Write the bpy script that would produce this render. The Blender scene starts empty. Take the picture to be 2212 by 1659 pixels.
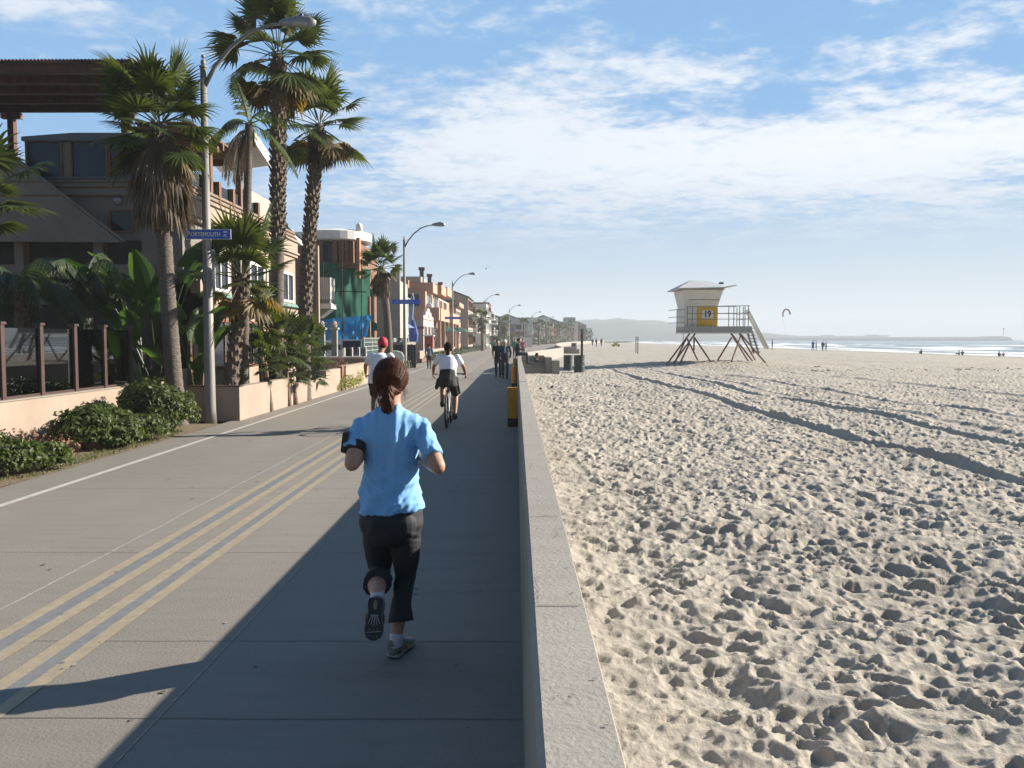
import bpy, bmesh, math, random
import numpy as np
from mathutils import Vector, Matrix, Euler, noise as mnoise

S = bpy.context.scene
C = S.collection
R = math.radians
PI = math.pi
rnd = random.Random(7)

# ------------------------------------------------------------------ camera
EYE = 1.72
cam_d = bpy.data.cameras.new('camera'); cam = bpy.data.objects.new('camera', cam_d); C.objects.link(cam)
cam.location = (0, 0, EYE)
PITCH, YAW, FPX = -3.222, 0.295, 1750.0          # FPX: focal length for a 2212 px wide picture
cam.rotation_euler = (R(90 + PITCH), 0, R(YAW))
cam_d.sensor_width = 36; cam_d.lens = 36 * FPX / 2212
cam_d.clip_start = .05; cam_d.clip_end = 20000
S.camera = cam
CM = cam.rotation_euler.to_matrix()

def D(px, py, Y):
    """measured picture position (2212 px wide) at distance Y -> world point"""
    d = CM @ Vector((px - 1106, 829.5 - py, -FPX)); t = Y / d.y
    return Vector((d.x * t, Y, EYE + d.z * t))
def G(px, py, z=0.0):
    d = CM @ Vector((px - 1106, 829.5 - py, -FPX)); t = (z - EYE) / d.z
    return Vector((d.x * t, d.y * t, z))
def PX(px, X, py=731):
    """distance Y at which the plane X=const is met"""
    d = CM @ Vector((px - 1106, 829.5 - py, -FPX)); return X * d.y / d.x

# ------------------------------------------------------------------ light
SUN_EL, SUN_AZ = R(25.0), R(70.0)                 # azimuth clockwise from +Y (along the boardwalk)
sun_dir = Vector((math.sin(SUN_AZ) * math.cos(SUN_EL), math.cos(SUN_AZ) * math.cos(SUN_EL), math.sin(SUN_EL)))
sl = bpy.data.lights.new('sun', 'SUN'); sun = bpy.data.objects.new('sun', sl); C.objects.link(sun)
sun.rotation_euler = sun_dir.to_track_quat('Z', 'Y').to_euler()
sl.energy = 5.0; sl.angle = R(0.55); sl.color = (1.0, .90, .76)

S.view_settings.view_transform = 'Standard'; S.view_settings.look = 'None'
S.view_settings.exposure = 1.35; S.view_settings.gamma = 1
S.render.engine = 'CYCLES'
S.cycles.max_bounces = 8; S.cycles.transparent_max_bounces = 12; S.cycles.volume_bounces = 0
S.cycles.use_denoising = True
S.cycles.caustics_reflective = False; S.cycles.caustics_refractive = False
S.cycles.sample_clamp_indirect = 4

W = bpy.data.worlds.new('World'); S.world = W; W.use_nodes = True
nt = W.node_tree; nt.nodes.clear(); N = nt.nodes; L = nt.links
def nd(t, **k):
    n = N.new(t)
    for a, b in k.items(): setattr(n, a, b)
    return n
def mt(op, a, b=None, c=None, clamp=False):
    n = N.new('ShaderNodeMath'); n.operation = op; n.use_clamp = clamp
    for i, v in enumerate((a, b, c)):
        if v is None: continue
        if isinstance(v, (int, float)): n.inputs[i].default_value = v
        else: L.new(v, n.inputs[i])
    return n.outputs[0]
def sstep(v, lo, hi):
    n = N.new('ShaderNodeMapRange'); n.interpolation_type = 'SMOOTHSTEP'
    L.new(v, n.inputs[0]); n.inputs[1].default_value = lo; n.inputs[2].default_value = hi
    return n.outputs[0]
SKY = 0.05
sky = nd('ShaderNodeTexSky', sky_type='NISHITA'); sky.sun_disc = False
sky.sun_elevation = SUN_EL; sky.sun_rotation = SUN_AZ; sky.altitude = 0
sky.air_density = 1.0; sky.dust_density = .6; sky.ozone_density = 2.4
tc = nd('ShaderNodeTexCoord'); sx = nd('ShaderNodeSeparateXYZ'); L.new(tc.outputs['Generated'], sx.inputs[0])
x, y, z = sx.outputs
el = mt('ARCSINE', z); az = mt('ARCTAN2', x, y)
# cloud layer seen in perspective: project the direction on a plane overhead
zz = mt('ADD', mt('MAXIMUM', z, 0.0), .10)
cu = mt('DIVIDE', x, zz); cv = mt('DIVIDE', y, zz)
cb = nd('ShaderNodeCombineXYZ'); L.new(cu, cb.inputs[0]); L.new(cv, cb.inputs[1])
def cn(scale, detail, rough=.6, dist=0.0, off=0.0, st=(1, 1, 1)):
    m = nd('ShaderNodeMapping'); L.new(cb.outputs[0], m.inputs[0]); m.inputs[1].default_value = (off, off * .7, off); m.inputs[3].default_value = st
    n = nd('ShaderNodeTexNoise'); L.new(m.outputs[0], n.inputs['Vector'])
    n.inputs['Scale'].default_value = scale; n.inputs['Detail'].default_value = detail; n.inputs['Roughness'].default_value = rough; n.inputs['Distortion'].default_value = dist
    return n.outputs['Fac']
n1 = cn(1.1, 7, .62, .25, 3.1, (1, .8, 1)); n2 = cn(5.5, 5, .6, .2, 9.0, (.8, 1.1, 1)); n3 = cn(14.0, 4, .6, .1, 1.0)
def bump(px, py, rx, ry, w, tilt=0.0):
    a0 = math.atan((px - 1115) / 1750); e0 = math.atan((731 - py) / 1750 * math.cos(a0))
    da = mt('SUBTRACT', az, a0); de = mt('SUBTRACT', el, e0)
    ct, st_ = math.cos(tilt), math.sin(tilt)
    u = mt('ADD', mt('MULTIPLY', da, ct), mt('MULTIPLY', de, st_)); v = mt('SUBTRACT', mt('MULTIPLY', de, ct), mt('MULTIPLY', da, st_))
    u = mt('DIVIDE', u, rx / 1750); v = mt('DIVIDE', v, ry / 1750)
    r2 = mt('ADD', mt('MULTIPLY', u, u), mt('MULTIPLY', v, v))
    return mt('MULTIPLY', mt('EXPONENT', mt('MULTIPLY', r2, -1)), w)
bl = [(1100, 260, 330, 95, .55, 0), (1500, 340, 420, 80, .65, 0), (1950, 340, 420, 90, .8, 0), (1950, 125, 230, 50, .62, .1), (1480, 160, 200, 35, .45, -.05),
      (2080, 215, 260, 45, .5, 0), (960, 35, 300, 38, .42, -.1), (1270, 92, 120, 22, .38, -.12), (330, 72, 230, 38, .48, .05), (80, 10, 220, 40, .45, 0),
      (1640, 3, 110, 14, .4, 0), (1875, 8, 60, 14, .5, 0), (1300, 440, 1000, 105, .48, 0), (950, 330, 400, 120, .45, 0),
      (1640, 245, 190, 30, -.5, -.06), (1480, 60, 330, 45, -.35, 0), (2190, 150, 60, 40, -.4, 0), (2130, 365, 90, 20, -.4, .1), (750, 130, 180, 40, -.2, 0), (200, 200, 350, 70, -.3, 0)]
f = None
for b in bl:
    v = bump(*b); f = v if f is None else mt('ADD', f, v)
nn = mt('ADD', mt('ADD', mt('MULTIPLY', mt('SUBTRACT', n1, .5), 1.3), mt('MULTIPLY', mt('SUBTRACT', n2, .5), 2.3)), mt('MULTIPLY', mt('SUBTRACT', n3, .5), 1.6))
fld = mt('ADD', f, nn)
alpha = sstep(fld, .0, .90)
thick = sstep(fld, .45, 1.3)
veil = mt('MULTIPLY', sstep(mt('MULTIPLY', el, -1), -.235, .0), .98)      # pale marine air low over the sea
rt = sstep(az, -.45, .55)
def mixc(fac, a, b):
    n = nd('ShaderNodeMix', data_type='RGBA')
    if isinstance(fac, (int, float)): n.inputs[0].default_value = fac
    else: L.new(fac, n.inputs[0])
    for i, v in ((6, a), (7, b)):
        if isinstance(v, tuple): n.inputs[i].default_value = (*v, 1)
        else: L.new(v, n.inputs[i])
    return n.outputs[2]
k = 1 / SKY / (2 ** S.view_settings.exposure)
def kc(r, g, b): return (r * k, g * k, b * k)
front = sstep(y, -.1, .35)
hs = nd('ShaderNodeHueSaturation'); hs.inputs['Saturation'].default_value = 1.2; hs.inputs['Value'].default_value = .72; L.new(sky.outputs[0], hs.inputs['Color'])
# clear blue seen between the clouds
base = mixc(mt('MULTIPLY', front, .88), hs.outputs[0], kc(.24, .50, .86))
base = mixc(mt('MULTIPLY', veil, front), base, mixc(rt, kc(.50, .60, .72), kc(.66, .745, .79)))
cc = mixc(thick, mixc(rt, kc(.66, .76, .88), kc(.84, .90, .97)), mixc(rt, kc(.90, .93, .98), kc(1.1, 1.1, 1.1)))
low = sstep(mt('MULTIPLY', el, -1), -.22, -.10)
cc = mixc(mt('MULTIPLY', low, .8), cc, mixc(rt, kc(.50, .61, .76), kc(.64, .735, .83)))
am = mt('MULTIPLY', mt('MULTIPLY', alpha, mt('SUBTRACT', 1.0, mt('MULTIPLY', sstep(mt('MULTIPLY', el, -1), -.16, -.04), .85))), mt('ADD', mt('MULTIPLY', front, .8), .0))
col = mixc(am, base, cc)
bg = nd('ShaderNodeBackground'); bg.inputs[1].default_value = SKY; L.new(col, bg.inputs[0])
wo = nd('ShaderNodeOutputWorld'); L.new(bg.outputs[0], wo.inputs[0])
del x, y, z
ALB = .74
# ------------------------------------------------------------------ helpers
def material(name, c1, c2=None, scale=6.0, rough=.7, bump=0.0, bscale=40.0, metallic=0.0, spec=.5, detail=5, trans=0.0, stretch=(1, 1, 1), tcol=None, lo=.35, hi=.65, coat=0.0):
    m = bpy.data.materials.new(name); m.use_nodes = True
    t = m.node_tree; n = t.nodes; l = t.links; b = n['Principled BSDF']
    b.inputs['Roughness'].default_value = rough; b.inputs['Metallic'].default_value = metallic
    b.inputs['Specular IOR Level'].default_value = spec; b.inputs['Coat Weight'].default_value = coat
    tc = n.new('ShaderNodeTexCoord'); mp = n.new('ShaderNodeMapping'); l.new(tc.outputs['Object'], mp.inputs[0]); mp.inputs[3].default_value = stretch
    if c2 is None: c2 = tuple(v * .82 for v in c1)
    al = 1.0 if ('white' in name or 'glass' in name) else ALB
    c1 = tuple(v * al for v in c1); c2 = tuple(v * al for v in c2)
    nz = n.new('ShaderNodeTexNoise'); nz.inputs['Scale'].default_value = scale; nz.inputs['Detail'].default_value = detail; nz.inputs['Roughness'].default_value = .6
    l.new(mp.outputs[0], nz.inputs['Vector'])
    mr = n.new('ShaderNodeMapRange'); l.new(nz.outputs['Fac'], mr.inputs[0]); mr.inputs[1].default_value = lo; mr.inputs[2].default_value = hi
    mx = n.new('ShaderNodeMix'); mx.data_type = 'RGBA'; l.new(mr.outputs[0], mx.inputs[0])
    mx.inputs[6].default_value = (*c1, 1); mx.inputs[7].default_value = (*c2, 1)
    l.new(mx.outputs[2], b.inputs['Base Color'])
    if bump:
        nb = n.new('ShaderNodeTexNoise'); nb.inputs['Scale'].default_value = bscale; nb.inputs['Detail'].default_value = 6; l.new(mp.outputs[0], nb.inputs['Vector'])
        bp = n.new('ShaderNodeBump'); bp.inputs['Strength'].default_value = 1; bp.inputs['Distance'].default_value = bump
        l.new(nb.outputs['Fac'], bp.inputs['Height']); l.new(bp.outputs[0], b.inputs['Normal'])
    if trans:
        tr = n.new('ShaderNodeBsdfTranslucent'); tr.inputs[0].default_value = (*(tcol or c1), 1)
        ms = n.new('ShaderNodeMixShader'); ms.inputs[0].default_value = trans
        l.new(b.outputs[0], ms.inputs[1]); l.new(tr.outputs[0], ms.inputs[2]); l.new(ms.outputs[0], n['Material Output'].inputs[0])
    return m
def glass_mat(name, tint, refl=.25, alpha=.5, rough=.02):
    """thin pane: part see-through, part mirror (fresnel-like), tinted"""
    m = bpy.data.materials.new(name); m.use_nodes = True
    t = m.node_tree; n = t.nodes; l = t.links; n.remove(n['Principled BSDF'])
    tr = n.new('ShaderNodeBsdfTransparent'); tr.inputs[0].default_value = (*tint, 1)
    gl = n.new('ShaderNodeBsdfGlossy'); gl.inputs['Roughness'].default_value = rough; gl.inputs[0].default_value = (.9, .93, .95, 1)
    lw = n.new('ShaderNodeLayerWeight'); lw.inputs[0].default_value = refl
    mx = n.new('ShaderNodeMixShader'); l.new(lw.outputs['Fresnel'], mx.inputs[0]); l.new(tr.outputs[0], mx.inputs[1]); l.new(gl.outputs[0], mx.inputs[2])
    l.new(mx.outputs[0], n['Material Output'].inputs[0])
    return m

class MB:
    def __init__(s): s.v = []; s.f = []; s.m = []; s.smooth = False; s.mi = 0
    def add(s, vs, fs):
        o = len(s.v); s.v += [tuple(v) for v in vs]; s.f += [tuple(i + o for i in f) for f in fs]; s.m += [s.mi] * len(fs); return s
    def box(s, a, b, rot=None, c=None):
        x0, y0, z0 = [min(i, j) for i, j in zip(a, b)]; x1, y1, z1 = [max(i, j) for i, j in zip(a, b)]
        vs = [Vector(p) for p in ((x0, y0, z0), (x1, y0, z0), (x1, y1, z0), (x0, y1, z0), (x0, y0, z1), (x1, y0, z1), (x1, y1, z1), (x0, y1, z1))]
        if rot is not None:
            c = Vector(c) if c else sum(vs, Vector()) / 8
            M = rot if isinstance(rot, Matrix) else Matrix.Rotation(rot, 3, 'Z')
            vs = [M @ (v - c) + c for v in vs]
        return s.add(vs, [(0, 3, 2, 1), (4, 5, 6, 7), (0, 1, 5, 4), (1, 2, 6, 5), (2, 3, 7, 6), (3, 0, 4, 7)])
    def quad(s, a, b, c, d): return s.add([a, b, c, d], [(0, 1, 2, 3)])
    def prism(s, pts, d):
        """polygon (list of 3D points) pushed along vector d"""
        n = len(pts); d = Vector(d); P = [Vector(p) for p in pts]
        return s.add(P + [p + d for p in P], [tuple(range(n - 1, -1, -1)), tuple(range(n, 2 * n))] + [(i, (i + 1) % n, (i + 1) % n + n, i + n) for i in range(n)])
    def bar(s, p, q, w, h=None, up=(0, 0, 1)):
        """square bar between two points"""
        p, q = Vector(p), Vector(q); h = h or w; d = (q - p).normalized(); u = Vector(up)
        if abs(d.dot(u)) > .98: u = Vector((0, 1, 0))
        a = d.cross(u).normalized() * w / 2; b = a.cross(d).normalized() * h / 2
        vs = [p - a - b, p + a - b, p + a + b, p - a + b, q - a - b, q + a - b, q + a + b, q - a + b]
        return s.add(vs, [(0, 3, 2, 1), (4, 5, 6, 7), (0, 1, 5, 4), (1, 2, 6, 5), (2, 3, 7, 6), (3, 0, 4, 7)])
    def loft(s, cs, n=12, up=(0, 1, 0), cap=True, free=False):
        """cs: list of (center, rx, ry[, frame x-axis]) rings; direction from centers"""
        K = len(cs); o = []
        for i, c in enumerate(cs):
            p = Vector(c[0]); a = Vector(cs[max(i - 1, 0)][0]); b = Vector(cs[min(i + 1, K - 1)][0])
            d = (b - a)
            if d.length < 1e-7: d = Vector((0, 0, 1))
            d.normalize(); u = Vector(c[3]) if len(c) > 3 else Vector(up)
            xx = u.cross(d)
            if xx.length < .05: xx = Vector((1, 0, 0)).cross(d)
            if xx.length < .05: xx = Vector((0, 1, 0)).cross(d)
            xx.normalize(); yy = d.cross(xx)
            for j in range(n):
                t = 2 * PI * j / n; o.append(p + xx * math.cos(t) * c[1] + yy * math.sin(t) * c[2])
        fs = [(i * n + j, i * n + (j + 1) % n, (i + 1) * n + (j + 1) % n, (i + 1) * n + j) for i in range(K - 1) for j in range(n)]
        if cap: fs += [tuple(range(n - 1, -1, -1)), tuple(range((K - 1) * n, K * n))]
        return s.add(o, fs)
    def tube(s, pts, r, n=8, cap=True):
        K = len(pts); rr = r if isinstance(r, (list, tuple)) else [r] * K
        return s.loft([(p, a, a) for p, a in zip(pts, rr)], n, (0.03, .1, 1) if abs(Vector(pts[-1]).z - Vector(pts[0]).z) < .6 * (Vector(pts[-1]) - Vector(pts[0])).length else (0, 1, 0), cap)
    def ell(s, c, r, n=12, m=8, rot=None):
        c = Vector(c); vs = []; r = r if isinstance(r, (tuple, list)) else (r, r, r)
        for i in range(1, m):
            ph = PI * i / m
            for j in range(n):
                t = 2 * PI * j / n; v = Vector((r[0] * math.sin(ph) * math.cos(t), r[1] * math.sin(ph) * math.sin(t), r[2] * math.cos(ph)))
                vs.append(v)
        vs += [Vector((0, 0, r[2])), Vector((0, 0, -r[2]))]
        if rot is not None:
            M = rot if isinstance(rot, Matrix) else Euler(rot).to_matrix(); vs = [M @ v for v in vs]
        fs = [(i * n + j, (i + 1) * n + j, (i + 1) * n + (j + 1) % n, i * n + (j + 1) % n) for i in range(m - 2) for j in range(n)]
        T = (m - 1) * n
        fs += [(T, j, (j + 1) % n) for j in range(n)] + [(T + 1, (m - 2) * n + (j + 1) % n, (m - 2) * n + j) for j in range(n)]
        return s.add([c + v for v in vs], fs)
    def cyl(s, p, r, h, n=16, r2=None):
        p = Vector(p); return s.loft([(p, r, r), (p + Vector((0, 0, h)), r2 if r2 is not None else r, r2 if r2 is not None else r)], n)
    def mesh(s, name, off=Vector((0, 0, 0))):
        me = bpy.data.meshes.new(name)
        me.from_pydata([(v[0] - off.x, v[1] - off.y, v[2] - off.z) for v in s.v], [], s.f)
        if len(set(s.m)) > 1: me.polygons.foreach_set('material_index', s.m)
        if s.smooth: me.polygons.foreach_set('use_smooth', [True] * len(me.polygons))
        me.update(); return me
    def build(s, name, mats, parent=None, base=None, smooth=None):
        if smooth is not None: s.smooth = smooth
        off = wpos(parent) if parent else (Vector(base) if base else Vector((0, 0, 0)))
        me = s.mesh(name, off)
        for m in (mats if isinstance(mats, (list, tuple)) else [mats]): me.materials.append(m)
        o = bpy.data.objects.new(name, me); C.objects.link(o)
        if parent: o.parent = parent
        else: o.location = off
        return o
def wpos(o):
    p = Vector((0, 0, 0))
    while o: p = p + o.location; o = o.parent
    return p
def tag(o, label=None, cat=None, group=None, kind=None):
    if label: o['label'] = label
    if cat: o['category'] = cat
    if group: o['group'] = group
    if kind: o['kind'] = kind
    return o
def thing(name, label, cat, loc=(0, 0, 0), group=None):
    o = bpy.data.objects.new(name, None); C.objects.link(o); o.location = loc; o.empty_display_size = .2
    return tag(o, label, cat, group)
def copy_thing(root, loc, label, rotz=None, scale=None):
    r = root.copy(); C.objects.link(r); r.location = loc; r['label'] = label
    if rotz is not None: r.rotation_euler = (0, 0, rotz)
    if scale is not None: r.scale = (scale,) * 3 if isinstance(scale, (int, float)) else scale
    for ch in list(root.children):
        c = ch.copy(); C.objects.link(c); c.parent = r
        for g in list(ch.children):
            d = g.copy(); C.objects.link(d); d.parent = c
    return r
def struct(o): o['kind'] = 'structure'; return o
def np_obj(name, V, F, mat_, parent=None, smooth=True):
    me = bpy.data.meshes.new(name); me.vertices.add(len(V)); me.vertices.foreach_set('co', np.asarray(V, dtype=np.float32).ravel())
    F = np.asarray(F, dtype=np.int32); me.loops.add(F.size); me.loops.foreach_set('vertex_index', F.ravel())
    me.polygons.add(len(F)); me.polygons.foreach_set('loop_start', np.arange(0, F.size, F.shape[1], dtype=np.int32)); me.polygons.foreach_set('loop_total', np.full(len(F), F.shape[1], dtype=np.int32))
    me.update(calc_edges=True)
    if smooth: me.polygons.foreach_set('use_smooth', np.ones(len(F), dtype=bool))
    me.materials.append(mat_); o = bpy.data.objects.new(name, me); C.objects.link(o)
    if parent: o.parent = parent
    return o
def remesh(mb, voxel, it=4, adapt=0.0, fac=.6):
    """fuse overlapping closed shapes into one continuous skin"""
    me = mb.mesh('tmp'); o = bpy.data.objects.new('tmp', me); C.objects.link(o)
    r = o.modifiers.new('r', 'REMESH'); r.mode = 'VOXEL'; r.voxel_size = voxel; r.adaptivity = adapt
    if it: s_ = o.modifiers.new('s', 'SMOOTH'); s_.factor = fac; s_.iterations = it
    dg = bpy.context.evaluated_depsgraph_get(); dg.update()
    out = bpy.data.meshes.new_from_object(o.evaluated_get(dg)); bpy.data.objects.remove(o)
    out.polygons.foreach_set('use_smooth', [True] * len(out.polygons))
    return out
def link_mesh(name, me, mats, parent=None, off=None):
    me.name = name; me.materials.clear()
    for m in (mats if isinstance(mats, (list, tuple)) else [mats]): me.materials.append(m)
    o = bpy.data.objects.new(name, me); C.objects.link(o)
    if parent: o.parent = parent
    return o
# ------------------------------------------------------------------ the setting
def off(Y):
    """sideways bend of the boardwalk: straight to 70 m, then swinging towards the sea"""
    if Y < 70: return 0.0
    if Y < 240: return .00055 * (Y - 70) ** 2
    return .00055 * 170 ** 2 + (Y - 240) * .187
def woff(Y):
    """the sea wall steps outward past the stairs"""
    if Y < 44: return 0.0
    if Y < 80: t = (Y - 44) / 36; return 4.4 * (t * t * (3 - 2 * t) * .5 + t * .5)
    return 4.4 + off(Y) * .95
EDGE_L = -5.95

# concrete
def concrete(name, base, dark, seams_y=None, seams_x=None, rough=.85):
    m = bpy.data.materials.new(name); m.use_nodes = True; t = m.node_tree; n = t.nodes; l = t.links; b = n['Principled BSDF']
    b.inputs['Roughness'].default_value = rough; b.inputs['Specular IOR Level'].default_value = .25
    tc = n.new('ShaderNodeTexCoord')
    def no(s, d, st=(1, 1, 1), ro=.6):
        mp = n.new('ShaderNodeMapping'); l.new(tc.outputs['Object'], mp.inputs[0]); mp.inputs[3].default_value = st
        q = n.new('ShaderNodeTexNoise'); q.inputs['Scale'].default_value = s; q.inputs['Detail'].default_value = d; q.inputs['Roughness'].default_value = ro; l.new(mp.outputs[0], q.inputs['Vector']); return q.outputs['Fac']
    def rng(v, a, b_, c=0, d=1):
        q = n.new('ShaderNodeMapRange'); l.new(v, q.inputs[0]); q.inputs[1].default_value = a; q.inputs[2].default_value = b_; q.inputs[3].default_value = c; q.inputs[4].default_value = d; return q.outputs[0]
    def mix(f, a, b_, mode='MIX'):
        q = n.new('ShaderNodeMix'); q.data_type = 'RGBA'; q.blend_type = mode
        if isinstance(f, float): q.inputs[0].default_value = f
        else: l.new(f, q.inputs[0])
        for i, v in ((6, a), (7, b_)):
            if isinstance(v, tuple): q.inputs[i].default_value = (*v, 1)
            else: l.new(v, q.inputs[i])
        return q.outputs[2]
    c = mix(rng(no(.45, 5, (1, .35, 1)), .35, .65), base, tuple(v * .86 for v in base))
    c = mix(rng(no(3.0, 6, (.35, 2.6, 1), .7), .45, .75, 0, .42), c, dark)       # cross-brushed streaks
    c = mix(rng(no(14, 4), .60, .72, 0, .36), c, dark)
    c = mix(rng(no(7.3, 3), .70, .74, 0, .30), c, tuple(v * .45 for v in dark))    # spots and stains
    c = mix(rng(no(120, 2), .3, .7, 0, .16), c, tuple(v * .6 for v in base))
    l.new(c, b.inputs['Base Color'])
    bp = n.new('ShaderNodeBump'); bp.inputs['Distance'].default_value = .004; l.new(no(60, 6), bp.inputs['Height']); l.new(bp.outputs[0], b.inputs['Normal'])
    return m
M_path = concrete('path concrete', (.222, .204, .180), (.14, .129, .116))
M_wall = concrete('sea wall concrete', (.315, .292, .262), (.17, .158, .142))
M_curb = concrete('edge concrete', (.3,.27,.23), (.2,.18,.15))
M_soil = material('planting soil', (.16, .115, .07), (.26, .21, .13), 9, .95, .02, 30)
M_ground = material('ground behind the boardwalk', (.22, .20, .17), (.30, .27, .23), .4, .95)

def strip(name, xa, xb, ys, z, m, o1=off, o2=off, n=4):
    V = []; F = []
    for i, yy in enumerate(ys):
        a = xa + o1(yy); b = xb + o2(yy)
        for j in range(n + 1): V.append((a + (b - a) * j / n, yy, z))
    for i in range(len(ys) - 1):
        for j in range(n): F.append((i * (n + 1) + j, i * (n + 1) + j + 1, (i + 1) * (n + 1) + j + 1, (i + 1) * (n + 1) + j))
    return np_obj(name, V, F, m, smooth=False)
ys = [-6 + i * 2 for i in range(53)] + [100 + 6 * i for i in range(100)]
struct(strip('ground', -400, .1, [-30, 0, 40, 70] + list(range(80, 900, 20)), -.06, M_ground, lambda v: 0, woff))
struct(strip('boardwalk', EDGE_L, .1, ys, 0, M_path, off, woff, 6))
# painted lines
def line_mat(name, c, wear):
    m = material(name, c, tuple(v * .8 for v in c), 12, .8)
    t = m.node_tree; n = t.nodes; l = t.links; b = n['Principled BSDF']
    q = n.new('ShaderNodeTexNoise'); q.inputs['Scale'].default_value = 160; q.inputs['Detail'].default_value = 4; q.inputs['Roughness'].default_value = .6
    tcx = n.new('ShaderNodeTexCoord'); l.new(tcx.outputs['Object'], q.inputs['Vector'])
    r = n.new('ShaderNodeMapRange'); l.new(q.outputs['Fac'], r.inputs[0]); r.inputs[1].default_value = wear; r.inputs[2].default_value = wear + .14; l.new(r.outputs[0], b.inputs['Alpha'])
    return m
M_yel = line_mat('worn yellow road paint', (.40, .335, .235), .26)
M_gry = line_mat('grey blackout paint', (.215, .225, .235), .28)
M_wht = line_mat('worn white road paint', (.44, .43, .41), .28)
def seam(name, x0, x1, z, m, y0=-4, y1=240, wob=0.0, step=.5):
    V = []; F = []; k = 0; yy = y0
    while yy <= y1:
        w = wob * (mnoise.noise(Vector((yy * 1.3, x0, 0))) + .6 * mnoise.noise(Vector((yy * 5, x0, 3))))
        V += [(x0 + w + off(yy), yy, z), (x1 + w + off(yy), yy, z)]; yy += step if yy < 30 else 4; k += 1
    F = [(2 * i, 2 * i + 1, 2 * i + 3, 2 * i + 2) for i in range(k - 1)]
    return np_obj(name, V, F, m, smooth=False)
def marking(name, V_fn): pass
for (a, b) in ((-3.025, -2.937), (-2.833, -2.744), (-2.60, -2.505), (-2.42, -2.335)):
    struct(seam('lane_line', a, b, .0045, M_yel))
for (a, b) in ((-2.937, -2.833), (-2.505, -2.42)):
    struct(seam('lane_line', a, b, .0045, M_gry))
struct(seam('edge_line', -5.345, -5.255, .0045, M_wht))
# expansion joints: dark grooves, a pale sealed joint, thin pale one
M_joint = material('dark joint', (.20, .185, .165), (.27, .25, .225), 9, .95)
M_seal = material('pale joint sealant', (.42, .41, .39), (.26, .245, .225), 25, .8)
struct(seam('pavement_joint', -3.273, -3.25, .004, M_seal, wob=.02, step=.12))
struct(seam('pavement_joint', -1.625, -1.617, .004, M_seal, wob=.004, step=.3))
jy = []
for py in (1554, 1386, 1194, 1056): jy.append(G(1115, py).y)
while jy[-1] < 110: jy.append(jy[-1] + 2.75)
j = MB()
for q, yy in enumerate(jy + [2.2, 1.2]):
    n_ = 26; pts = []
    for i in range(n_ + 1):
        xx = EDGE_L + (5.97) * i / n_; pts.append((xx + off(yy), yy + .012 * mnoise.noise(Vector((xx * 2, yy, 1))), .004))
    w = .0035 if yy < 12 else .007
    for i in range(n_):
        a, b = pts[i], pts[i + 1]; j.quad((a[0], a[1] - w, .004), (b[0], b[1] - w, .004), (b[0], b[1] + w, .004), (a[0], a[1] + w, .004))
struct(j.build('pavement_joint', M_joint))
# pale worn legends on the paving (only their ghost is left)
M_ghost = line_mat('ghost of white paint', (.50, .50, .47), .50)
for (x0, x1, y0, y1) in ((-3.75, -3.15, 16.2, 16.9), (-1.05, -.2, 25.2, 26.6), (-1.0, -.3, 29.8, 30.4)):
    struct(MB().quad((x0, y0, .006), (x1, y0, .006), (x1, y1, .006), (x0, y1, .006)).build('pavement_legend', M_ghost))

# ---------------------------------------------------------------- sea wall
def wall_run(y0, y1, name, label, top=.87, w=.175, xl=.045, o=woff, step=1.2):
    mb = MB(); ysl = [y0]
    while ysl[-1] + step < y1: ysl.append(ysl[-1] + step)
    ysl.append(y1); K = len(ysl); prof = []
    for yy in ysl:
        q = o(yy); e = .003 * mnoise.noise(Vector((yy * .9, 0, 0)))
        prof += [(xl - .012 + q, yy, -.1), (xl - .004 + q, yy, top - .14), (xl + q + e, yy, top - .02), (xl + .016 + q + e, yy, top), (xl + w - .003 + q, yy, top + e), (xl + w + q, yy, top - .006), (xl + w + .03 + q, yy, -.4)]
    n = 7; F = [(i * n + k2, (i + 1) * n + k2, (i + 1) * n + k2 + 1, i * n + k2 + 1) for i in range(K - 1) for k2 in range(n - 1)]
    F += [tuple(range(n)), tuple(range((K - 1) * n + n - 1, (K - 1) * n - 1, -1))]
    mb.add(prof, F)
    return tag(mb.build(name, M_wall), label, 'wall')
def chip(mb, p, r):
    pass
wall_run(-3, 15.85, 'sea_wall', 'long low weathered concrete sea wall beside the runner, nearest stretch')
wall_run(15.95, 28.75, 'sea_wall', 'low concrete sea wall between the tall yellow post and the one beyond it')
wall_run(28.85, 40.1, 'sea_wall', 'low concrete sea wall ending where a man sits by the beach steps')
wall_run(41.0, 80, 'sea_wall', 'pale concrete sea wall curving out to the beach past the concrete steps', step=1.0)
wall_run(84, 330, 'sea_wall', 'far thin stretch of sea wall running on towards the hill', step=4)
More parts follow.
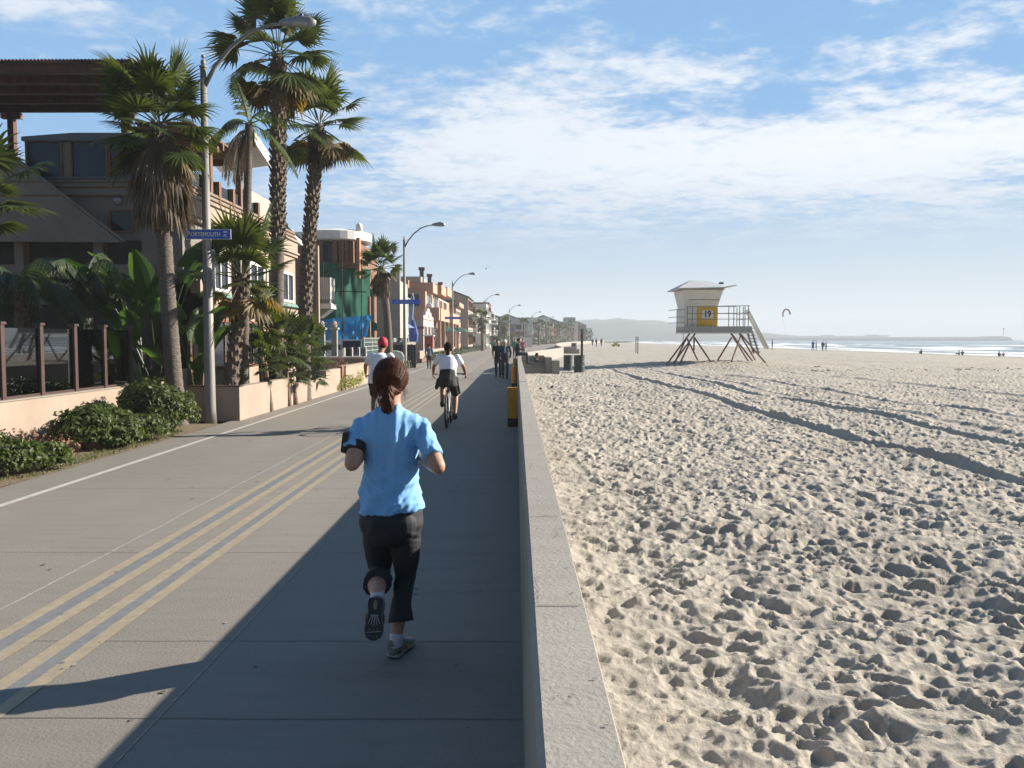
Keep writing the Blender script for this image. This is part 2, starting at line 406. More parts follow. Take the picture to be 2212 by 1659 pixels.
# dark form joints and stains on the cap are flat dark strips laid on top
M_crk = material('dark wall crack', (.13, .125, .115), (.2, .19, .17), 30, .95)
cr = MB()
rr = random.Random(3)
yy = 1.2
while yy < 40:
    if not (15.8 < yy < 16 or 28.7 < yy < 28.9):
        x0 = .066; pts = [(x0 + i * .02, yy + .012 * mnoise.noise(Vector((i * .7, yy, 0))), .8735) for i in range(8)]
        for a, b in zip(pts, pts[1:]): cr.quad((a[0], a[1] - .003, a[2]), (b[0], b[1] - .003, b[2]), (b[0], b[1] + .003, b[2]), (a[0], a[1] + .003, a[2]))
    yy += rr.choice((.62, 1.24, 1.24, 2.4)) + rr.random() * .15
for i in range(95):     # pits, spalls and short cracks on the wall top
    yy = 1.0 + 26 * rr.random() ** 1.6; x0 = rr.uniform(.062, .20); L_ = rr.uniform(.004, .03); a = rr.uniform(-.5, .5); w = rr.uniform(.0012, .0045)
    cr.quad((x0, yy, .8738), (x0 + L_, yy + a * L_, .8738), (x0 + L_ * .9, yy + a * L_ + w * 2, .8738), (x0 + L_ * .1, yy + w * 2.4, .8738))
for (x0, y0, n_) in ((.07, 2.55, 11), (.16, 3.4, 9), (.10, 5.2, 12), (.14, 7.6, 14), (.08, 10.2, 12)):
    p = [x0, y0]
    for i in range(n_):
        q = [min(.205, max(.066, p[0] + rr.uniform(-.012, .014))), p[1] + rr.uniform(.012, .04)]; cr.quad((p[0], p[1], .8742), (p[0] + .0022, p[1], .8742), (q[0] + .0022, q[1], .8742), (q[0], q[1], .8742)); p = q
struct(cr.build('wall_joint', M_crk))

# gum spots, drips and small stains trodden into the paving
M_spot = material('dark gum spot', (.10, .095, .09), (.15, .14, .13), 30, .9); M_pale = material('pale splash', (.34, .325, .30), (.28, .265, .245), 30, .9)
rs = random.Random(19)
for m_, n_ in ((M_spot, 150), (M_pale, 60)):
    mb = MB()
    for i in range(n_):
        yy = 2 + 26 * rs.random() ** 1.5; xx = rs.uniform(-5.8, -.02); r0 = rs.uniform(.004, .016) * (1 + yy * .03); k_ = 9; pts = []
        for q in range(k_): a = 2 * PI * q / k_; r_q = r0 * rs.uniform(.6, 1.25); pts.append((xx + r_q * math.cos(a), yy + r_q * math.sin(a) * 1.3, .0052))
        mb.add(pts, [tuple(range(k_))])
    o = struct(mb.build('pavement_stain', m_))
# ---------------------------------------------------------------- sand beach
M_sand = bpy.data.materials.new('beach sand'); M_sand.use_nodes = True
t = M_sand.node_tree; n = t.nodes; l = t.links; b = n['Principled BSDF']; b.inputs['Roughness'].default_value = .95; b.inputs['Specular IOR Level'].default_value = .15
tc = n.new('ShaderNodeTexCoord')
def _n(s, d, ro=.6, st=(1, 1, 1)):
    mp = n.new('ShaderNodeMapping'); l.new(tc.outputs['Object'], mp.inputs[0]); mp.inputs[3].default_value = st
    q = n.new('ShaderNodeTexNoise'); q.inputs['Scale'].default_value = s; q.inputs['Detail'].default_value = d; q.inputs['Roughness'].default_value = ro; l.new(mp.outputs[0], q.inputs['Vector']); return q.outputs['Fac']
def _r(v, a, b_, c=0, d=1):
    q = n.new('ShaderNodeMapRange'); l.new(v, q.inputs[0]); q.inputs[1].default_value = a; q.inputs[2].default_value = b_; q.inputs[3].default_value = c; q.inputs[4].default_value = d; return q.outputs[0]
def _m(f_, a, b_):
    q = n.new('ShaderNodeMix'); q.data_type = 'RGBA'; l.new(f_, q.inputs[0])
    for i, v in ((6, a), (7, b_)):
        if isinstance(v, tuple): q.inputs[i].default_value = (*v, 1)
        else: l.new(v, q.inputs[i])
    return q.outputs[2]
c = _m(_r(_n(.6, 5), .35, .65), (.40, .368, .318), (.355, .325, .28))
c = _m(_r(_n(90, 3), .35, .75, 0, .35), c, (.20, .178, .145))
sx_ = n.new('ShaderNodeSeparateXYZ'); l.new(tc.outputs['Object'], sx_.inputs[0])
c = _m(_r(_n(.35, 4, .6, (1, .35, 1)), .5, .62, 0, .35), c, (.235, .212, .178))
# damp sand towards the water
c = _m(_r(sx_.outputs[0], 55, 92, 0, .8), c, (.17, .155, .13))
l.new(c, b.inputs['Base Color'])
bp = n.new('ShaderNodeBump'); bp.inputs['Distance'].default_value = .012; l.new(_n(45, 8, .7), bp.inputs['Height'])
bp2 = n.new('ShaderNodeBump'); bp2.inputs['Distance'].default_value = .10; l.new(_n(2.6, 4, .6), bp2.inputs['Height']); l.new(bp.outputs[0], bp2.inputs['Normal'])
l.new(_r(sx_.outputs[1], 25, 60, 0, 1), bp2.inputs['Strength'])
l.new(bp2.outputs[0], b.inputs['Normal'])

def h01(ix, iy, k):
    v = (ix.astype(np.int64) * 374761393 + iy.astype(np.int64) * 668265263 + k * 2246822519) & 0xffffffff
    v = ((v ^ (v >> 13)) * 1274126177) & 0xffffffff; v = (v ^ (v >> 16)) & 0xffffffff
    v = (v * 2654435761) & 0xffffffff; v ^= v >> 15
    return (v & 0xffffff) / float(0x1000000)
def vnoise(X, Y, k):
    ix = np.floor(X); iy = np.floor(Y); fx = X - ix; fy = Y - iy; fx = fx * fx * (3 - 2 * fx); fy = fy * fy * (3 - 2 * fy)
    a = h01(ix, iy, k); b_ = h01(ix + 1, iy, k); c_ = h01(ix, iy + 1, k); d = h01(ix + 1, iy + 1, k)
    return a + (b_ - a) * fx + (c_ - a) * fy + (a - b_ - c_ + d) * fx * fy - .5
def craters(X, Y, cell, rmin, rmax, depth, rim, k, prob):
    """overlapping elongated foot dents, wind-softened, with a low pushed-up rim"""
    B = np.zeros_like(X); Q = np.zeros_like(X); ix = np.floor(X / cell); iy = np.floor(Y / cell)
    for dx in (-1, 0, 1):
        for dy in (-1, 0, 1):
            jx = ix + dx; jy_ = iy + dy
            cx = (jx + h01(jx, jy_, k)) * cell; cy = (jy_ + h01(jx, jy_, k + 1)) * cell
            on = (h01(jx, jy_, k + 2) < prob)
            r = rmin + (rmax - rmin) * h01(jx, jy_, k + 3) ** 1.4; th = (h01(jx, jy_, k + 4) - .5) * 2.8 + PI / 2; asp = 1.1 + .9 * h01(jx, jy_, k + 5)
            u = (X - cx) * np.cos(th) + (Y - cy) * np.sin(th); v = -(X - cx) * np.sin(th) + (Y - cy) * np.cos(th)
            d = np.sqrt((u / asp) ** 2 + v ** 2) / r
            c_ = np.clip(1 - d ** 1.8, 0, 1); bowl = c_ * c_ * (3 - 2 * c_)
            dp = depth * (.35 + .65 * h01(jx, jy_, k + 6)) * (.4 + .6 * r / rmax) * on
            B = np.maximum(B, bowl * dp)
            Q = np.maximum(Q, np.exp(-((d - 1.12) / .30) ** 2) * rim * dp)
    return Q * (1 - np.clip(B / depth * 3, 0, 1)) - B
def track(X, Y, x0, x1, y_, curve=0.0):
    pass
def ruts(X, Y):
    H = np.zeros_like(X); M = np.zeros_like(X)
    for (c0, sl_, cv_, dep, w) in ((5.95, -.028, .0, .062, .17), (7.95, -.024, 0, .055, .17), (8.75, -.026, 0, .03, .17), (11.0, -.05, 0, .04, .2), (16.4, -.09, 0, .04, .25)):
        xc = c0 + sl_ * (Y - 10) + .10 * np.sin(Y * .33 + c0) + .05 * np.sin(Y * .9 + c0 * 2) + vnoise(Y * .6, Y * 0 + c0, 77) * .15
        u = (X - xc) / w; g = -np.exp(-u ** 4) * dep + np.exp(-((u - 1.35) / .5) ** 2) * dep * .75 + np.exp(-((u + 1.5) / .6) ** 2) * dep * .3
        H += g; M = np.maximum(M, np.exp(-(u / 1.25) ** 4))
    return H, M
def sand_h(X, Y):
    X0_, Y0_ = X, Y
    wx = X + .09 * vnoise(X * 3.1, Y * 3.1, 11); wy = Y + .09 * vnoise(X * 3.1, Y * 3.1, 12)
    dist = np.sqrt(X * X + Y * Y)
    wx = wx * 1.62; wy = wy * 2.05
    big = craters(wx, wy, .36, .10, .165, .100, .35, 100, .92)
    mid = craters(wx + 5.3, wy + 2.1, .20, .055, .09, .052, .35, 200, .9)
    sml = craters(wx + 1.7, wy + 7.7, .10, .02, .04, .014, .4, 300, .7)
    f = vnoise(X * 1.1, Y * 1.1, 31) * .08 + vnoise(X * 3.1, Y * 3.1, 32) * .05 + vnoise(X * 7.5, Y * 8.5, 33) * .034 + vnoise(X * 14, Y * 14, 34) * .008
    edge = np.clip((X - woffv(Y) - .22) / .9, 0, 1); amp = .28 + .72 * edge
    r, rm = ruts(X, Y)
    tex = ((big + mid) * amp + sml) * .50 + f * (.5 + .5 * edge)
    H = tex * (1 - .72 * rm) + r * np.clip((60 - Y) / 25, 0, 1)
    H += vnoise(X * .12, Y * .12, 41) * .22 * np.clip((X - 3) / 8, 0, 1) + vnoise(X * .4, Y * .4, 42) * .08 * edge
    far = np.clip((90 - dist) / 60, .35, 1)
    H = H * far
    # the low mound under the lifeguard tower, the berm and the slope to the water
    H += .45 * np.exp(-(((X - 11.6) / 5.5) ** 2 + ((Y - 49) / 5) ** 2))
    H += -1.9 * np.clip((X - 32) / 66, 0, 3) ** 1.15
    return H + .02
def woffv(Y):
    return np.vectorize(woff, otypes=[float])(Y)
rows = [-3.0]
while rows[-1] < 2: rows.append(rows[-1] + .06)
while rows[-1] < 900: rows.append(rows[-1] + max(.015, rows[-1] * .0046))
rows = np.array(rows); NC = 860
tt = np.linspace(0, 1, NC) ** 1.12
wo_ = np.array([woff(v) for v in rows])
Wd = np.minimum(.78 * np.maximum(rows, 0) + 3.2, 150)
XX = (.20 + wo_)[:, None] + tt[None, :] * Wd[:, None]; YY = np.repeat(rows[:, None], NC, 1)
_wv = {float(v): w for v, w in zip(rows, wo_)}
woffv = lambda Y: np.repeat(wo_[:, None], NC, 1)
ZZ = sand_h(XX, YY)
NR = len(rows); idx = np.arange(NR * NC).reshape(NR, NC)
F = np.stack([idx[:-1, :-1], idx[:-1, 1:], idx[1:, 1:], idx[1:, :-1]], -1).reshape(-1, 4)
struct(np_obj('sand_beach', np.stack([XX, YY, ZZ], -1).reshape(-1, 3), F, M_sand))
def sand_at(x_, y_):
    i = int(np.searchsorted(rows, y_)); i = min(i, NR - 1); j_ = int(np.argmin(np.abs(XX[i] - x_))); return float(ZZ[i, j_])
# beach beyond the fine sheet (behind the wall edge to the side of the picture)
struct(np_obj('beach_base', [(.2, -40, -.35), (40, -40, -.6), (110, -40, -2.4), (110, 900, -2.8), (40, 900, -1.2), (.2, 900, -.6)], [(0, 1, 4, 5), (1, 2, 3, 4)], M_sand, smooth=False))

# ---------------------------------------------------------------- sea
M_sea = bpy.data.materials.new('sea water'); M_sea.use_nodes = True
t = M_sea.node_tree; n = t.nodes; l = t.links; b = n['Principled BSDF']
tc = n.new('ShaderNodeTexCoord'); b.inputs['Roughness'].default_value = .22
sx_ = n.new('ShaderNodeSeparateXYZ'); l.new(tc.outputs['Object'], sx_.inputs[0])
# surf: foam bands roughly parallel to the shore (shore line x = 84)
def _mm(op, a, b_=None):
    q = n.new('ShaderNodeMath'); q.operation = op
    for i, v in ((0, a), (1, b_)):
        if v is None: continue
        if isinstance(v, (int, float)): q.inputs[i].default_value = v
        else: l.new(v, q.inputs[i])
    return q.outputs[0]
xs_ = _mm('ADD', sx_.outputs[0], _mm('MULTIPLY', _mm('SUBTRACT', _n(.012, 4, .5), .5), 70))
foam = None
for (x0, w, a) in ((100, 12, 1.0), (122, 7, .75), (150, 10, 1.0), (185, 8, .8), (235, 9, .6)):
    u = _mm('DIVIDE', _mm('SUBTRACT', xs_, x0), w); g = _mm('MULTIPLY', _mm('EXPONENT', _mm('MULTIPLY', _mm('MULTIPLY', u, u), -1.0)), a)
    foam = g if foam is None else _mm('MAXIMUM', foam, g)
foam = _mm('ADD', foam, _mm('MULTIPLY', _mm('SUBTRACT', _n(.12, 6, .65, (1, .25, 1)), .5), 1.3))
fm = _r(foam, .30, .62)
l.new(_m(fm, (.09, .13, .15), (.62, .64, .65)), b.inputs['Base Color']); l.new(_r(fm, 0, 1, .25, .8), b.inputs['Roughness'])
bp = n.new('ShaderNodeBump'); bp.inputs['Distance'].default_value = .5; l.new(_n(.25, 8, .65, (1, .4, 1)), bp.inputs['Height']); l.new(bp.outputs[0], b.inputs['Normal'])
xs2 = [74, 78, 84, 88, 92, 97, 102, 106, 108, 110, 113, 118, 122, 126, 128, 130, 134, 140, 146, 149, 152, 158, 161, 163, 166, 172, 180, 183, 186, 190, 205, 228, 233, 236, 240, 250, 300, 500, 1000, 2500, 9000]
ys2 = [-60] + list(range(0, 700, 12)) + [800, 1000, 1500, 2500, 5000, 9000]
V = []
for yv in ys2:
    for xv in xs2:
        zz_ = -1.75
        if xv < 300 and yv < 900:
            s_ = mnoise.noise(Vector((xv * .01, yv * .012, 5)))
            for (x0, w, a) in ((122, 4, .45), (150, 5, .8), (185, 5, .75), (235, 6, .6)):
                zz_ += a * math.exp(-((xv + 35 * s_ - x0) / w) ** 2) * max(0, .6 + 1.0 * mnoise.noise(Vector((x0, yv * .02, 2))))
        V.append((xv, yv, zz_))
n2_ = len(xs2); F = [(i * n2_ + q, i * n2_ + q + 1, (i + 1) * n2_ + q + 1, (i + 1) * n2_ + q) for i in range(len(ys2) - 1) for q in range(n2_ - 1)]
struct(np_obj('sea_water', V, F, M_sea))
struct(MB().quad((-9000, 850, -1.8), (66, 850, -1.8), (66, 9000, -1.8), (-9000, 9000, -1.8)).build('coast_plain', M_ground))

# ---------------------------------------------------------------- hill across the bay
M_hill = material('hazy hillside', (.055, .07, .06), (.09, .09, .08), .03, .95)
def hill(pts, Y, depth, name):
    V = []; K = 14; xs3 = []
    n_ = 160
    for i in range(n_ + 1):
        px = pts[0][0] + (pts[-1][0] - pts[0][0]) * i / n_
        for a, b_ in zip(pts, pts[1:]):
            if a[0] <= px <= b_[0]: py = a[1] + (b_[1] - a[1]) * (px - a[0]) / (b_[0] - a[0]); break
        p = D(px, py, Y); h = p.z + 2.2
        for k_ in range(K):
            t_ = k_ / (K - 1); hh = h * math.sin(PI * min(t_ * 1.0, 1) * .5 + 0) if t_ < 1 else h
            hh *= 1 + .12 * mnoise.noise(Vector((p.x * .012, t_ * 6, 1))) + .05 * mnoise.noise(Vector((p.x * .06, t_ * 20, 2)))
            V.append((p.x, Y - depth * (1 - t_), -2.2 + hh))
    F = [(i * K + q, (i + 1) * K + q, (i + 1) * K + q + 1, i * K + q + 1) for i in range(n_) for q in range(K - 1)]
    return struct(np_obj(name, V, F, M_hill))
hill([(1060, 722), (1150, 704), (1250, 694), (1300, 692), (1330, 688), (1380, 692), (1420, 697), (1445, 700), (1480, 706), (1560, 713), (1640, 722), (1700, 731)], 1500, 380, 'hills')
# ---------------------------------------------------------------- vegetation
M_frond = material('fan palm green', (.028, .055, .012), (.075, .098, .020), 1.6, .5, trans=.26, tcol=(.13, .17, .02), spec=.3)
M_tired = material('yellowing palm frond', (.14, .12, .03), (.13, .08, .03), 2.2, .6, trans=.3, tcol=(.35, .22, .03))
M_frond2 = material('dark feather palm green', (.030, .055, .020), (.055, .08, .028), 2.5, .5, trans=.2, tcol=(.10, .16, .03))
M_dead = material('dead palm thatch', (.20, .165, .125), (.10, .08, .06), 3.5, .9, trans=.12, tcol=(.3, .2, .1))
M_bark = material('grey palm bark', (.20, .17, .145), (.12, .10, .085), 9, .95, .03, 14, stretch=(1, 1, 3.5))
M_boot = material('brown leaf bases', (.23, .165, .115), (.10, .07, .05), 12, .95, .02, 30)
M_leafb = material('paddle leaf green', (.022, .052, .014), (.04, .08, .02), 3, .4, trans=.28, tcol=(.12, .24, .03), spec=.4)
M_shrub = material('glossy shrub leaves', (.040, .062, .012), (.085, .110, .022), 5, .48, trans=.22, tcol=(.12, .20, .03), spec=.25)
M_dry = material('dry reddish twigs', (.22, .11, .07), (.30, .19, .12), 8, .9, trans=.2)
M_lime = material('yellow green strap leaves', (.16, .19, .03), (.30, .30, .05), 5, .45, trans=.35, tcol=(.35, .38, .05))
M_hedge = material('hedge leaves', (.045, .07, .025), (.08, .105, .035), 3, .6, trans=.15)
M_twig = material('woody stem', (.12, .09, .065), (.2, .16, .12), 10, .9)

def fan_frond(mb, root, az_, el_, petiole, R_, r, spread=115, nseg=26, droop=.45, fold=.14):
    """one palmate leaf: petiole, then narrow folded segments fanned about its end"""
    d = Vector((math.cos(az_) * math.cos(el_), math.sin(az_) * math.cos(el_), math.sin(el_)))
    side = Vector((-math.sin(az_), math.cos(az_), 0)); upv = d.cross(side) * -1
    if upv.z < 0: upv = -upv
    pts = []; p = Vector(root); dd = d.copy(); k_ = 5
    for i in range(k_ + 1):
        pts.append(p.copy()); p = p + dd * petiole / k_; dd = (dd + Vector((0, 0, -.06))).normalized()
    mb.tube(pts, [.016 - .0016 * i for i in range(k_ + 1)], 4)
    hub = pts[-1]; dd = (pts[-1] - pts[-2]).normalized()
    nrm = side.cross(dd).normalized()
    if nrm.z < 0: nrm = -nrm
    tilt = r.uniform(-.35, .35); side = (side * math.cos(tilt) + nrm * math.sin(tilt)).normalized(); nrm = dd.cross(side).normalized()
    if nrm.z < 0: nrm = -nrm
    for i in range(nseg):
        a = R(-spread + 2 * spread * (i + .5) / nseg) + r.uniform(-.02, .02)
        L_ = R_ * (.72 + .28 * math.cos(a * .8)) * r.uniform(.78, 1.06)
        v = dd * math.cos(a) + side * math.sin(a); v = (v + nrm * .10 * math.cos(a * 2)).normalized()
        w = nrm.cross(v).normalized(); wid = R_ * 2 * R(spread) / nseg * .32; q = hub.copy(); prev = None; segs = 4
        for s_ in range(segs + 1):
            t_ = s_ / segs; ww = wid * (.12 + 1.0 * min(t_ / .45, 1)) if t_ < .45 else wid * 1.12 * (1 - ((t_ - .45) / .55) ** .9 * .97)
            f_ = nrm * fold * ww * (1 if i % 2 else -1)
            row = (q - w * ww, q + f_ * 2.2, q + w * ww)
            if prev: mb.add(prev + row, [(0, 1, 4, 3), (1, 2, 5, 4)])
            prev = row
            v2 = (v + Vector((0, 0, -1)) * droop * t_ * t_ * 1.5 + side * r.uniform(-.03, .03)).normalized(); q = q + v2 * L_ / segs
def fan_crown(mb, c, R_, r, n=30, elmin=-35, elmax=80, petiole=.75, nseg=24, droop=.35, az0=0):
    for i in range(n):
        t_ = (i + .5) / n; e = R(elmin + (elmax - elmin) * (t_ ** .8)) + r.uniform(-.12, .12); a = i * 2.39996 + r.uniform(-.25, .25) + az0
        fan_frond(mb, Vector(c) + Vector((math.cos(a), math.sin(a), 0)) * .08 + Vector((0, 0, (t_ - .5) * .35)), a, e, petiole * R_ * r.uniform(.65, 1.2), R_ * r.uniform(.52, .84), r, nseg=nseg, droop=droop * r.uniform(.5, 2.4))
def skirt(mb, c, R_, H_, r, n=60, seg=10, topr=.2):
    """shaggy mass of hanging dead fronds"""
    for i in range(n):
        a = r.uniform(0, 2 * PI); t_ = r.random(); z0 = -H_ * .55 * t_
        root = Vector(c) + Vector((math.cos(a) * topr, math.sin(a) * topr, z0))
        fan_frond(mb, root, a, R(r.uniform(-82, -55)), R_ * r.uniform(.3, .55), H_ * r.uniform(.35, .55), r, spread=38, nseg=seg, droop=1.6, fold=.3)
def trunk_pts(a, b, sag, n=14):
    a, b = Vector(a), Vector(b); out = []
    for i in range(n + 1):
        t_ = i / n; p = a.lerp(b, t_); p.x += sag * math.sin(PI * t_); out.append(p)
    return out
def palm_trunk(t, pts, r0, r1, mat_, rings=True, boots=None, flare=1.5):
    cs = []; n_ = len(pts); rr_ = random.Random(int(pts[0].x * 100))
    fine = []
    for i in range(n_ - 1):
        for k_ in range(5): fine.append(pts[i].lerp(pts[i + 1], k_ / 5))
    fine.append(pts[-1])
    for i, p in enumerate(fine):
        t_ = i / (len(fine) - 1); rad = r0 + (r1 - r0) * t_; rad *= 1 + (flare - 1) * math.exp(-t_ * 14)
        rad *= 1 + (.035 if i % 2 else -.02) + rr_.uniform(-.02, .02); cs.append((p, rad, rad))
    mb = MB(); mb.loft(cs, 14, (0, 1, 0)); mb.build('trunk', mat_, t, smooth=True)
    if boots:
        b0, b1, ln, dens, rad_ = boots; mb = MB(); m_ = int(dens)
        for i in range(m_):
            t_ = b0 + (b1 - b0) * i / m_; a = i * 2.39996; k_ = t_ * (n_ - 1); j_ = min(int(k_), n_ - 2); p = pts[j_].lerp(pts[j_ + 1], k_ - j_)
            o = Vector((math.cos(a), math.sin(a), 0)); s_ = Vector((-o.y, o.x, 0)); L_ = ln * rr_.uniform(.6, 1.25); w_ = .05 * rr_.uniform(.8, 1.3)
            base = p + o * rad_ * .75; tip = p + o * (rad_ + L_ * .62) + Vector((0, 0, L_ * .75))
            mb.add([base - s_ * w_ - Vector((0, 0, .05)), base + s_ * w_ - Vector((0, 0, .05)), tip + s_ * w_ * .45, tip - s_ * w_ * .45, base + o * .05 - Vector((0, 0, .08)), tip - Vector((0, 0, .04)) + o * .02],
                   [(0, 1, 2, 3), (1, 4, 5, 2), (4, 0, 3, 5), (2, 5, 3)])
        mb.build('leaf_bases', M_boot, t)
def fan_palm(label, base, top, r0, r1, crownR, seed, n=30, sk=None, boots=None, sag=0, group='fan palms along the boardwalk', nseg=24, el=(-35, 80), droop=.35, petiole=.75, bark=None, name='palm_tree'):
    r = random.Random(seed); base = Vector(base); top = Vector(top)
    t = thing(name, label, 'palm tree', base, group)
    palm_trunk(t, trunk_pts(base - Vector((0, 0, .3)), top, sag), r0, r1, bark or M_bark, boots=boots)
    mb = MB(); fan_crown(mb, top, crownR, r, n, el[0], el[1], petiole, nseg, droop, r.random() * 6); mb.build('crown', M_frond, t)
    if sk or nseg > 20:
        mb = MB()
        for i in range(6 if nseg > 20 else 3):
            a = r.uniform(0, 6.28); fan_frond(mb, top - Vector((0, 0, .1)), a, R(r.uniform(-50, -15)), crownR * .7, crownR * .62, r, nseg=max(10, nseg - 6), droop=1.0)
        mb.build('yellowing_fronds', M_tired, t)
    if sk:
        mb = MB(); skirt(mb, top - Vector((0, 0, .1)), sk[0], sk[1], r, sk[2], 9, r1); mb.build('dead_frond_skirt', M_dead, t)
    return t
P = D
# the near palm with the big thatch skirt
b_ = P(385, 860, 16.0); b_.z = 0
fan_palm('nearest fan palm with a wide green crown over a thick skirt of dead fronds', b_, P(345, 268, 16.0), .165, .125, 1.02, 1, 36, (.30, 2.05, 90), (.66, .97, .09, 120, .13), -.05, nseg=28, el=(-40, 85))
# the tallest
b_ = P(592, 800, 21); b_.z = 0
fan_palm('tallest straight fan palm, its crown cut by the top of the picture', b_, P(601, 118, 21), .19, .14, 1.30, 2, 27, None, (.50, .99, .11, 330, .15), .03, nseg=26, el=(-45, 85))
b_ = P(652, 800, 22.5); b_.z = 0
fan_palm('leaning tall fan palm right of the tallest one, with a drooping brown beard', b_, P(690, 268, 22.5), .20, .12, 1.08, 5, 23, (.38, 1.15, 36), (.32, .98, .10, 330, .14), -.10, nseg=24, el=(-45, 80))
b_ = P(487, 835, 17.4); b_.z = 0
fan_palm('short young fan palm right of the street name sign', b_, P(524, 590, 17.4), .16, .085, 1.0, 9, 24, None, (.28, .98, .09, 120, .10), .0, nseg=24, el=(-10, 85), droop=.25)
b_ = P(840, 790, 37); b_.z = 0
fan_palm('solitary mid-distance fan palm with a grey thatch skirt above the cyclist in the red cap', b_, P(823, 575, 37), .20, .15, .92, 11, 26, (.5, 1.25, 60), None, .12, nseg=18, el=(-20, 85))
# palm at the left edge of the picture: its trunk stands outside the frame
b_ = P(-60, 960, 13.2); b_.z = 0
fan_palm('palm fronds reaching in at the left edge above the glass railing', b_, P(-55, 425, 13.2), .2, .16, .85, 13, 18, None, None, 0, nseg=20, el=(-15, 70))

# feather palm with thin trunk between the lamp post and the tallest palm
def feather(mb, root, az_, el_, L_, r, droop=.9, leaf=.34, nl=34, hang=.7):
    d = Vector((math.cos(az_) * math.cos(el_), math.sin(az_) * math.cos(el_), math.sin(el_))); p = Vector(root); side = Vector((-math.sin(az_), math.cos(az_), 0)); pts = [p.copy()]
    for i in range(nl):
        p = p + d * L_ / nl; d = (d + Vector((0, 0, -droop * 1.6 / nl))).normalized(); pts.append(p.copy())
        if i > 3:
            t_ = i / nl; ll = leaf * math.sin(PI * min(1, .18 + t_ * .82)) ** .6
            for s_ in (-1, 1):
                v = (side * s_ * (1 - hang * .5) + d * .55 + Vector((0, 0, -hang * r.uniform(.5, 1.1)))).normalized(); w = d * .018
                q = p + v * ll * .55; e = q + (v + Vector((0, 0, -.5))).normalized() * ll * .45
                mb.add([p - w, p + w, q + w, q - w, e], [(0, 1, 2, 3), (3, 2, 4)])
    mb.tube(pts[::4] + [pts[-1]], .014, 4)
b_ = P(522, 835, 18.6); b_.z = 0; tp = P(538, 268, 18.6)
t = thing('palm_tree', 'thin feather palm with a few drooping fronds just right of the lamp post', 'palm tree', b_, None)
palm_trunk(t, trunk_pts(b_ - Vector((0, 0, .3)), tp, .0), .105, .085, M_bark, boots=None)
r_ = random.Random(4); mb = MB()
for a, e, L_, dr in ((2.6, 75, 1.2, .5), (.1, 25, 1.9, .9), (.5, -10, 1.6, 1.0), (3.3, 10, 1.5, 1.3), (5.5, 35, 1.5, 1.1), (1.8, 40, 1.5, 1.2), (4.2, 20, 1.3, 1.4)): feather(mb, tp, a, R(e), L_, r_, dr)
mb.build('crown', M_frond, t)
mb = MB()
for i in range(13): feather(mb, tp - Vector((0, 0, .1)), r_.uniform(2.3, 4.4), R(r_.uniform(-60, 0)), r_.uniform(1.0, 1.6), r_, 1.8, .3, 22, .9)
mb.build('dead_frond_skirt', M_dead, t)

# low fan palms crowded in the planter
lows = [(560, 705, 19.5, .75), (612, 742, 20.5, .80), (655, 758, 22.5, .85), (572, 776, 19.0, .55), (628, 795, 21.0, .6), (560, 655, 20.4, .5), (668, 800, 23.5, .6)]
lab = ['low fan palm in the planter just right of the thin palm trunk', 'largest low fan palm in the middle of the planter clump', 'low fan palm at the right end of the planter clump, before the tan wall', 'small fan palm hugging the planter wall, lowest at the left of the clump',
       'small fan palm behind the notch in the planter wall', 'highest small fan palm of the clump, under the green gutter', 'small fan palm beside the end of the planter clump']
for i, (px, py, Y, R_) in enumerate(lows):
    c_ = P(px, py, Y); r_ = random.Random(50 + i); t = thing('fan_palm_shrub', lab[i], 'low palm', (c_.x, c_.y, 0), 'low fan palms in the planter')
    mb = MB(); mb.tube([Vector((c_.x + .1, c_.y, 0)), c_ - Vector((0, 0, .1))], [.09, .07], 8); mb.build('trunk', M_boot, t)
    mb = MB(); fan_crown(mb, c_, R_ * .8, r_, 22, -35, 85, .7, 16, .2); mb.build('crown', M_frond, t)

# far palms
far = [(1040, 684, 112, 1.55, 'palm before the far grey and brown houses, next to the fourth street lamp'), (1090, 700, 150, 1.6, 'far palm beside the fifth street lamp'), (1131, 700, 190, 1.8, 'dark palm behind the far white wall'), (1163, 704, 205, 2.0, 'bushy palm near the sixth street lamp'), (1180, 706, 230, 2.0, 'left one of the hazy palms before the pale far blocks'), (1205, 711, 260, 2.2, 'middle one of the hazy palms under the grey tower block'), (1221, 713, 280, 2.2, 'hazy palm directly below the grey tower block'), (1236, 716, 300, 2.2, 'hazy palm right of the grey tower block'), (1256, 716, 320, 2.0, 'second last hazy palm towards the hill'), (1232, 700, 330, 2.4, 'tall hazy palm standing out against the hill'), (1275, 722, 360, 2.4, 'last hazy palm at the end of the row of houses')]
for i, (px, py, Y, R_, lb) in enumerate(far):
    c_ = P(px, py, Y); fan_palm(lb, (c_.x + .15, c_.y, 0), c_, .22, .17, R_ * .68, 70 + i, 13, (.9, 2.0, 16) if Y < 160 else None, None, 0, nseg=9)

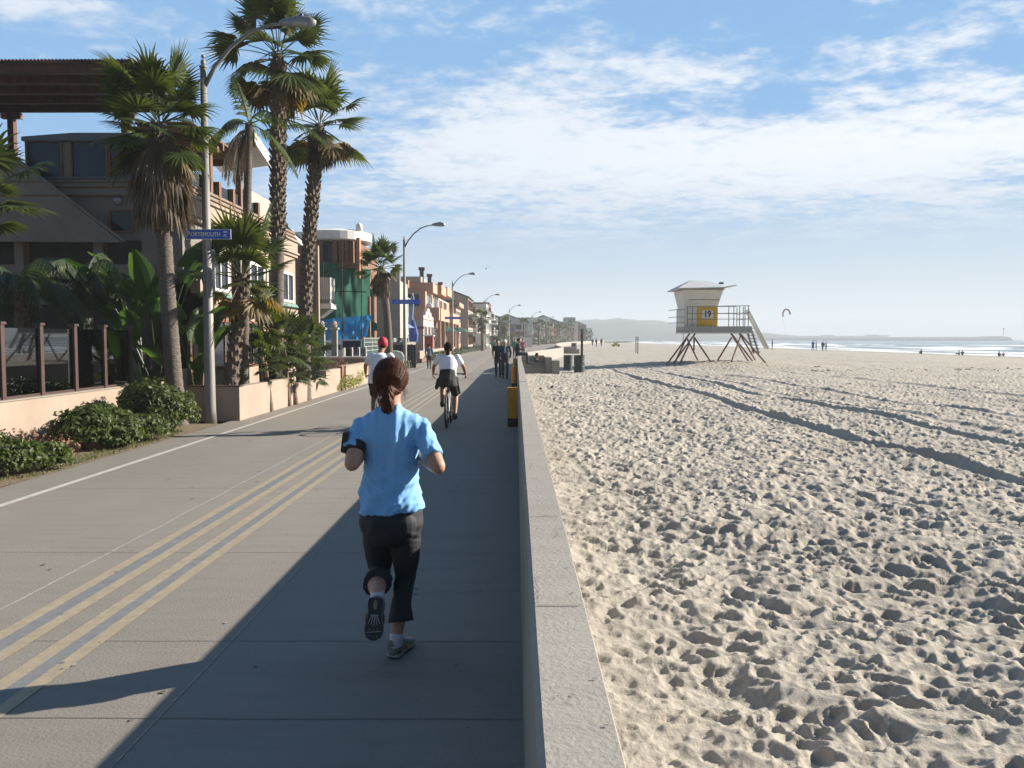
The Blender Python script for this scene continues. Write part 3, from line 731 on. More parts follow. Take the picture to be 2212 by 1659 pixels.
# giant bird of paradise: paddle leaves on long stalks
def paddle(mb, root, az_, lean, stalk, L_, w, r, twist=0, tear=True):
    d = Vector((math.cos(az_) * math.sin(lean), math.sin(az_) * math.sin(lean), math.cos(lean))); p = Vector(root); pts = [p.copy()]
    for i in range(5): p = p + d * stalk / 5; d = (d + Vector((math.cos(az_), math.sin(az_), 0)) * .04).normalized(); pts.append(p.copy())
    mb.tube(pts, [.035, .03, .026, .022, .02, .018], 6)
    side = Vector((-math.sin(az_ + twist), math.cos(az_ + twist), 0)); w = w * 1.35; n_ = 11; prev = None
    for i in range(n_ + 1):
        t_ = i / n_; ww = w * (math.sin(PI * (t_ * .93 + .04)) ** .65) * (1 - .25 * t_) * r.uniform(.92, 1.05); nr = d.cross(side).normalized()
        row = [p - side * ww + nr * ww * .42, p - side * ww * .5 + nr * ww * .10, p, p + side * ww * .5 + nr * ww * .10, p + side * ww + nr * ww * .42]
        if prev: mb.add(prev + row, [(k_, k_ + 1, k_ + 6, k_ + 5) for k_ in range(4) if not (tear and r.random() < .06 and k_ in (0, 3))])
        prev = row; p = p + d * L_ / n_; d = (d + Vector((math.cos(az_), math.sin(az_), -.3)) * .055).normalized()
def strelitzia(label, base, leaves, seed):
    r = random.Random(seed); t = thing('bird_of_paradise_plant', label, 'plant', base, 'giant bird of paradise plants by the patio')
    mb = MB()
    for (px, py, Y, L_, w, a, ln) in leaves:
        tip = P(px, py, Y); root = Vector(base) + Vector((r.uniform(-.25, .25), r.uniform(-.2, .2), 0)); v = tip - root; L_tot = v.length
        lean = math.acos(min(1, v.z / L_tot)); azz = math.atan2(v.y, v.x); paddle(mb, root, azz, lean, max(.2, L_tot - L_ * .95), L_, w, r, a)
    mb.build('leaves', M_leafb, t, smooth=False)
    mb = MB()
    for i in range(5):
        a = r.uniform(0, 6.28); mb.tube([Vector(base) + Vector((math.cos(a) * .2, math.sin(a) * .2, 0)), Vector(base) + Vector((math.cos(a) * .3, math.sin(a) * .3, r.uniform(.9, 1.8)))], [.08, .05], 7)
    mb.build('stalks', M_boot, t)
strelitzia('large dark bird of paradise plant with paddle leaves rising above the patio glass', (-8.2, 18.2, 0),
    [(205, 535, 17.4, 1.25, .21, .4, 0), (232, 560, 17.8, 1.1, .20, .9, 0), (262, 525, 18.2, 1.2, .22, .2, 0), (292, 520, 18.6, 1.3, .24, 1.2, 0), (322, 530, 18, 1.3, .22, .5, 0), (300, 590, 17.6, 1.0, .22, 0, 0), (250, 640, 17.5, .9, .2, .6, 0), (272, 600, 18.4, 1.1, .22, 1.4, 0), (390, 480, 18.4, 1.4, .24, 1.1, 0), (412, 520, 18.0, 1.2, .22, .5, 0), (340, 575, 17.5, 1.2, .24, .9, 0), (225, 600, 18.2, 1.2, .22, 1.5, 0), (285, 650, 17.3, .9, .2, .3, 0)], 21)
strelitzia('smaller bird of paradise plant with bright leaves between the palm trunk and the lamp post', (-7.1, 17.6, 0),
    [(382, 610, 17.0, 1.15, .22, .2, 0), (458, 630, 17.0, 1.3, .26, .1, 0), (486, 665, 17.3, 1.0, .22, .6, 0), (330, 720, 17.2, .9, .15, .9, 0), (432, 745, 17.1, .8, .17, .5, 0), (405, 640, 17.8, 1.1, .22, 1.2, 0), (440, 690, 17.6, .9, .2, .9, 0)], 22)
# dark arching feather palms on the patio behind the glass
for i, (px, py, Y, lb) in enumerate(((45, 618, 16.2, 'dark arching feather palm behind the glass railing at the far left'), (185, 610, 17.5, 'dark arching feather palm behind the glass, left of the paddle leaves'))):
    c_ = P(px, py, Y); r_ = random.Random(90 + i); t = thing('patio_palm', lb, 'palm', (c_.x, c_.y, 0), 'dark patio palms')
    mb = MB(); mb.tube([Vector((c_.x, c_.y, 0)), c_ + Vector((0, 0, -.1))], [.16, .13], 8); mb.build('trunk', M_boot, t)
    mb = MB()
    for k_ in range(22): feather(mb, c_, k_ * 2.4, R(r_.uniform(5, 70)), r_.uniform(1.2, 1.7), r_, 1.5, .42, 34, .8)
    mb.build('crown', M_frond2, t)

# leafy shrubs in the soil strip
def leaf_bush(mb, c, rx, ry, rz, n, r, size=.045, flat=.25, asp=.55, jit=.35):
    c = Vector(c)
    for i in range(n):
        a = r.uniform(0, 2 * PI); u = r.uniform(-.35, 1); s_ = math.sqrt(max(0, 1 - u * u)); rad = (.55 + .5 * r.random() ** .45)
        d = Vector((math.cos(a) * s_, math.sin(a) * s_, u)); lump = 1 + jit * mnoise.noise(Vector((d.x * 2.2 + c.x, d.y * 2.2 + c.y, d.z * 2.2)))
        p = c + Vector((d.x * rx, d.y * ry, d.z * rz)) * rad * lump
        if p.z < .02: p.z = .02 + r.random() * .05
        q = Vector((r.gauss(0, 1), r.gauss(0, 1), r.gauss(0, 1))).normalized(); n_ = (d + q * .8 + Vector((0, 0, .3))).normalized()
        t1 = n_.cross(Vector((r.gauss(0, 1), r.gauss(0, 1), r.gauss(0, 1)))).normalized(); t2 = n_.cross(t1); z_ = size * r.uniform(.6, 1.3)
        mb.add([p - t1 * z_, p + t2 * z_ * asp - t1 * z_ * .1, p + t1 * z_ - n_ * z_ * .35, p - t2 * z_ * asp - t1 * z_ * .1, p + n_ * z_ * -.12], [(0, 1, 4), (1, 2, 4), (2, 3, 4), (3, 0, 4)])
def shrub(label, spots, n, m_=None, size=.045, name='shrub', cat='shrub', group=None, seed=1, stems=True, asp=.55):
    r = random.Random(seed); c0 = spots[0][0]; t = thing(name, label, cat, (c0[0], c0[1], 0), group)
    mb = MB(); tot = sum(s_[1] for s_ in spots)
    for (c_, rx, ry, rz) in spots: leaf_bush(mb, c_, rx, ry, rz, int(n * rx / tot), r, size, asp=asp)
    mb.build('foliage', m_ or M_shrub, t)
    if stems:
        mb = MB()
        for (c_, rx, ry, rz) in spots:
            for i in range(9):
                a = r.uniform(0, 6.28); mb.tube([Vector((c_[0], c_[1], 0)), Vector((c_[0] + math.cos(a) * rx * .35, c_[1] + math.sin(a) * ry * .35, c_[2])), Vector((c_[0] + math.cos(a) * rx * .8, c_[1] + math.sin(a) * ry * .8, c_[2] + rz * r.uniform(.2, .7)))], [.014, .009, .004], 4)
        mb.build('stems', M_twig, t)
    return t
def g3(px, py, z=0): q = G(px, py, 0); return (q.x, q.y, z)
gA = G(40, 1050)
shrub('dark green shrub cut by the left edge, nearest to the camera', [((-6.75, 9.75, .32), .55, .5, .34), ((-6.35, 9.95, .22), .42, .4, .26), ((-6.2, 10.5, .16), .3, .4, .2), ((-7.1, 10.0, .3), .5, .4, .3)], 5200, seed=31)
shrub('wide low green shrub spreading along the foot of the cream wall', [((-6.65, 12.35, .31), .45, .45, .36), ((-6.5, 12.9, .27), .45, .5, .30), ((-6.35, 12.7, .18), .4, .45, .22), ((-6.3, 13.5, .20), .42, .5, .24), ((-6.8, 13.1, .33), .40, .45, .33)], 8000, seed=32)
shrub('tall rounded shrub at the foot of the near palm trunk', [((-6.55, 14.5, .46), .52, .5, .50), ((-6.35, 14.9, .34), .42, .5, .40), ((-6.85, 14.9, .50), .42, .45, .40), ((-6.4, 14.3, .26), .36, .4, .28)], 7600, seed=33)
shrub('sparse reddish dry shrub between the two green shrubs', [((-6.95, 11.2, .20), .5, .4, .26), ((-6.6, 11.5, .12), .3, .3, .2)], 330, M_dry, .035, seed=34)
shrub('yellow green plants at the end of the cream planter wall', [((-5.9, 27.2, .2), .4, 1.1, .36), ((-6.1, 29.2, .25), .5, 1.2, .45), ((-6.3, 31.5, .25), .4, 1.2, .4)], 2600, M_lime, .09, seed=35, asp=.22)
shrub('reddish spiky plant behind the yellow green one', [((-6.7, 30.5, .45), .45, 1, .5)], 700, M_dry, .10, seed=36, asp=.15)
for i, (x_, y0_, y1_, h_, lb) in enumerate(((-6.55, 36.5, 50, .5, 'long low hedge behind the second street lamp'), (-6.5, 62, 88, .45, 'low hedge running behind the white-shirted cyclist'), (-6.6, 92, 128, .5, 'far low hedge beside the third street lamp'))):
    sp = []; yy = y0_
    while yy < y1_: sp.append(((x_ + off(yy) + .25 * mnoise.noise(Vector((yy, 0, 0))), yy, h_ * .45), .5, .9, h_ * (.9 + .3 * mnoise.noise(Vector((yy * .5, 2, 0)))))); yy += 1.3
    shrub(lb, sp, 5200, M_hedge, .075, 'hedge', 'hedge', 'hedges along the far boardwalk', 40 + i, stems=False)
sp = []; yy = 150
while yy < 300: sp.append(((-7.2 + off(yy), yy, 1.0), 1.6, 3.5, 1.3)); yy += 5
shrub('hazy bank of shrubs along the bend of the boardwalk', sp, 4500, M_hedge, .28, 'hedge', 'hedge', None, 47, stems=False)
# soil strip and its patches of grass
sb = MB()
for i in range(40):
    y0_, y1_ = 3 + i * .33, 3 + (i + 1) * .33
    sb.quad((-7.55, y0_, .004), (-5.93 + .05 * mnoise.noise(Vector((y0_ * 2, 0, 0))), y0_, .006), (-5.93 + .05 * mnoise.noise(Vector((y1_ * 2, 0, 0))), y1_, .006), (-7.55, y1_, .004))
struct(sb.build('planting_soil', M_soil))
r_ = random.Random(8); mb = MB()
for i in range(5200):
    y_ = r_.uniform(7, 16.2); x_ = -5.98 - abs(r_.gauss(0, .28)) - (.25 if r_.random() < .4 else 0)
    if mnoise.noise(Vector((x_ * 1.4, y_ * .8, 0))) < -.12: continue
    h_ = r_.uniform(.02, .07); a = r_.uniform(0, 3.14); w_ = .006
    mb.add([(x_ - w_ * math.cos(a), y_ - w_ * math.sin(a), .003), (x_ + w_ * math.cos(a), y_ + w_ * math.sin(a), .003), (x_ + r_.uniform(-.03, .03), y_ + r_.uniform(-.03, .03), h_)], [(0, 1, 2)])
tag(mb.build('grass', material('short strip grass', (.10, .13, .03), (.22, .20, .07), 3, .7, trans=.2)), 'thin grass and weeds along the edge of the paving', 'grass', None, 'stuff')
# ---------------------------------------------------------------- buildings
M_stucco = material('tan stucco', (.265, .235, .215), (.23, .205, .185), 1.2, .92, .004, 60)
M_cream = material('cream stucco', (.43, .345, .28), (.375, .30, .24), 1.4, .92, .006, 45)
M_white = material('white paint', (.72, .71, .68), (.62, .61, .58), 1.5, .6)
M_peach = material('peach stucco', (.58, .36, .25), (.53, .32, .22), .8, .9)
M_redw = material('red brown timber', (.12, .038, .026), (.075, .026, .019), 5, .65, .003, 20, stretch=(1, 1, .2))
M_brownw = material('brown timber', (.24, .12, .065), (.16, .075, .04), 5, .7, .003, 20)
M_postw = material('dark plum metal', (.085, .045, .04), (.06, .035, .03), 5, .5)
M_trim = material('orange brown trim', (.26, .115, .05), (.20, .085, .04), 4, .7)
M_glassdark = material('dark window glass', (.010, .014, .020), (.016, .02, .028), 1, .10, spec=.35)
M_glassblue = material('blue reflecting window glass', (.014, .022, .045), (.02, .03, .055), 1, .08, spec=.35)
M_roofg = material('blue grey metal roof', (.10, .13, .17), (.08, .10, .13), 2, .45)
M_gutter = material('sea green gutter', (.20, .34, .32), (.16, .28, .27), 3, .6)
M_grey = material('grey siding', (.30, .31, .31), (.26, .27, .27), 2, .8)
M_dkroof = material('dark shingle roof', (.07, .07, .075), (.11, .105, .10), 6, .9)
M_dark = material('dark recess', (.02, .018, .016), (.035, .03, .027), 2, .9)
M_brick = material('brown brick', (.26, .15, .11), (.20, .11, .08), 3, .9)
M_conc2 = material('pale masonry', (.46, .43, .38), (.40, .37, .33), 2, .9)
M_steel = material('galvanised steel', (.38, .38, .39), (.30, .30, .31), 8, .45, metallic=.5)
M_black = material('black rubber', (.015, .015, .016), (.025, .025, .026), 9, .6)
M_glassrail = glass_mat('clear balustrade glass', (.80, .88, .90), .30)
M_glasspatio = glass_mat('tinted patio glass', (.46, .52, .52), .55)

def window_on(parent, x0, x1, y0, y1, z0, z1, face, m_glass=None, m_fr=None, fr=.07, mull=1, dep=.05):
    """window part with a pane sub-part. face: 'E' (towards the sea, plane x=x0) or 'S' (towards the camera, plane y=y0)"""
    m_fr = m_fr or M_white; m_glass = m_glass or M_glassdark; mb = MB(); g = MB()
    if face == 'E':
        X = x0; mb.box((X - .02, y0 - fr, z0 - fr), (X + dep, y0, z1 + fr)); mb.box((X - .02, y1, z0 - fr), (X + dep, y1 + fr, z1 + fr))
        mb.box((X - .02, y0, z0 - fr), (X + dep, y1, z0)); mb.box((X - .02, y0, z1), (X + dep, y1, z1 + fr))
        for i in range(1, mull): q = y0 + (y1 - y0) * i / mull; mb.box((X + .012, q - fr * .35, z0), (X + dep - .004, q + fr * .35, z1))
        g.box((X - .015, y0, z0), (X + .010, y1, z1))
    else:
        Y = y0; mb.box((x0 - fr, Y - dep, z0 - fr), (x0, Y + .02, z1 + fr)); mb.box((x1, Y - dep, z0 - fr), (x1 + fr, Y + .02, z1 + fr))
        mb.box((x0, Y - dep, z0 - fr), (x1, Y + .02, z0)); mb.box((x0, Y - dep, z1), (x1, Y + .02, z1 + fr))
        for i in range(1, mull): q = x0 + (x1 - x0) * i / mull; mb.box((q - fr * .35, Y - dep + .004, z0), (q + fr * .35, Y - .012, z1))
        g.box((x0, Y - .010, z0), (x1, Y + .015, z1))
    f_ = mb.build('window', m_fr, parent); g.build('pane', m_glass, f_); return f_

# ---- the big beach building, shaded side towards the camera
YF = 21.0; XE = -8.57
def fx(px): return D(px, 400, YF).x
def fz(py): return D(200, py, YF).z
bb = thing('beach_building', 'large shaded tan stucco building with pergolas and a blue roofed dormer at the left', 'building', (-12, YF, 0))
w = MB()
w.box((-24, YF, fz(386)), (XE, 31.6, fz(422)))                       # parapet band, two fillets cut it below
w.box((-24, YF + .05, fz(600)), (XE - .05, 31.55, fz(422)))
w.box((-24, YF + .05, -.05), (XE - 1.6, 31.4, fz(600)))
w.box((-24, YF + .02, fz(640)), (fx(330), YF + .9, fz(571)))         # balcony front
w.box((-24, YF, fz(521) + .02), (XE, YF + .6, fz(600) + .9)) if False else None
wall_ = w.build('wall', M_stucco, bb)
f = MB()
for py in (393, 404, 422): f.box((-24, YF - .045, fz(py) - .015), (XE + .045, YF + .02, fz(py) + .012)); f.box((XE - .02, YF - .045, fz(py) - .015), (XE + .045, 31.6, fz(py) + .012))
f.build('cornice', M_trim, bb)
# stair wing in front, sloping edge
P0 = D(-60, 272, YF - .55); P1_ = D(262, 523, YF - .55)
w = MB(); w.prism([(-24, YF - .55, fz(520)), (P1_.x, YF - .55, P1_.z), (P0.x, YF - .55, P0.z), (-24, YF - .55, P0.z + 3)], (0, .12, 0)); w.build('stair_wall', M_stucco, bb)
w = MB(); w.bar(P0 + Vector((-.02, .06, .03)), P1_ + Vector((.06, .06, .02)), .18, .04); w.build('stair_coping', M_stucco, bb)
w = MB()
for py in (392, 422):
    a = D(0, py, YF - .56); xr = P0.x + (a.z - P0.z) / (P1_.z - P0.z) * (P1_.x - P0.x); w.box((-24, YF - .575, a.z - .015), (xr - .05, YF - .545, a.z + .012))
w.build('stair_fillet', M_trim, bb)
# dormer with two large windows
w = MB(); w.box((fx(53), YF + .12, fz(386)), (fx(300), YF + 3.5, fz(302)))
w.build('dormer_wall', M_stucco, bb)
w = MB(); w.prism([(fx(50), YF - .02, fz(304)), (fx(305), YF - .02, fz(304)), (fx(305), YF - .02, fz(287)), (fx(160), YF - .02, fz(287)), (fx(50), YF - .02, fz(295))], (0, 3.8, 0)); w.build('roof', M_roofg, bb)
for a, b_ in ((57, 129), (154, 227), (236, 290)): window_on(bb, fx(a), fx(b_), YF + .12, 0, fz(381), fz(306), 'S', M_glassblue, M_brownw, .045, 1, .06)
w = MB(); w.box((fx(53), YF + .0, fz(388)), (fx(300), YF + .3, fz(382))); w.build('sill', M_roofg, bb)
window_on(bb, fx(236), fx(282), YF + .05, 0, fz(498), fz(456), 'S', M_glassdark, M_trim, .05)
# round wall lamp
w = MB(); c_ = D(254, 434, YF - .02); w.ell(c_, (.115, .10, .115), 16, 10); w.build('wall_lamp', M_steel, bb, smooth=True)
# ribbon window of the middle floor between piers
w = MB(); w.box((-24, YF + .03, fz(571)), (fx(300), YF + .08, fz(519))); w.build('ribbon_window', M_dark, bb)
for a, b_ in ((32, 51), (202, 221)):
    w = MB(); w.box((fx(a), YF - .12, fz(640)), (fx(b_), YF + .1, fz(516))); w.build('pier', M_stucco, bb)
    w = MB(); w.box((fx(a) - .03, YF - .15, fz(516)), (fx(b_) + .03, YF + .1, fz(512))); w.build('pier_cap', M_white, bb)
    w = MB(); w.box((fx(b_) + .015, YF - .02, fz(572)), (fx(b_) + .075, YF + .06, fz(519))); w.build('window_jamb', M_trim, bb)
w = MB(); w.box((-24, YF + .03, -.05), (XE - 1.7, YF + .1, 2.6)); w.build('ground_floor_shade', M_dark, bb)  # near-black sheet painting in the shade under the overhang
# sea-facing side
w = MB()
w.box((XE - .35, YF + .05, fz(470)), (XE + .10, 31.6, 5.44)); w.box((XE - .3, YF + 1.6, 4.2), (XE + .02, 31.5, fz(470)))
w.build('parapet', M_cream, bb)
w = MB(); w.box((XE - .02, YF - .05, 4.93), (XE + .17, 31.62, 4.99)); w.box((XE - .02, YF - .05, 5.40), (XE + .17, 31.62, 5.47)); w.build('parapet_moulding', M_cream, bb)
w = MB(); w.box((XE - .25, 22.0, 2.95), (XE + .02, 31.5, 4.2)); w.box((XE - .2, 22.0, .0), (XE + .02, 31.5, 2.5)); w.build('sea_front_wall', M_cream, bb)
for a, b_ in ((22.9, 24.0), (24.5, 25.6), (26.1, 27.4), (27.9, 29.2), (29.7, 31.0)): window_on(bb, XE + .02, 0, a, b_, 3.15, 4.1, 'E', M_glassdark, M_white, .08, 2)
for a, b_ in ((22.8, 24.6), (25.4, 27.0), (27.8, 29.2), (29.8, 31.0)): window_on(bb, XE + .02, 0, a, b_, .9, 2.2, 'E', M_glassdark, M_trim, .07, 2)
w = MB(); w.box((XE, 22.3, 2.5), (XE + .28, 31.7, 2.86)); w.build('fascia', M_cream, bb)
w = MB(); w.box((XE - .1, 22.3, 2.865), (XE + .42, 31.9, 2.97)); w.build('gutter', M_gutter, bb)
w = MB(); w.box((-13, 31.0, 5.44), (XE - .3, 31.6, 5.9)); w.build('rear_wall', M_cream, bb)

# terrace balustrade: glass between brown posts
t = thing('terrace_balustrade', 'glass balustrade with square brown posts on the roof terrace of the tan building', 'balustrade', (XE, 21.5, 5.44))
py_ = [21.35, 22.6, 23.65, 24.8, 25.9, 27.2]
for i, yy in enumerate(py_):
    w = MB(); w.box((XE - .16, yy - .09, 5.47), (XE + .02, yy + .09, 6.22)); w.build('post', M_brownw, t)
for a, b_ in zip(py_, py_[1:]):
    w = MB(); w.box((XE - .075, a + .10, 5.52), (XE - .065, b_ - .10, 6.15)); w.build('glass_panel', M_glassrail, t)
w = MB(); w.box((XE - .35, 26.6, 5.47), (XE - .18, 27.1, 6.16)); tag(w.build('terrace_planter', M_stucco), 'brown box standing on the terrace at the end of the balustrade', 'planter')

# pergolas: beams, cross slats, posts
def pergola(name, label, x0, x1, y0, y1, z, nb, ns, posts, m_):
    t = thing(name, label, 'pergola', (x0, y0, 0), 'timber pergolas on the roof terraces')
    w = MB()
    for i in range(nb): q = y0 + .1 + (y1 - y0 - .2) * i / (nb - 1); w = MB(); w.box((x0, q - .05, z + .02), (x1, q + .05, z + .22)); w.build('beam', m_, t)
    w = MB()
    for i in range(ns):
        q = x0 + .05 + (x1 - x0 - .1) * i / (ns - 1); w.box((q - .024, y0 - .12, z + .222), (q + .024, y1 + .12, z + .262))
    w.build('slats', m_, t)
    for (px_, py_2, zb) in posts:
        w = MB(); w.box((px_ - .085, py_2 - .085, zb), (px_ + .085, py_2 + .085, z + .018)); w.build('post', m_, t)
        w = MB(); w.box((px_ - .28, py_2 - .07, z - .16), (px_ + .28, py_2 + .07, z - .004)); w.build('bracket', M_brownw, t)
    return t
pergola('pergola', 'large dark red timber pergola over the roof terrace at the top left', -20, D(290, 150, 19.8).x, 19.75, 23.4, 8.10, 5, 125, [(D(27, 300, 23.3).x, 23.3, 5.9), (D(272, 300, 23.3).x, 23.3, 5.9)], M_redw)
pergola('pergola', 'smaller brown timber pergola over the sea side terrace, right of the near palm', -10.0, XE + .1, 21.6, 25.9, 7.12, 5, 22, [(XE - .1, 23.1, 5.47), (XE - .1, 25.6, 5.47), (-9.8, 23.1, 5.47)], M_brownw)
t = thing('lattice_screen', 'diagonal timber lattice screen under the smaller pergola', 'lattice', (XE - .8, 22.4, 6.2))
w = MB()
for i in range(-10, 16):
    a = Vector((XE - 1.9 + i * .12, 22.45, 6.1))
    for s_ in (1, -1):
        p = Vector((XE - 1.9 + i * .12, 22.45 + .012 * s_, 6.2)); q = p + Vector((.8 * s_, 0, .8))
        if s_ < 0: p.x += .0
        if min(p.x, q.x) > XE - 2.0 and max(p.x, q.x) < XE + .05: w.bar(p, q, .02, .03, (0, 1, 0))
w.build('laths', M_brownw, t)
w = MB(); w.box((XE - 2.0, 22.42, 6.14), (XE, 22.48, 6.2)); w.box((XE - 2.0, 22.42, 7.0), (XE, 22.48, 7.06)); w.build('frame', M_brownw, t)
# white flying roof behind
t = thing('canopy_roof', 'white flying roof with a pointed corner behind the thin palm', 'roof canopy', (-9, 26.5, 6))
a, b_, c_, d_ = D(582, 358, 27.2), D(546, 303, 25.2), D(440, 330, 27.5), D(476, 372, 30)
w = MB(); w.prism([a, b_, c_, d_], (0, 0, .13)); w.build('soffit', M_white, t)
w = MB(); w.bar(a + Vector((.03, 0, .12)), b_ + Vector((.03, 0, .12)), .06, .34); w.build('fascia', M_white, t)
w = MB(); w.box((-11.5, 28.5, 5.5), (-9.3, 31, 6.9)); w.build('wall', M_conc2, t)
w = MB(); w.box((-9.32, 29.0, 6.0), (-9.28, 29.6, 6.5)); w.build('light_panel', M_white, t)

# cream patio wall with glass railing
t = thing('patio_wall', 'low cream stucco wall along the soil strip at the left', 'wall', (-7.6, 8, 0))
w = MB(); w.box((-7.82, 2, -.05), (-7.57, 16.25, .78)); w.build('wall_body', M_cream, t)
w = MB(); w.box((-7.568, 2, -.04), (-7.560, 14.8, .17)); w.build('painted_base', material('pink painted plinth', (.45, .22, .17), (.36, .17, .13), 4, .9), t)
w = MB(); w.box((-7.84, 2, .781), (-7.55, 16.27, .80)); w.build('coping', M_curb, t)
t = thing('glass_railing', 'glass wind screen with dark square posts standing on the cream wall', 'railing', (-7.7, 8, .8))
ysx = [8.05, 9.05, 10.05, 11.05, 12.06, 13.06, 14.07, 15.08, 16.1]
for yy in ysx:
    w = MB(); w.box((-7.745, yy - .045, .801), (-7.655, yy + .045, 1.93)); w.box((-7.765, yy - .065, 1.93), (-7.635, yy + .065, 1.97)); w.build('post', M_postw, t)
for a, b_ in zip(ysx, ysx[1:]):
    w = MB(); w.box((-7.706, a + .05, .84), (-7.694, b_ - .05, 1.88)); w.build('glass_panel', M_glasspatio, t)
w = MB(); w.box((-7.72, 8, .803), (-7.68, 16.1, .84)); w.build('bottom_rail', M_postw, t)
w = MB(); w.box((-8.0, 16.3, 0), (-7.6, 16.42, .86)); w.build('side_pier', M_cream, t) if False else None
t = thing('gate_pier', 'short cream pier with a dark plum post at the end of the patio wall', 'pier', (-7.5, 16.3, 0))
w = MB(); w.box((-7.58, 16.30, -.02), (-7.2, 16.5, .84)); w.build('pier_body', M_cream, t)
w = MB(); w.box((-7.24, 16.24, 0), (-7.17, 16.31, .98)); w.build('post', M_postw, t)
tag(MB().box((-7.50, 15.4, .35), (-7.46, 15.75, .72)).build('red_notice', material('red notice', (.55, .09, .04), rough=.6)), 'small orange red notice on the cream wall behind the shrub', 'notice') if False else None

# planter walls
t = thing('planter_wall', 'cream stucco planter wall at the corner right of the lamp post, with a notch in its top', 'planter', (-6, 17, 0))
w = MB()
w.box((-6.85, 16.85, -.02), (-5.78, 17.05, .71))                        # shaded face towards the camera
w.box((-5.98, 17.05, -.02), (-5.78, 21.2, .71)); w.box((-5.98, 21.2, -.02), (-5.78, 24.6, .53)); w.box((-5.98, 24.6, -.02), (-5.78, 26.6, .74))
w.build('wall_body', M_cream, t)
w = MB(); w.box((-6.87, 16.83, .711), (-5.76, 17.07, .735)); w.build('coping', M_postw, t)
w = MB(); w.box((-6.85, 17.06, .0), (-5.99, 26.5, .45)); w.build('soil', M_soil, t)
w = MB(); w.box((-6.07, 24.5, .45), (-5.985, 24.75, .62)); w.build('vent_box', M_dark, t)
t = thing('garden_wall', 'second cream wall past the planter, with a timber gate post at its near end', 'wall', (-5.7, 28, 0))
w = MB(); w.box((-5.95, 27.15, -.02), (-5.72, 31.4, .76)); w.box((-7.6, 31.3, -.02), (-5.72, 31.5, .95)); w.box((-5.97, 27.13, .761), (-5.70, 31.42, .80)); w.build('wall_body', M_cream, t)
w = MB(); w.box((-5.90, 26.75, 0), (-5.76, 27.1, .80)); w.build('gate_post', M_trim, t)
w = MB(); w.box((-7.62, 31.28, .951), (-5.70, 31.55, 1.02)); w.build('white_coping', M_white, t)

# patio furniture side: lit porch behind the bird-of-paradise
t = thing('porch_wall', 'cream porch wall with a wooden bench top behind the lamp post', 'wall', (-7.4, 19, 0))
w = MB(); w.box((-8.55, 20.2, -.02), (-6.9, 20.45, .95)); w.build('wall_body', M_cream, t)
w = MB(); w.box((-8.0, 20.12, .96), (-7.0, 20.5, 1.03)); w.build('bench_top', M_trim, t)
w = MB(); w.box((-7.03, 20.1, 0), (-6.8, 20.6, 4.1)); w.build('pillar', M_cream, t)

# street signs etc. come later. Tan neighbour with the projecting bay
t = thing('neighbour_house', 'tan stucco house wall rising behind the leaning palm, with a white ribbed balcony bay', 'house', (-9, 34.6, 0))
w = MB(); w.box((-20, 34.6, -.02), (-8.5, 35.0, 5.65)); w.build('wall', material('taupe stucco', (.30, .225, .18), (.26, .19, .155), 1, .9), t)
w = MB(); w.box((-8.52, 34.55, -.02), (-8.40, 34.75, 5.65)); w.build('lit_edge_strip', M_cream, t)  # paler strip that puts the sunlit wall edge into the colour
w = MB(); w.box((-8.50, 35.01, 3.22), (-8.02, 35.9, 4.34)); w.build('balcony_bay', M_grey, t)
w = MB()
for i in range(6): w.box((-8.46 + i * .085, 34.98, 3.4), (-8.42 + i * .085, 35.008, 4.32))
for i in range(7): w.box((-8.02, 35.03 + i * .12, 3.4), (-7.99, 35.09 + i * .12, 4.34))
w.box((-8.5, 34.97, 3.0), (-7.96, 35.95, 3.219)); w.build('bay_ribs', M_white, t)
w = MB(); w.prism([(-8.5, 35.02, 2.99), (-8.0, 35.02, 2.99), (-8.5, 35.02, 2.6)], (0, .85, 0)); w.build('bay_bracket', M_grey, t)
window_on(t, -9.6, -8.9, 34.6, 0, 1.2, 1.9, 'S', M_dark, M_trim, .04)
w = MB(); a = D(609, 533, 36); b_ = D(660, 533, 36); c_ = D(622, 491, 36)
w.prism([(a.x - 2, 36, a.z - .4), (b_.x, 36, a.z - .4), (b_.x, 36, b_.z), (b_.x - .2, 36, b_.z + .1), (c_.x, 36, c_.z), (a.x - 2, 36, c_.z - .1)], (0, .8, 0)); w.build('gable', M_white, t)
w = MB(); w.bar(c_ + Vector((-.1, -.05, .05)), Vector((b_.x + .1, 35.95, b_.z + .12)), .12, .1); w.bar(c_ + Vector((.05, -.05, .05)), Vector((a.x - 2, 35.95, c_.z)), .12, .1); w.build('gable_trim', M_gutter, t)

# ---- house under construction: green netting, blue tarpaulin, round white roof
YC = 46.5
def cx(px): return D(px, 600, YC).x
def cz(py): return D(720, py, YC).z
t = thing('unfinished_house', 'unfinished house with bare orange timber columns and a round white roof', 'house', (-11, YC, 0))
w = MB(); w.box((-22, YC + 1.5, 0), (cx(770), YC + 7, cz(520))); w.build('wall', M_brownw, t)
w = MB()
for px in (684, 716, 731, 744, 752): w.box((cx(px) - .14, YC + .9, cz(568)), (cx(px) + .14, YC + 1.2, cz(516)))
w.build('timber_columns', M_trim, t)
w = MB(); w.box((cx(768), YC + .3, cz(600)), (cx(775), YC + .8, cz(512))); w.build('corner_post', material('orange sheathing', (.50, .24, .11), (.42, .19, .09), 3, .8), t)
window_on(t, cx(686), cx(713), YC + 1.5, 0, cz(566), cz(522), 'S', M_glassblue, M_trim, .06, 2)
w = MB(); w.box((cx(655), YC + .25, cz(566) - .3), (cx(772), YC + 1.5, cz(567))); w.build('floor_deck', M_trim, t)
w = MB(); n_ = 30; cxr, cyr = cx(706), YC + 2.6
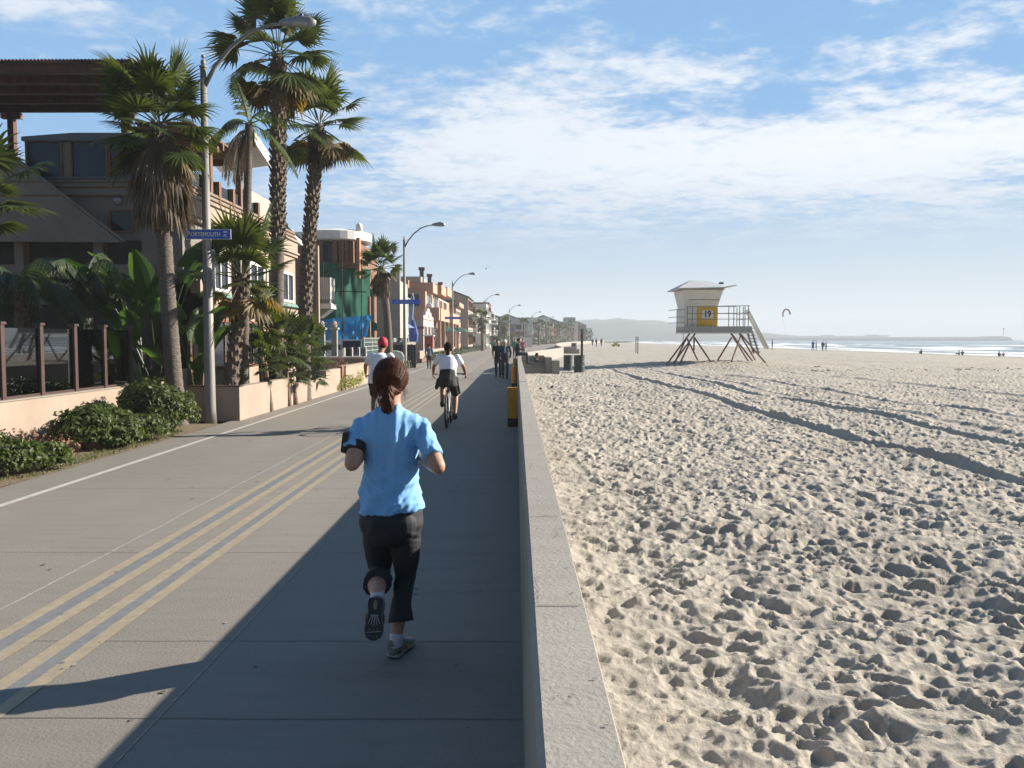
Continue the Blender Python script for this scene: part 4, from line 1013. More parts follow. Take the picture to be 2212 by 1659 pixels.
for (r_a, za, r_b, zb) in ((2.0, cz(514), 2.1, cz(512)), (2.1, cz(512), 2.1, cz(494)), (2.1, cz(494), 1.6, cz(488)), (1.6, cz(488), .01, cz(486))):
    w.loft([((cxr, cyr, za), r_a, r_a), ((cxr, cyr, zb), r_b, r_b)], 30, cap=False)
w.loft([((cxr, cyr, cz(514) - .02), 1.98, 1.98), ((cxr, cyr, cz(514) - .01), 1.98, 1.98)], 30)
w.box((cx(600), YC + 1.2, cz(511)), (cxr, YC + 4.6, cz(494) - .02))
w.build('round_roof', M_white, t)
w = MB(); w.ell(D(776, 492, YC + 1.5), (.22, .22, .28), 10, 8); w.build('roof_vent', M_white, t, smooth=True)
w = MB(); w.box((cx(792), YC + .2, 0), (cx(797), YC + .5, cz(640)));  w.build('corner_frame', M_trim, t)
w = MB(); w.box((cx(797), YC + 2.5, cz(730)), (cx(850), YC + 6, cz(600))); w.build('plaster_wing', M_conc2, t)
# draped sheets
def sheet(name, label, cat, pts_top, pts_bot, Y, m_, amp, seed, n=44, k_=22, curve=0.0):
    V = []; F = []
    for i in range(n + 1):
        u = i / n
        def ip(ps):
            q = u * (len(ps) - 1); j_ = min(int(q), len(ps) - 2); a_, b2 = ps[j_], ps[j_ + 1]; return (a_[0] + (b2[0] - a_[0]) * (q - j_), a_[1] + (b2[1] - a_[1]) * (q - j_))
        ta, ba = ip(pts_top), ip(pts_bot)
        for j_ in range(k_ + 1):
            v = j_ / k_; p = D(ta[0] + (ba[0] - ta[0]) * v, ta[1] + (ba[1] - ta[1]) * v, Y)
            d_ = amp * (mnoise.noise(Vector((u * 5 + seed, v * 2.2, 0))) + .5 * mnoise.noise(Vector((u * 14, v * 3 + seed, 1)))) + curve * (u ** 3)
            V.append((p.x, Y + d_, p.z))
    F = [(i * (k_ + 1) + j_, (i + 1) * (k_ + 1) + j_, (i + 1) * (k_ + 1) + j_ + 1, i * (k_ + 1) + j_ + 1) for i in range(n) for j_ in range(k_)]
    return tag(np_obj(name, V, F, m_), label, cat)
M_net = material('green debris netting', (.01, .20, .13), (.006, .12, .08), .8, .8, trans=.35, tcol=(.02, .35, .20))
M_tarp = material('blue tarpaulin', (.01, .30, .72), (.02, .42, .92), .7, .38, trans=.2, tcol=(.02, .3, .8))
sheet('debris_netting', 'green debris netting hung over the scaffold of the unfinished house', 'netting', [(640, 564), (700, 566), (740, 571), (790, 578)], [(640, 694), (700, 690), (745, 688), (786, 684)], YC - .1, M_net, .25, 3, curve=1.6)
sheet('tarpaulin', 'creased bright blue tarpaulin strung below the green netting', 'tarpaulin', [(650, 693), (700, 690), (760, 684), (800, 680)], [(650, 750), (700, 745), (760, 738), (790, 726)], YC - .5, M_tarp, .20, 8, curve=.4)
t = thing('scaffold', 'thin scaffold poles behind the green netting', 'scaffold', (cx(700), YC, 0))
for px in (703, 743, 784):
    w = MB(); w.tube([(cx(px), YC - .5, 0), (cx(px), YC - .5, cz(566))], .03, 6); w.build('pole', M_dark, t)
w = MB(); w.bar((cx(650), YC - .55, cz(628)), (cx(795), YC - .55, cz(632)), .05); w.bar((cx(700), YC - .56, cz(592)), (cx(772), YC - .56, cz(572)), .05); w.build('rail', M_dark, t)
# ---------------------------------------------------------------- houses further along the boardwalk
def house(label, X, Y0, Y1, H, depth, mw, storeys=2, roof='flat', mroof=None, balc=False, seed=0, mglass=None, mfr=None, z0=0, name='house', nw=None, rail=None, cat='house', extra=None, win=True):
    """X = sea front plane; the house stands between Y0 and Y1 and reaches back by depth"""
    r = random.Random(seed); t = thing(name, label, cat, (X, Y0, 0), 'houses along the boardwalk')
    w = MB(); w.box((X - depth, Y0, -.1), (X, Y1, H)); w.build('wall', mw, t)
    sh = H / storeys; mroof = mroof or M_dkroof
    if roof == 'flat':
        w = MB(); w.box((X - depth - .1, Y0 - .1, H + .002), (X + .1, Y1 + .1, H + .22)); w.build('roof', mroof, t)
    elif roof == 'gable':
        w = MB(); w.prism([(X + .25, Y0 - .3, H), (X - depth / 2, Y0 - .3, H + depth * .2), (X - depth, Y0 - .3, H), (X - depth, Y0 - .3, H - .12), (X - depth / 2, Y0 - .3, H + depth * .2 - .16), (X + .25, Y0 - .3, H - .14)], (0, Y1 - Y0 + .6, 0)); w.build('roof', mroof, t)
        w = MB(); w.prism([(X, Y0 + .02, H - .1), (X - depth / 2, Y0 + .02, H + depth * .2 - .2), (X - depth, Y0 + .02, H - .1)], (0, Y1 - Y0 - .04, 0)); w.build('gable', mw, t)
    elif roof == 'shed':
        w = MB(); w.prism([(X + .3, Y0 - .2, H), (X - depth, Y0 - .2, H + depth * .22), (X - depth, Y0 - .2, H - .1), (X + .3, Y0 - .2, H - .12)], (0, Y1 - Y0 + .4, 0)); w.build('roof', mroof, t)
    if win:
        n_ = nw or max(1, int((Y1 - Y0) / 2.6)); st_ = (Y1 - Y0) / n_
        for s_ in range(storeys):
            for i in range(n_):
                a = Y0 + st_ * (i + .18 + .06 * r.random()); b_ = Y0 + st_ * (i + .80); zb = s_ * sh + sh * .30 + z0; zt = s_ * sh + sh * .82
                window_on(t, X, 0, a, b_, zb, zt, 'E', mglass, mfr, .09, 2, .06)
        for s_ in range(storeys):
            for i in range(2):
                a = X - depth * (.15 + .42 * i) - depth * .22; window_on(t, a, a + depth * .2, Y0, 0, s_ * sh + sh * .4, s_ * sh + sh * .8, 'S', mglass, mfr, .07, 1, .06)
    if balc:
        for s_ in range(1, storeys):
            w = MB(); w.box((X + .005, Y0 + .4, s_ * sh - .12), (X + 1.3, Y1 - .4, s_ * sh + .03)); w.build('balcony', mw, t)
            w = MB(); q = Y0 + .4
            while q < Y1 - .4: w.box((X + 1.24, q, s_ * sh + .03), (X + 1.28, q + .05, s_ * sh + .95)); q += .35 if Y0 < 130 else .9
            w.box((X + 1.22, Y0 + .4, s_ * sh + .951), (X + 1.30, Y1 - .4, s_ * sh + 1.02)); w.box((X + .01, Y0 + .4, s_ * sh + .93), (X + 1.219, Y0 + .46, s_ * sh + 1.0)); w.build('railing', rail or M_white, t)
    if extra: extra(t)
    return t
def band(t, name, m_, a, b_): w = MB(); w.box(a, b_); return w.build(name, m_, t)

# grey gabled building with blue trim, just past the solitary palm
M_blue = material('blue painted trim', (.05, .14, .42), (.04, .11, .34), 2, .6)
M_ltblue = material('pale blue paint', (.34, .50, .66), (.30, .44, .60), 2, .7)
def ex(t):
    for zz_ in (1.2, 2.6): band(t, 'blue_trim', M_blue, (-9.35, 57.9, zz_), (-8.98, 66, zz_ + .14))
    band(t, 'pale_blue_door', M_ltblue, (-9.0, 58.2, .1), (-8.95, 60.2, 3.4))
    for px, zt in ((849, 6.9),): p = D(px, 600, 62); band(t, 'chimney', M_dkroof, (p.x - .2, 62, 4.4), (p.x + .25, 62.5, zt))
house('grey house with blue trim and a sloping roof left of the second street lamp', -9.0, 58, 68, 5.0, 9, M_grey, 2, 'shed', M_grey, seed=1, extra=ex)

# pale pink villa with a stepped parapet
M_pink = material('pale pink stucco', (.60, .47, .43), (.54, .42, .39), 1, .9)
def ex(t):
    w = MB(); Y0, Y1 = 70.1, 78.5; prof = [(Y0, 3.35), (Y0, 3.75), (Y0 + 1.6, 3.75), (Y0 + 1.9, 4.1), (Y0 + 3, 4.1), (Y0 + 3.5, 4.45), (Y0 + 4.9, 4.45), (Y0 + 5.4, 4.1), (Y0 + 6.5, 4.1), (Y0 + 6.8, 3.75), (Y1, 3.75), (Y1, 3.35)]
    w.prism([(-8.25, a, b_) for a, b_ in prof], (.25, 0, 0)); w.build('stepped_parapet', M_pink, t)
    band(t, 'tile_course', M_trim, (-13.5, 69.9, 2.55), (-7.95, 70.0, 2.75))
    w = MB(); w.ell((-7.99, 74.3, 3.75), (.03, .25, .25), 10, 6); w.build('red_medallion', M_redw, t)
house('small pale pink villa with a stepped mission parapet before the peach apartment block', -8.0, 70, 78.6, 3.4, 5.5, M_pink, 1, 'none', seed=2, extra=ex, nw=3)

# peach apartment block, stepped bays with parapets, columns and chimneys
M_peachs = M_peach
def ex(t):
    for (y0, y1, x1, z) in ((82, 86.5, -8.4, 7.35), (88, 94, -8.1, 7.5), (98, 106, -8.3, 7.9)):
        band(t, 'roof_parapet', M_peach, (x1 - 6, y0, z - 1.0), (x1 + .02, y1, z))
        band(t, 'loggia', M_dark, (x1 - 5, y0 - .01, z - 2.6), (x1 - .5, y1, z - 1.01)) if False else None
    for (y0, y1) in ((81.5, 92), (95, 108)):
        band(t, 'balcony_front', M_peach, (-8.9, y0, 3.5), (-7.55, y1, 4.75))
    band(t, 'balcony_front', M_peach, (-13.5, 79.6, 3.5), (-7.56, 80.58, 4.75)); band(t, 'roof_parapet', M_peach, (-14, 80.0, 6.7), (-10.6, 80.59, 7.45)); band(t, 'roof_block', M_conc2, (-12.5, 82, 7.4), (-9.6, 88, 7.95))
    for yy in (81.7, 86.5, 91.5, 96, 102, 107.5): band(t, 'column', M_peach, (-7.95, yy, 0), (-7.6, yy + .4, 3.5))
    for (yy, h) in ((83.5, 8.7), (91, 8.6), (104, 8.6)):
        band(t, 'chimney', M_dkroof, (-9.9, yy, 7.3), (-9.5, yy + .4, h)); band(t, 'chimney_cap', M_redw, (-10.0, yy - .1, h), (-9.4, yy + .5, h + .3))
    for k_ in range(4): window_on(t, -9.0, 0, 82.5 + k_ * 6, 86.5 + k_ * 6, 4.9, 6.2, 'E', M_glassdark, M_white, .1, 2, .06)
    for k_ in range(4): window_on(t, -9.0, 0, 82.5 + k_ * 6, 86.5 + k_ * 6, .4, 2.9, 'E', M_glassblue, M_white, .1, 2, .06)
    window_on(t, -11.2, -9.6, 80.5, 0, 4.9, 6.1, 'S', M_glassdark, M_conc2, .08); window_on(t, -12.6, -10.2, 80.5, 0, 1.6, 3.0, 'S', M_glassdark, M_conc2, .08)
    w = MB(); w.ell((-8.6, 80.3, 4.9), (.32, .1, .32), 12, 8); w.build('satellite_dish', M_white, t)
house('peach apartment block with stepped balconies, roof parapets and capped chimneys', -9.0, 80.6, 109, 6.4, 12, M_peach, 2, 'none', seed=3, extra=ex, win=False)
def ex(t): band(t, 'roof_parapet', M_peach, (-12, 112, 6.1), (-7.8, 121, 6.7))
house('narrower peach house with a dark window strip beyond the peach apartment block', -8.3, 112.1, 121, 6.1, 6, M_peach, 2, 'flat', M_peach, seed=4, extra=ex)

o_ = off
rows_ = [  # label, X, Y0, Y1, H, depth, material, storeys, roof, roof material, balcony
 ('long pale grey house under a dark roof behind the third street lamp', -9.2, 123, 137, 8.0, 9, M_conc2, 3, 'gable', M_dkroof, True),
 ('white three storey house with stacked white balconies past the third street lamp', -7.9, 138, 148, 7.6, 8, M_white, 3, 'flat', M_dkroof, True),
 ('white house with a red tiled upper terrace', -8.6, 149, 158, 6.8, 8, M_white, 3, 'gable', M_redw, True),
 ('tall brown shingled house with orange timber upper floor above the far palms', -10.5, 160, 175, 8.6, 11, M_brick, 3, 'flat', M_dkroof, False),
 ('pale green grey cottage in front of the shingled house', -8.4, 176, 186, 4.9, 8, material('pale sage paint', (.33, .37, .34)), 2, 'gable', M_white, False),
 ('tan two storey house with a dark porch', -8.2, 188, 198, 4.9, 8, M_cream, 2, 'flat', M_conc2, True),
 ('dark green roofed house rising behind the fifth street lamp', -12.0, 186, 202, 6.6, 9, material('dark green cladding', (.035, .075, .07)), 3, 'gable', material('dark green roof', (.03, .06, .055)), False),
 ('white house with a steep roof before the bend', -7.8, 208, 219, 5.8, 8, M_white, 2, 'gable', M_conc2, True),
 ('low brown brick house at the bend', -7.2, 200, 207, 3.2, 6, M_brick, 1, 'flat', M_brick, False),
 ('pale blue house with white balconies beyond the bend', -8.6, 221, 229, 6.6, 9, material('powder blue paint', (.40, .52, .64)), 2, 'flat', M_white, True),
 ('pink brown house with a brown gable beyond the bend', -7.6, 230, 238, 5.2, 9, M_pink, 2, 'gable', M_brick, False),
 ('white cube house with dark windows beyond the bend', -8.8, 239, 247, 7.2, 9, M_white, 3, 'flat', M_white, True),
 ('cream house with a faded green roof', -8.0, 249, 259, 5.6, 10, M_cream, 2, 'gable', material('faded green roof', (.16, .25, .20)), True),
 ('tall white block with dark windows', -9.0, 260, 268, 8.2, 9, M_white, 3, 'flat', M_white, True),
 ('low peach coloured far house', -7.6, 269, 278, 5.0, 9, M_peach, 2, 'gable', M_redw, False),
 ('pale grey far house with a gable', -8.4, 280, 290, 7.4, 9, M_conc2, 3, 'gable', M_grey, False),
 ('white far house with a red roof', -8.0, 292, 302, 5.8, 9, M_white, 2, 'gable', M_redw, False),
 ('yellow cream far house with a flat roof', -8.6, 304, 313, 7.8, 9, M_cream, 3, 'flat', M_white, False),
 ('pink far apartment house', -7.8, 315, 330, 6.6, 10, M_pink, 2, 'flat', M_brick, False),
 ('white far apartment house beside the hazy palms', -8.2, 333, 345, 8.2, 10, M_white, 3, 'flat', M_conc2, False),
 ('brick red far house', -8.0, 348, 360, 6.0, 10, M_brick, 2, 'gable', M_dkroof, False),
 ('cream far house near the end of the row', -8.0, 363, 380, 7.6, 10, M_cream, 3, 'gable', M_brick, False),
 ('last pale house of the row before the hill', -8.0, 388, 410, 6.4, 10, M_white, 2, 'flat', M_conc2, False)]
for i, (lb, X, Y0, Y1, H, dp, mw, st_, rf, mr_, bl_) in enumerate(rows_):
    o1 = o_((Y0 + Y1) / 2)
    house(lb, X + o1 * .97, Y0, Y1 - .5, H, dp + 3, mw, st_, rf, mr_, bl_, 10 + i, M_glassdark, M_white if i % 3 else M_trim)
p = D(1231, 692, 420)
t = thing('tower_block', 'blue grey tower block standing above the far houses', 'apartment tower', (p.x, 420, 0), None)
tw = MB(); tw.box((p.x - 2.9, 420, 0), (p.x + 2.9, 432, D(1231, 685.5, 420).z)); tw.build('wall', material('blue grey curtain wall', (.10, .13, .17), (.13, .16, .2), 1, .4), t)
for k_ in range(4):
    tw = MB(); z_ = D(1231, 700 - k_ * 3.6, 420).z; tw.box((p.x - 2.92, 419.97, z_), (p.x + 2.92, 420.0, z_ + .25)); tw.build('floor_band', M_grey, t)
t = thing('far_wall', 'bright white garden wall at the bend, behind the people on the path', 'wall', (-6, 175, 0))
band(t, 'wall_body', M_white, (D(1108, 740, 165).x, 165, 0), (D(1150, 740, 165).x, 165.4, 2.0))

# ---- things between the first houses and the path
t = thing('patio_fence', 'pale green glass panel fence with white frames beside the parked car', 'fence', (-7.5, 32, 0))
M_glassg = glass_mat('pale green glass', (.62, .80, .78), .42)
fx0 = [31.7, 33.2, 34.7, 36.2]
for i, yy in enumerate(fx0):
    w = MB(); w.box((-6.78, yy - .04, 0), (-6.70, yy + .04, 1.35)); w.build('post', M_white, t)
for a, b_ in zip(fx0, fx0[1:]):
    w = MB(); w.box((-6.745, a + .05, .3), (-6.735, b_ - .05, 1.28)); w.build('glass_panel', M_glassg, t)
w = MB(); w.box((-7.9, 31.8, .0), (-6.8, 31.9, .3)); w.build('plinth', M_conc2, t)
t = thing('wire_fence', 'pale grey green wire mesh fence behind the head of the runner', 'fence', (-7, 40, 0))
M_wire = material('pale green coated wire', (.50, .60, .58), rough=.5)
for i in range(5):
    w = MB(); yy = 37 + i * 2; w.box((-7.0, yy - .035, 0), (-6.93, yy + .035, 1.8)); w.build('post', M_wire, t)
w = MB()
for i in range(40): yy = 37 + i * .2; w.box((-6.975, yy - .012, .15), (-6.955, yy + .012, 1.75))
for k_ in range(9): w.box((-6.953, 37, .2 + k_ * .19), (-6.94, 45, .222 + k_ * .19))
w.build('mesh', M_wire, t)
for i, (px, Y, lb) in enumerate(((696, 33.2, 'left one of two grey garden posts with a crown shaped finial'), (723, 33.6, 'right one of two grey garden posts with a crown shaped finial'))):
    c_ = D(px, 740, Y); t = thing('finial_post', lb, 'post', (c_.x, Y, 0), 'grey posts with finials'); zt = D(px, 712, Y).z
    w = MB(); w.box((c_.x - .11, Y - .11, 0), (c_.x + .11, Y + .11, zt)); w.build('shaft', M_grey, t)
    w = MB(); w.box((c_.x - .17, Y - .17, zt + .003), (c_.x + .17, Y + .17, zt + .08)); w.ell((c_.x, Y, zt + .2), (.12, .12, .16), 10, 7)
    for a in range(4): w.bar((c_.x, Y, zt + .1), (c_.x + .17 * math.cos(a * PI / 2), Y + .17 * math.sin(a * PI / 2), zt + .28), .04)
    w.build('finial', M_conc2, t)
t = thing('board_fence', 'dark board fence behind the solitary palm', 'fence', (-8, 47, 0))
w = MB()
for i in range(22): w.box((-9.6 + i * .17, 47.4, 0), (-9.44 + i * .17, 47.45, 1.35 + .01 * (i % 3)))
w.build('boards', material('black stained boards', (.035, .032, .03), (.06, .055, .05), 6, .8), t)
w = MB(); w.box((-9.6, 47.46, 1.0), (-5.9, 47.52, 1.1)); w.build('rail', M_dark, t)
t = thing('board_fence', 'light grey board fence right of the second street lamp', 'fence', (-7, 52, 0))
w = MB()
for i in range(9): w.box((-6.72 + i * .02, 49.5 + i * .32, 0), (-6.66 + i * .02, 49.8 + i * .32, 1.5))
for i in range(7): w.box((-8.0 + i * .18, 49.4, 0), (-7.84 + i * .18, 49.45, 1.5))
w.build('boards', M_conc2, t); w = MB(); w.box((-8.0, 49.46, 1.1), (-6.72, 49.52, 1.2)); w.build('rail', M_grey, t)
# parked car behind the fence: white estate seen from its side
def car(loc, rz, label):
    t = thing('parked_car', label, 'car', loc); t.rotation_euler = (0, 0, rz)
    M_carw = material('white car paint', (.72, .72, .71), (.70, .70, .69), 1, .25, coat=.5)
    prof = [(-2.3, .35), (-2.32, .75), (-2.2, .98), (-1.95, 1.05), (-1.1, 1.12), (-.55, 1.56), (-.2, 1.66), (1.5, 1.66), (1.95, 1.55), (2.22, 1.10), (2.3, .9), (2.3, .38)]
    K = len(prof); V = []; F = []
    for s_, yw in ((-1, .90), (1, .90)):
        for (x_, z_) in prof: V.append((x_, s_ * (yw - max(0, z_ - 1.05) * .30), z_))
    F = [tuple(range(K)), tuple(range(2 * K - 1, K - 1, -1))] + [(i, i + K, (i + 1) % K + K, (i + 1) % K) for i in range(K)]
    def pt(name, vs, fs, m_): me = bpy.data.meshes.new(name); me.from_pydata(vs, [], fs); me.materials.append(m_); o = bpy.data.objects.new(name, me); C.objects.link(o); o.parent = t; return o
    pt('body', V, F, M_carw)
    for s_ in (-1, 1):
        for k_, (a, b_) in enumerate((((-.98, 1.14), (-.18, 1.60)), ((-.08, 1.14), (.85, 1.60)), ((.95, 1.14), (1.9, 1.52)))):
            y0 = s_ * (.90 - .09 * .30 + .006); y1 = s_ * (.90 - .52 * .30 + .006)
            pt('side_window', [(a[0], y0, a[1]), (b_[0], y0, a[1]), (b_[0] - (.18 if k_ == 2 else 0), y1, b_[1]), (a[0] + (.52 if k_ == 0 else 0), y1, b_[1])], [(0, 1, 2, 3)], M_glassdark)
    pt('windscreen', [(-1.08, -.80, 1.16), (-1.08, .80, 1.16), (-.60, .70, 1.56), (-.60, -.70, 1.56)], [(0, 1, 2, 3)], M_glassdark)
    for x_ in (-1.5, 1.45):
        for s_ in (-1, 1):
            w = MB(); w.loft([((x_, s_ * .72, .34), .34, .34), ((x_, s_ * .93, .34), .34, .34)], 20, (0, 0, 1)); wh = w.build('wheel', M_black); wh.parent = t
            w = MB(); w.loft([((x_, s_ * .931, .34), .2, .2), ((x_, s_ * .94, .34), .19, .19)], 14, (0, 0, 1)); h_ = w.build('rim', M_steel); h_.parent = wh
    return t
cpos = D(752, 760, 43); car((cpos.x + .6, 43.2, 0), PI + .12, 'white estate car parked behind the glass and wire fences')
# café parasols and odd bright things
def parasol(label, x_, y_, z_, r_a, m_, closed=False):
    t = thing('parasol', label, 'parasol', (x_, y_, 0), 'garden parasols along the path')
    w = MB(); w.tube([(x_, y_, 0), (x_, y_, z_ + .05)], .03, 6); w.build('pole', M_white, t)
    w = MB()
    if closed: w.loft([((x_, y_, z_ - 1.7), .30, .22), ((x_, y_, z_ - 1.1), .38, .28), ((x_, y_, z_ - .3), .18, .16), ((x_, y_, z_), .05, .05)], 9)
    else: w.loft([((x_, y_, z_ - .55), r_a, r_a), ((x_, y_, z_ - .25), r_a * .6, r_a * .6), ((x_, y_, z_), .03, .03)], 8, cap=False)
    w.build('canopy', m_, t)
M_teal = material('teal canvas', (.0, .40, .33), (.0, .32, .27), 2, .7, trans=.3, tcol=(0, .6, .5))
M_bluec = material('blue canvas', (.05, .12, .42), (.04, .09, .34), 2, .7, trans=.2, tcol=(.1, .2, .7))
M_pblue = material('pale blue canvas', (.32, .42, .68), (.28, .37, .6), 2, .7, trans=.2)
M_green = material('dark green canvas', (.02, .10, .07), (.02, .08, .06), 2, .7)
q = D(806, 710, 50); parasol('teal parasol left of the solitary palm trunk', q.x, 50, 2.75, .85, M_teal)
q = D(836, 715, 54); parasol('teal parasol partly hidden behind the solitary palm trunk', q.x, 54, 2.6, .8, M_teal)
q = D(858, 708, 56); parasol('open pale blue parasol between the palm and the second lamp', q.x, 56, 3.0, 1.2, M_pblue)
q = D(893, 700, 60); parasol('closed dark blue parasol just right of the second street lamp', q.x, 60, 3.1, .5, M_bluec, True)
q = D(965, 720, 88); parasol('dark green parasol left of the third street lamp', q.x, 88, 3.0, 1.3, M_green)
q = D(991, 722, 92); parasol('dark green parasol right of the third street lamp', q.x, 92, 3.0, 1.3, M_green)
t = thing('patio_wall', 'low orange tan garden wall behind the walker in the grey jacket', 'wall', (-7, 60, 0))
band(t, 'wall_body', M_cream, (-7.2, 58.5, 0), (-6.95, 92, .8)); band(t, 'brick_step', M_brick, (-6.94, 58, 0), (-6.75, 64, .25))
t = thing('beach_hut', 'small red kiosk beside the pink villa', 'kiosk', (-7.6, 68, 0)); band(t, 'body', material('red paint', (.42, .06, .04), rough=.6), (-7.7, 68, 0), (-7.0, 68.8, 1.9)); band(t, 'roof', M_white, (-7.8, 67.9, 1.903), (-6.9, 68.9, 2.0))
for px, zt, Y, lb in ((861, 575, 52, 'tall grey post left of the second street lamp'), (847, 612, 57, 'dark flue pipe above the grey house')):
    c_ = D(px, zt, Y); t = thing('utility_post', lb, 'post', (c_.x, Y, 0)); w = MB(); w.tube([(c_.x, Y, 0), c_], .13, 10); w.build('shaft', M_steel, t); w = MB(); w.cyl(c_, .15, .12, 10); w.build('cap', M_grey, t)
a = D(884, 705, 60); b_ = D(891, 642, 60); t = thing('flag_pole', 'pole leaning right with a furled blue and white flag, right of the second lamp', 'flag pole', (a.x, 60, 0))
w = MB(); w.tube([(a.x - .1, 60, 0), b_ + Vector((.02, 0, .3))], .045, 8); w.build('pole', M_white, t)
w = MB(); w.loft([(a + Vector((0, 0, -.3)), .05, .05), (a + Vector((.1, 0, .3)), .18, .1), (b_, .14, .08), (b_ + Vector((.01, 0, .15)), .05, .05)], 8); w.build('furled_flag', M_pblue, t)

# ---------------------------------------------------------------- street lamps
M_galv = material('weathered galvanised pole', (.30, .29, .28), (.22, .215, .21), 7, .6, metallic=.25, stretch=(1, 1, .25))
def lamp_post():
    t = thing('street_lamp', '', 'street lamp', (0, 0, 0), 'street lamps along the boardwalk')
    w = MB(); w.loft([((0, 0, -.05), .125, .125), ((0, 0, .25), .112, .112), ((0, 0, 7.15), .06, .06)], 16); w.build('pole', M_galv, t, smooth=True)
    pts = [(0, 0, 6.75), (.22, 0, 7.15), (.55, 0, 7.55), (.95, 0, 7.86), (1.35, 0, 7.99), (1.62, 0, 8.02)]
    w = MB(); w.tube(pts, [.045, .042, .038, .034, .03, .03], 10); w.build('arm', M_galv, t, smooth=True)
    w = MB(); w.loft([((1.55, 0, 8.03), .035, .04), ((1.66, 0, 8.05), .05, .08), ((1.9, 0, 8.06), .065, .12), ((2.15, 0, 8.05), .06, .12), ((2.28, 0, 8.03), .025, .05)], 12, (0, 0, 1)); h_ = w.build('lamp_head', M_steel, t, smooth=True)
    w = MB(); w.ell((1.98, 0, 8.01), (.20, .09, .06), 12, 8); g_ = w.build('lens', material('lamp lens', (.5, .5, .48), rough=.15)); g_.parent = h_
    w = MB(); w.cyl((2.0, 0, 8.15), .035, .06, 8); g_ = w.build('photocell', M_blue); g_.parent = h_
    w = MB(); w.cyl((0, 0, 7.15), .075, .04, 12); w.ell((0, 0, 7.26), (.05, .05, .07), 10, 8); w.ell((0, 0, 7.38), .04, 8, 6); w.build('finial', M_galv, t, smooth=True)
    return t
L0 = lamp_post()
lp = [(455, 912, None, 16.6), (875, 797, None, 45.5), (978, 769, None, 80), (1046, 750, None, 118), (1100, 742, None, 156), (1149, 738, None, 195), (1181, 736, None, 241), (1210, 735, None, 290)]
lbs = ['nearest street lamp, its grey pole carrying the blue street name sign', 'second street lamp, rising beside the solitary palm', 'third street lamp, directly above the white-shirted cyclist', 'fourth street lamp, before the white balconied houses', 'fifth street lamp from the camera, against the dark green roofed house', 'sixth street lamp, small above the bend of the boardwalk', 'seventh street lamp, faint in the haze', 'last visible street lamp, near the grey tower block']
for i, (px, py, _, Y) in enumerate(lp):
    c_ = D(px, py, Y); o = L0 if i == 0 else copy_thing(L0, (c_.x, Y, 0), lbs[i])
    o.location = (c_.x, Y, 0); o['label'] = lbs[i]

# street name signs
M_signblue = material('blue sign enamel', (.02, .15, .85), (.02, .13, .76), 2, .4)
M_signwhite = material('white sign lettering', (.70, .72, .74), rough=.5)
def text_mesh(s_, size, bold=.0):
    cu_ = bpy.data.curves.new('lettering', 'FONT'); cu_.body = s_; cu_.size = size; cu_.extrude = .0015; cu_.offset = bold; cu_.align_x = 'CENTER'; cu_.align_y = 'CENTER'
    o = bpy.data.objects.new('lettering', cu_); C.objects.link(o); dg = bpy.context.evaluated_depsgraph_get(); dg.update()
    me = bpy.data.meshes.new_from_object(o.evaluated_get(dg)); bpy.data.objects.remove(o); return me
def face_text(name, s_, size, center, m_, parent, bold=0.0, sx_=1.0):
    me = text_mesh(s_, size, bold); me.transform(Matrix.Diagonal((sx_, 1, 1, 1))); me.transform(Matrix.Rotation(R(90), 4, 'X')); me.transform(Matrix.Translation(Vector(center) - wpos(parent)))
    return link_mesh(name, me, m_, parent)
Ysg = 16.42; a = D(401, 495, Ysg); b_ = D(499, 517, Ysg)
t = thing('street_sign', 'blue street name sign reading PORTSMOUTH PL on the nearest lamp post', 'street sign', (a.x, Ysg, b_.z))
w = MB(); w.box((a.x, Ysg, b_.z), (b_.x, Ysg + .012, a.z)); w.build('border', M_signwhite, t)
w = MB(); w.box((a.x + .012, Ysg - .004, b_.z + .012), (b_.x - .012, Ysg - .0005, a.z - .012)); w.build('plate', M_signblue, t)
cz_ = (a.z + b_.z) / 2; wd = b_.x - a.x
face_text('lettering', 'P', .150, (a.x + wd * .065, Ysg - .007, cz_ + .0), M_signwhite, t, .003, .85)
face_text('lettering', 'ORTSMOUTH', .118, (a.x + wd * .44, Ysg - .007, cz_ - .006), M_signwhite, t, .003, .83)
face_text('lettering', 'PL', .075, (a.x + wd * .88, Ysg - .007, cz_ - .03), M_signwhite, t, .002)
face_text('lettering', '700', .05, (a.x + wd * .88, Ysg - .007, cz_ + .055), M_signwhite, t, .001) if False else None
w = MB(); w.box((a.x + wd * .84, Ysg - .008, cz_ + .03), (a.x + wd * .92, Ysg - .005, cz_ + .06)); w.build('small_mark', M_signwhite, t)
t = thing('notice_board', 'tall white notice panel fixed behind the nearest lamp post', 'sign', (-6.2, 16.7, 3))
a = D(452, 540, 16.8); b_ = D(466, 631, 16.8); w = MB(); w.box((a.x, 16.78, b_.z), (b_.x, 16.80, a.z)); w.build('panel', M_white, t)
w = MB()
for k_ in range(14): w.box((a.x + .02, 16.775, a.z - .06 - k_ * .055), (b_.x - .025 - (k_ % 3) * .012, 16.779, a.z - .045 - k_ * .055))
w.build('text_rows', M_grey, t); w = MB(); w.box((a.x - .05, 16.70, (a.z + b_.z) / 2), (a.x + .03, 16.777, (a.z + b_.z) / 2 + .03)); w.build('bracket', M_steel, t)
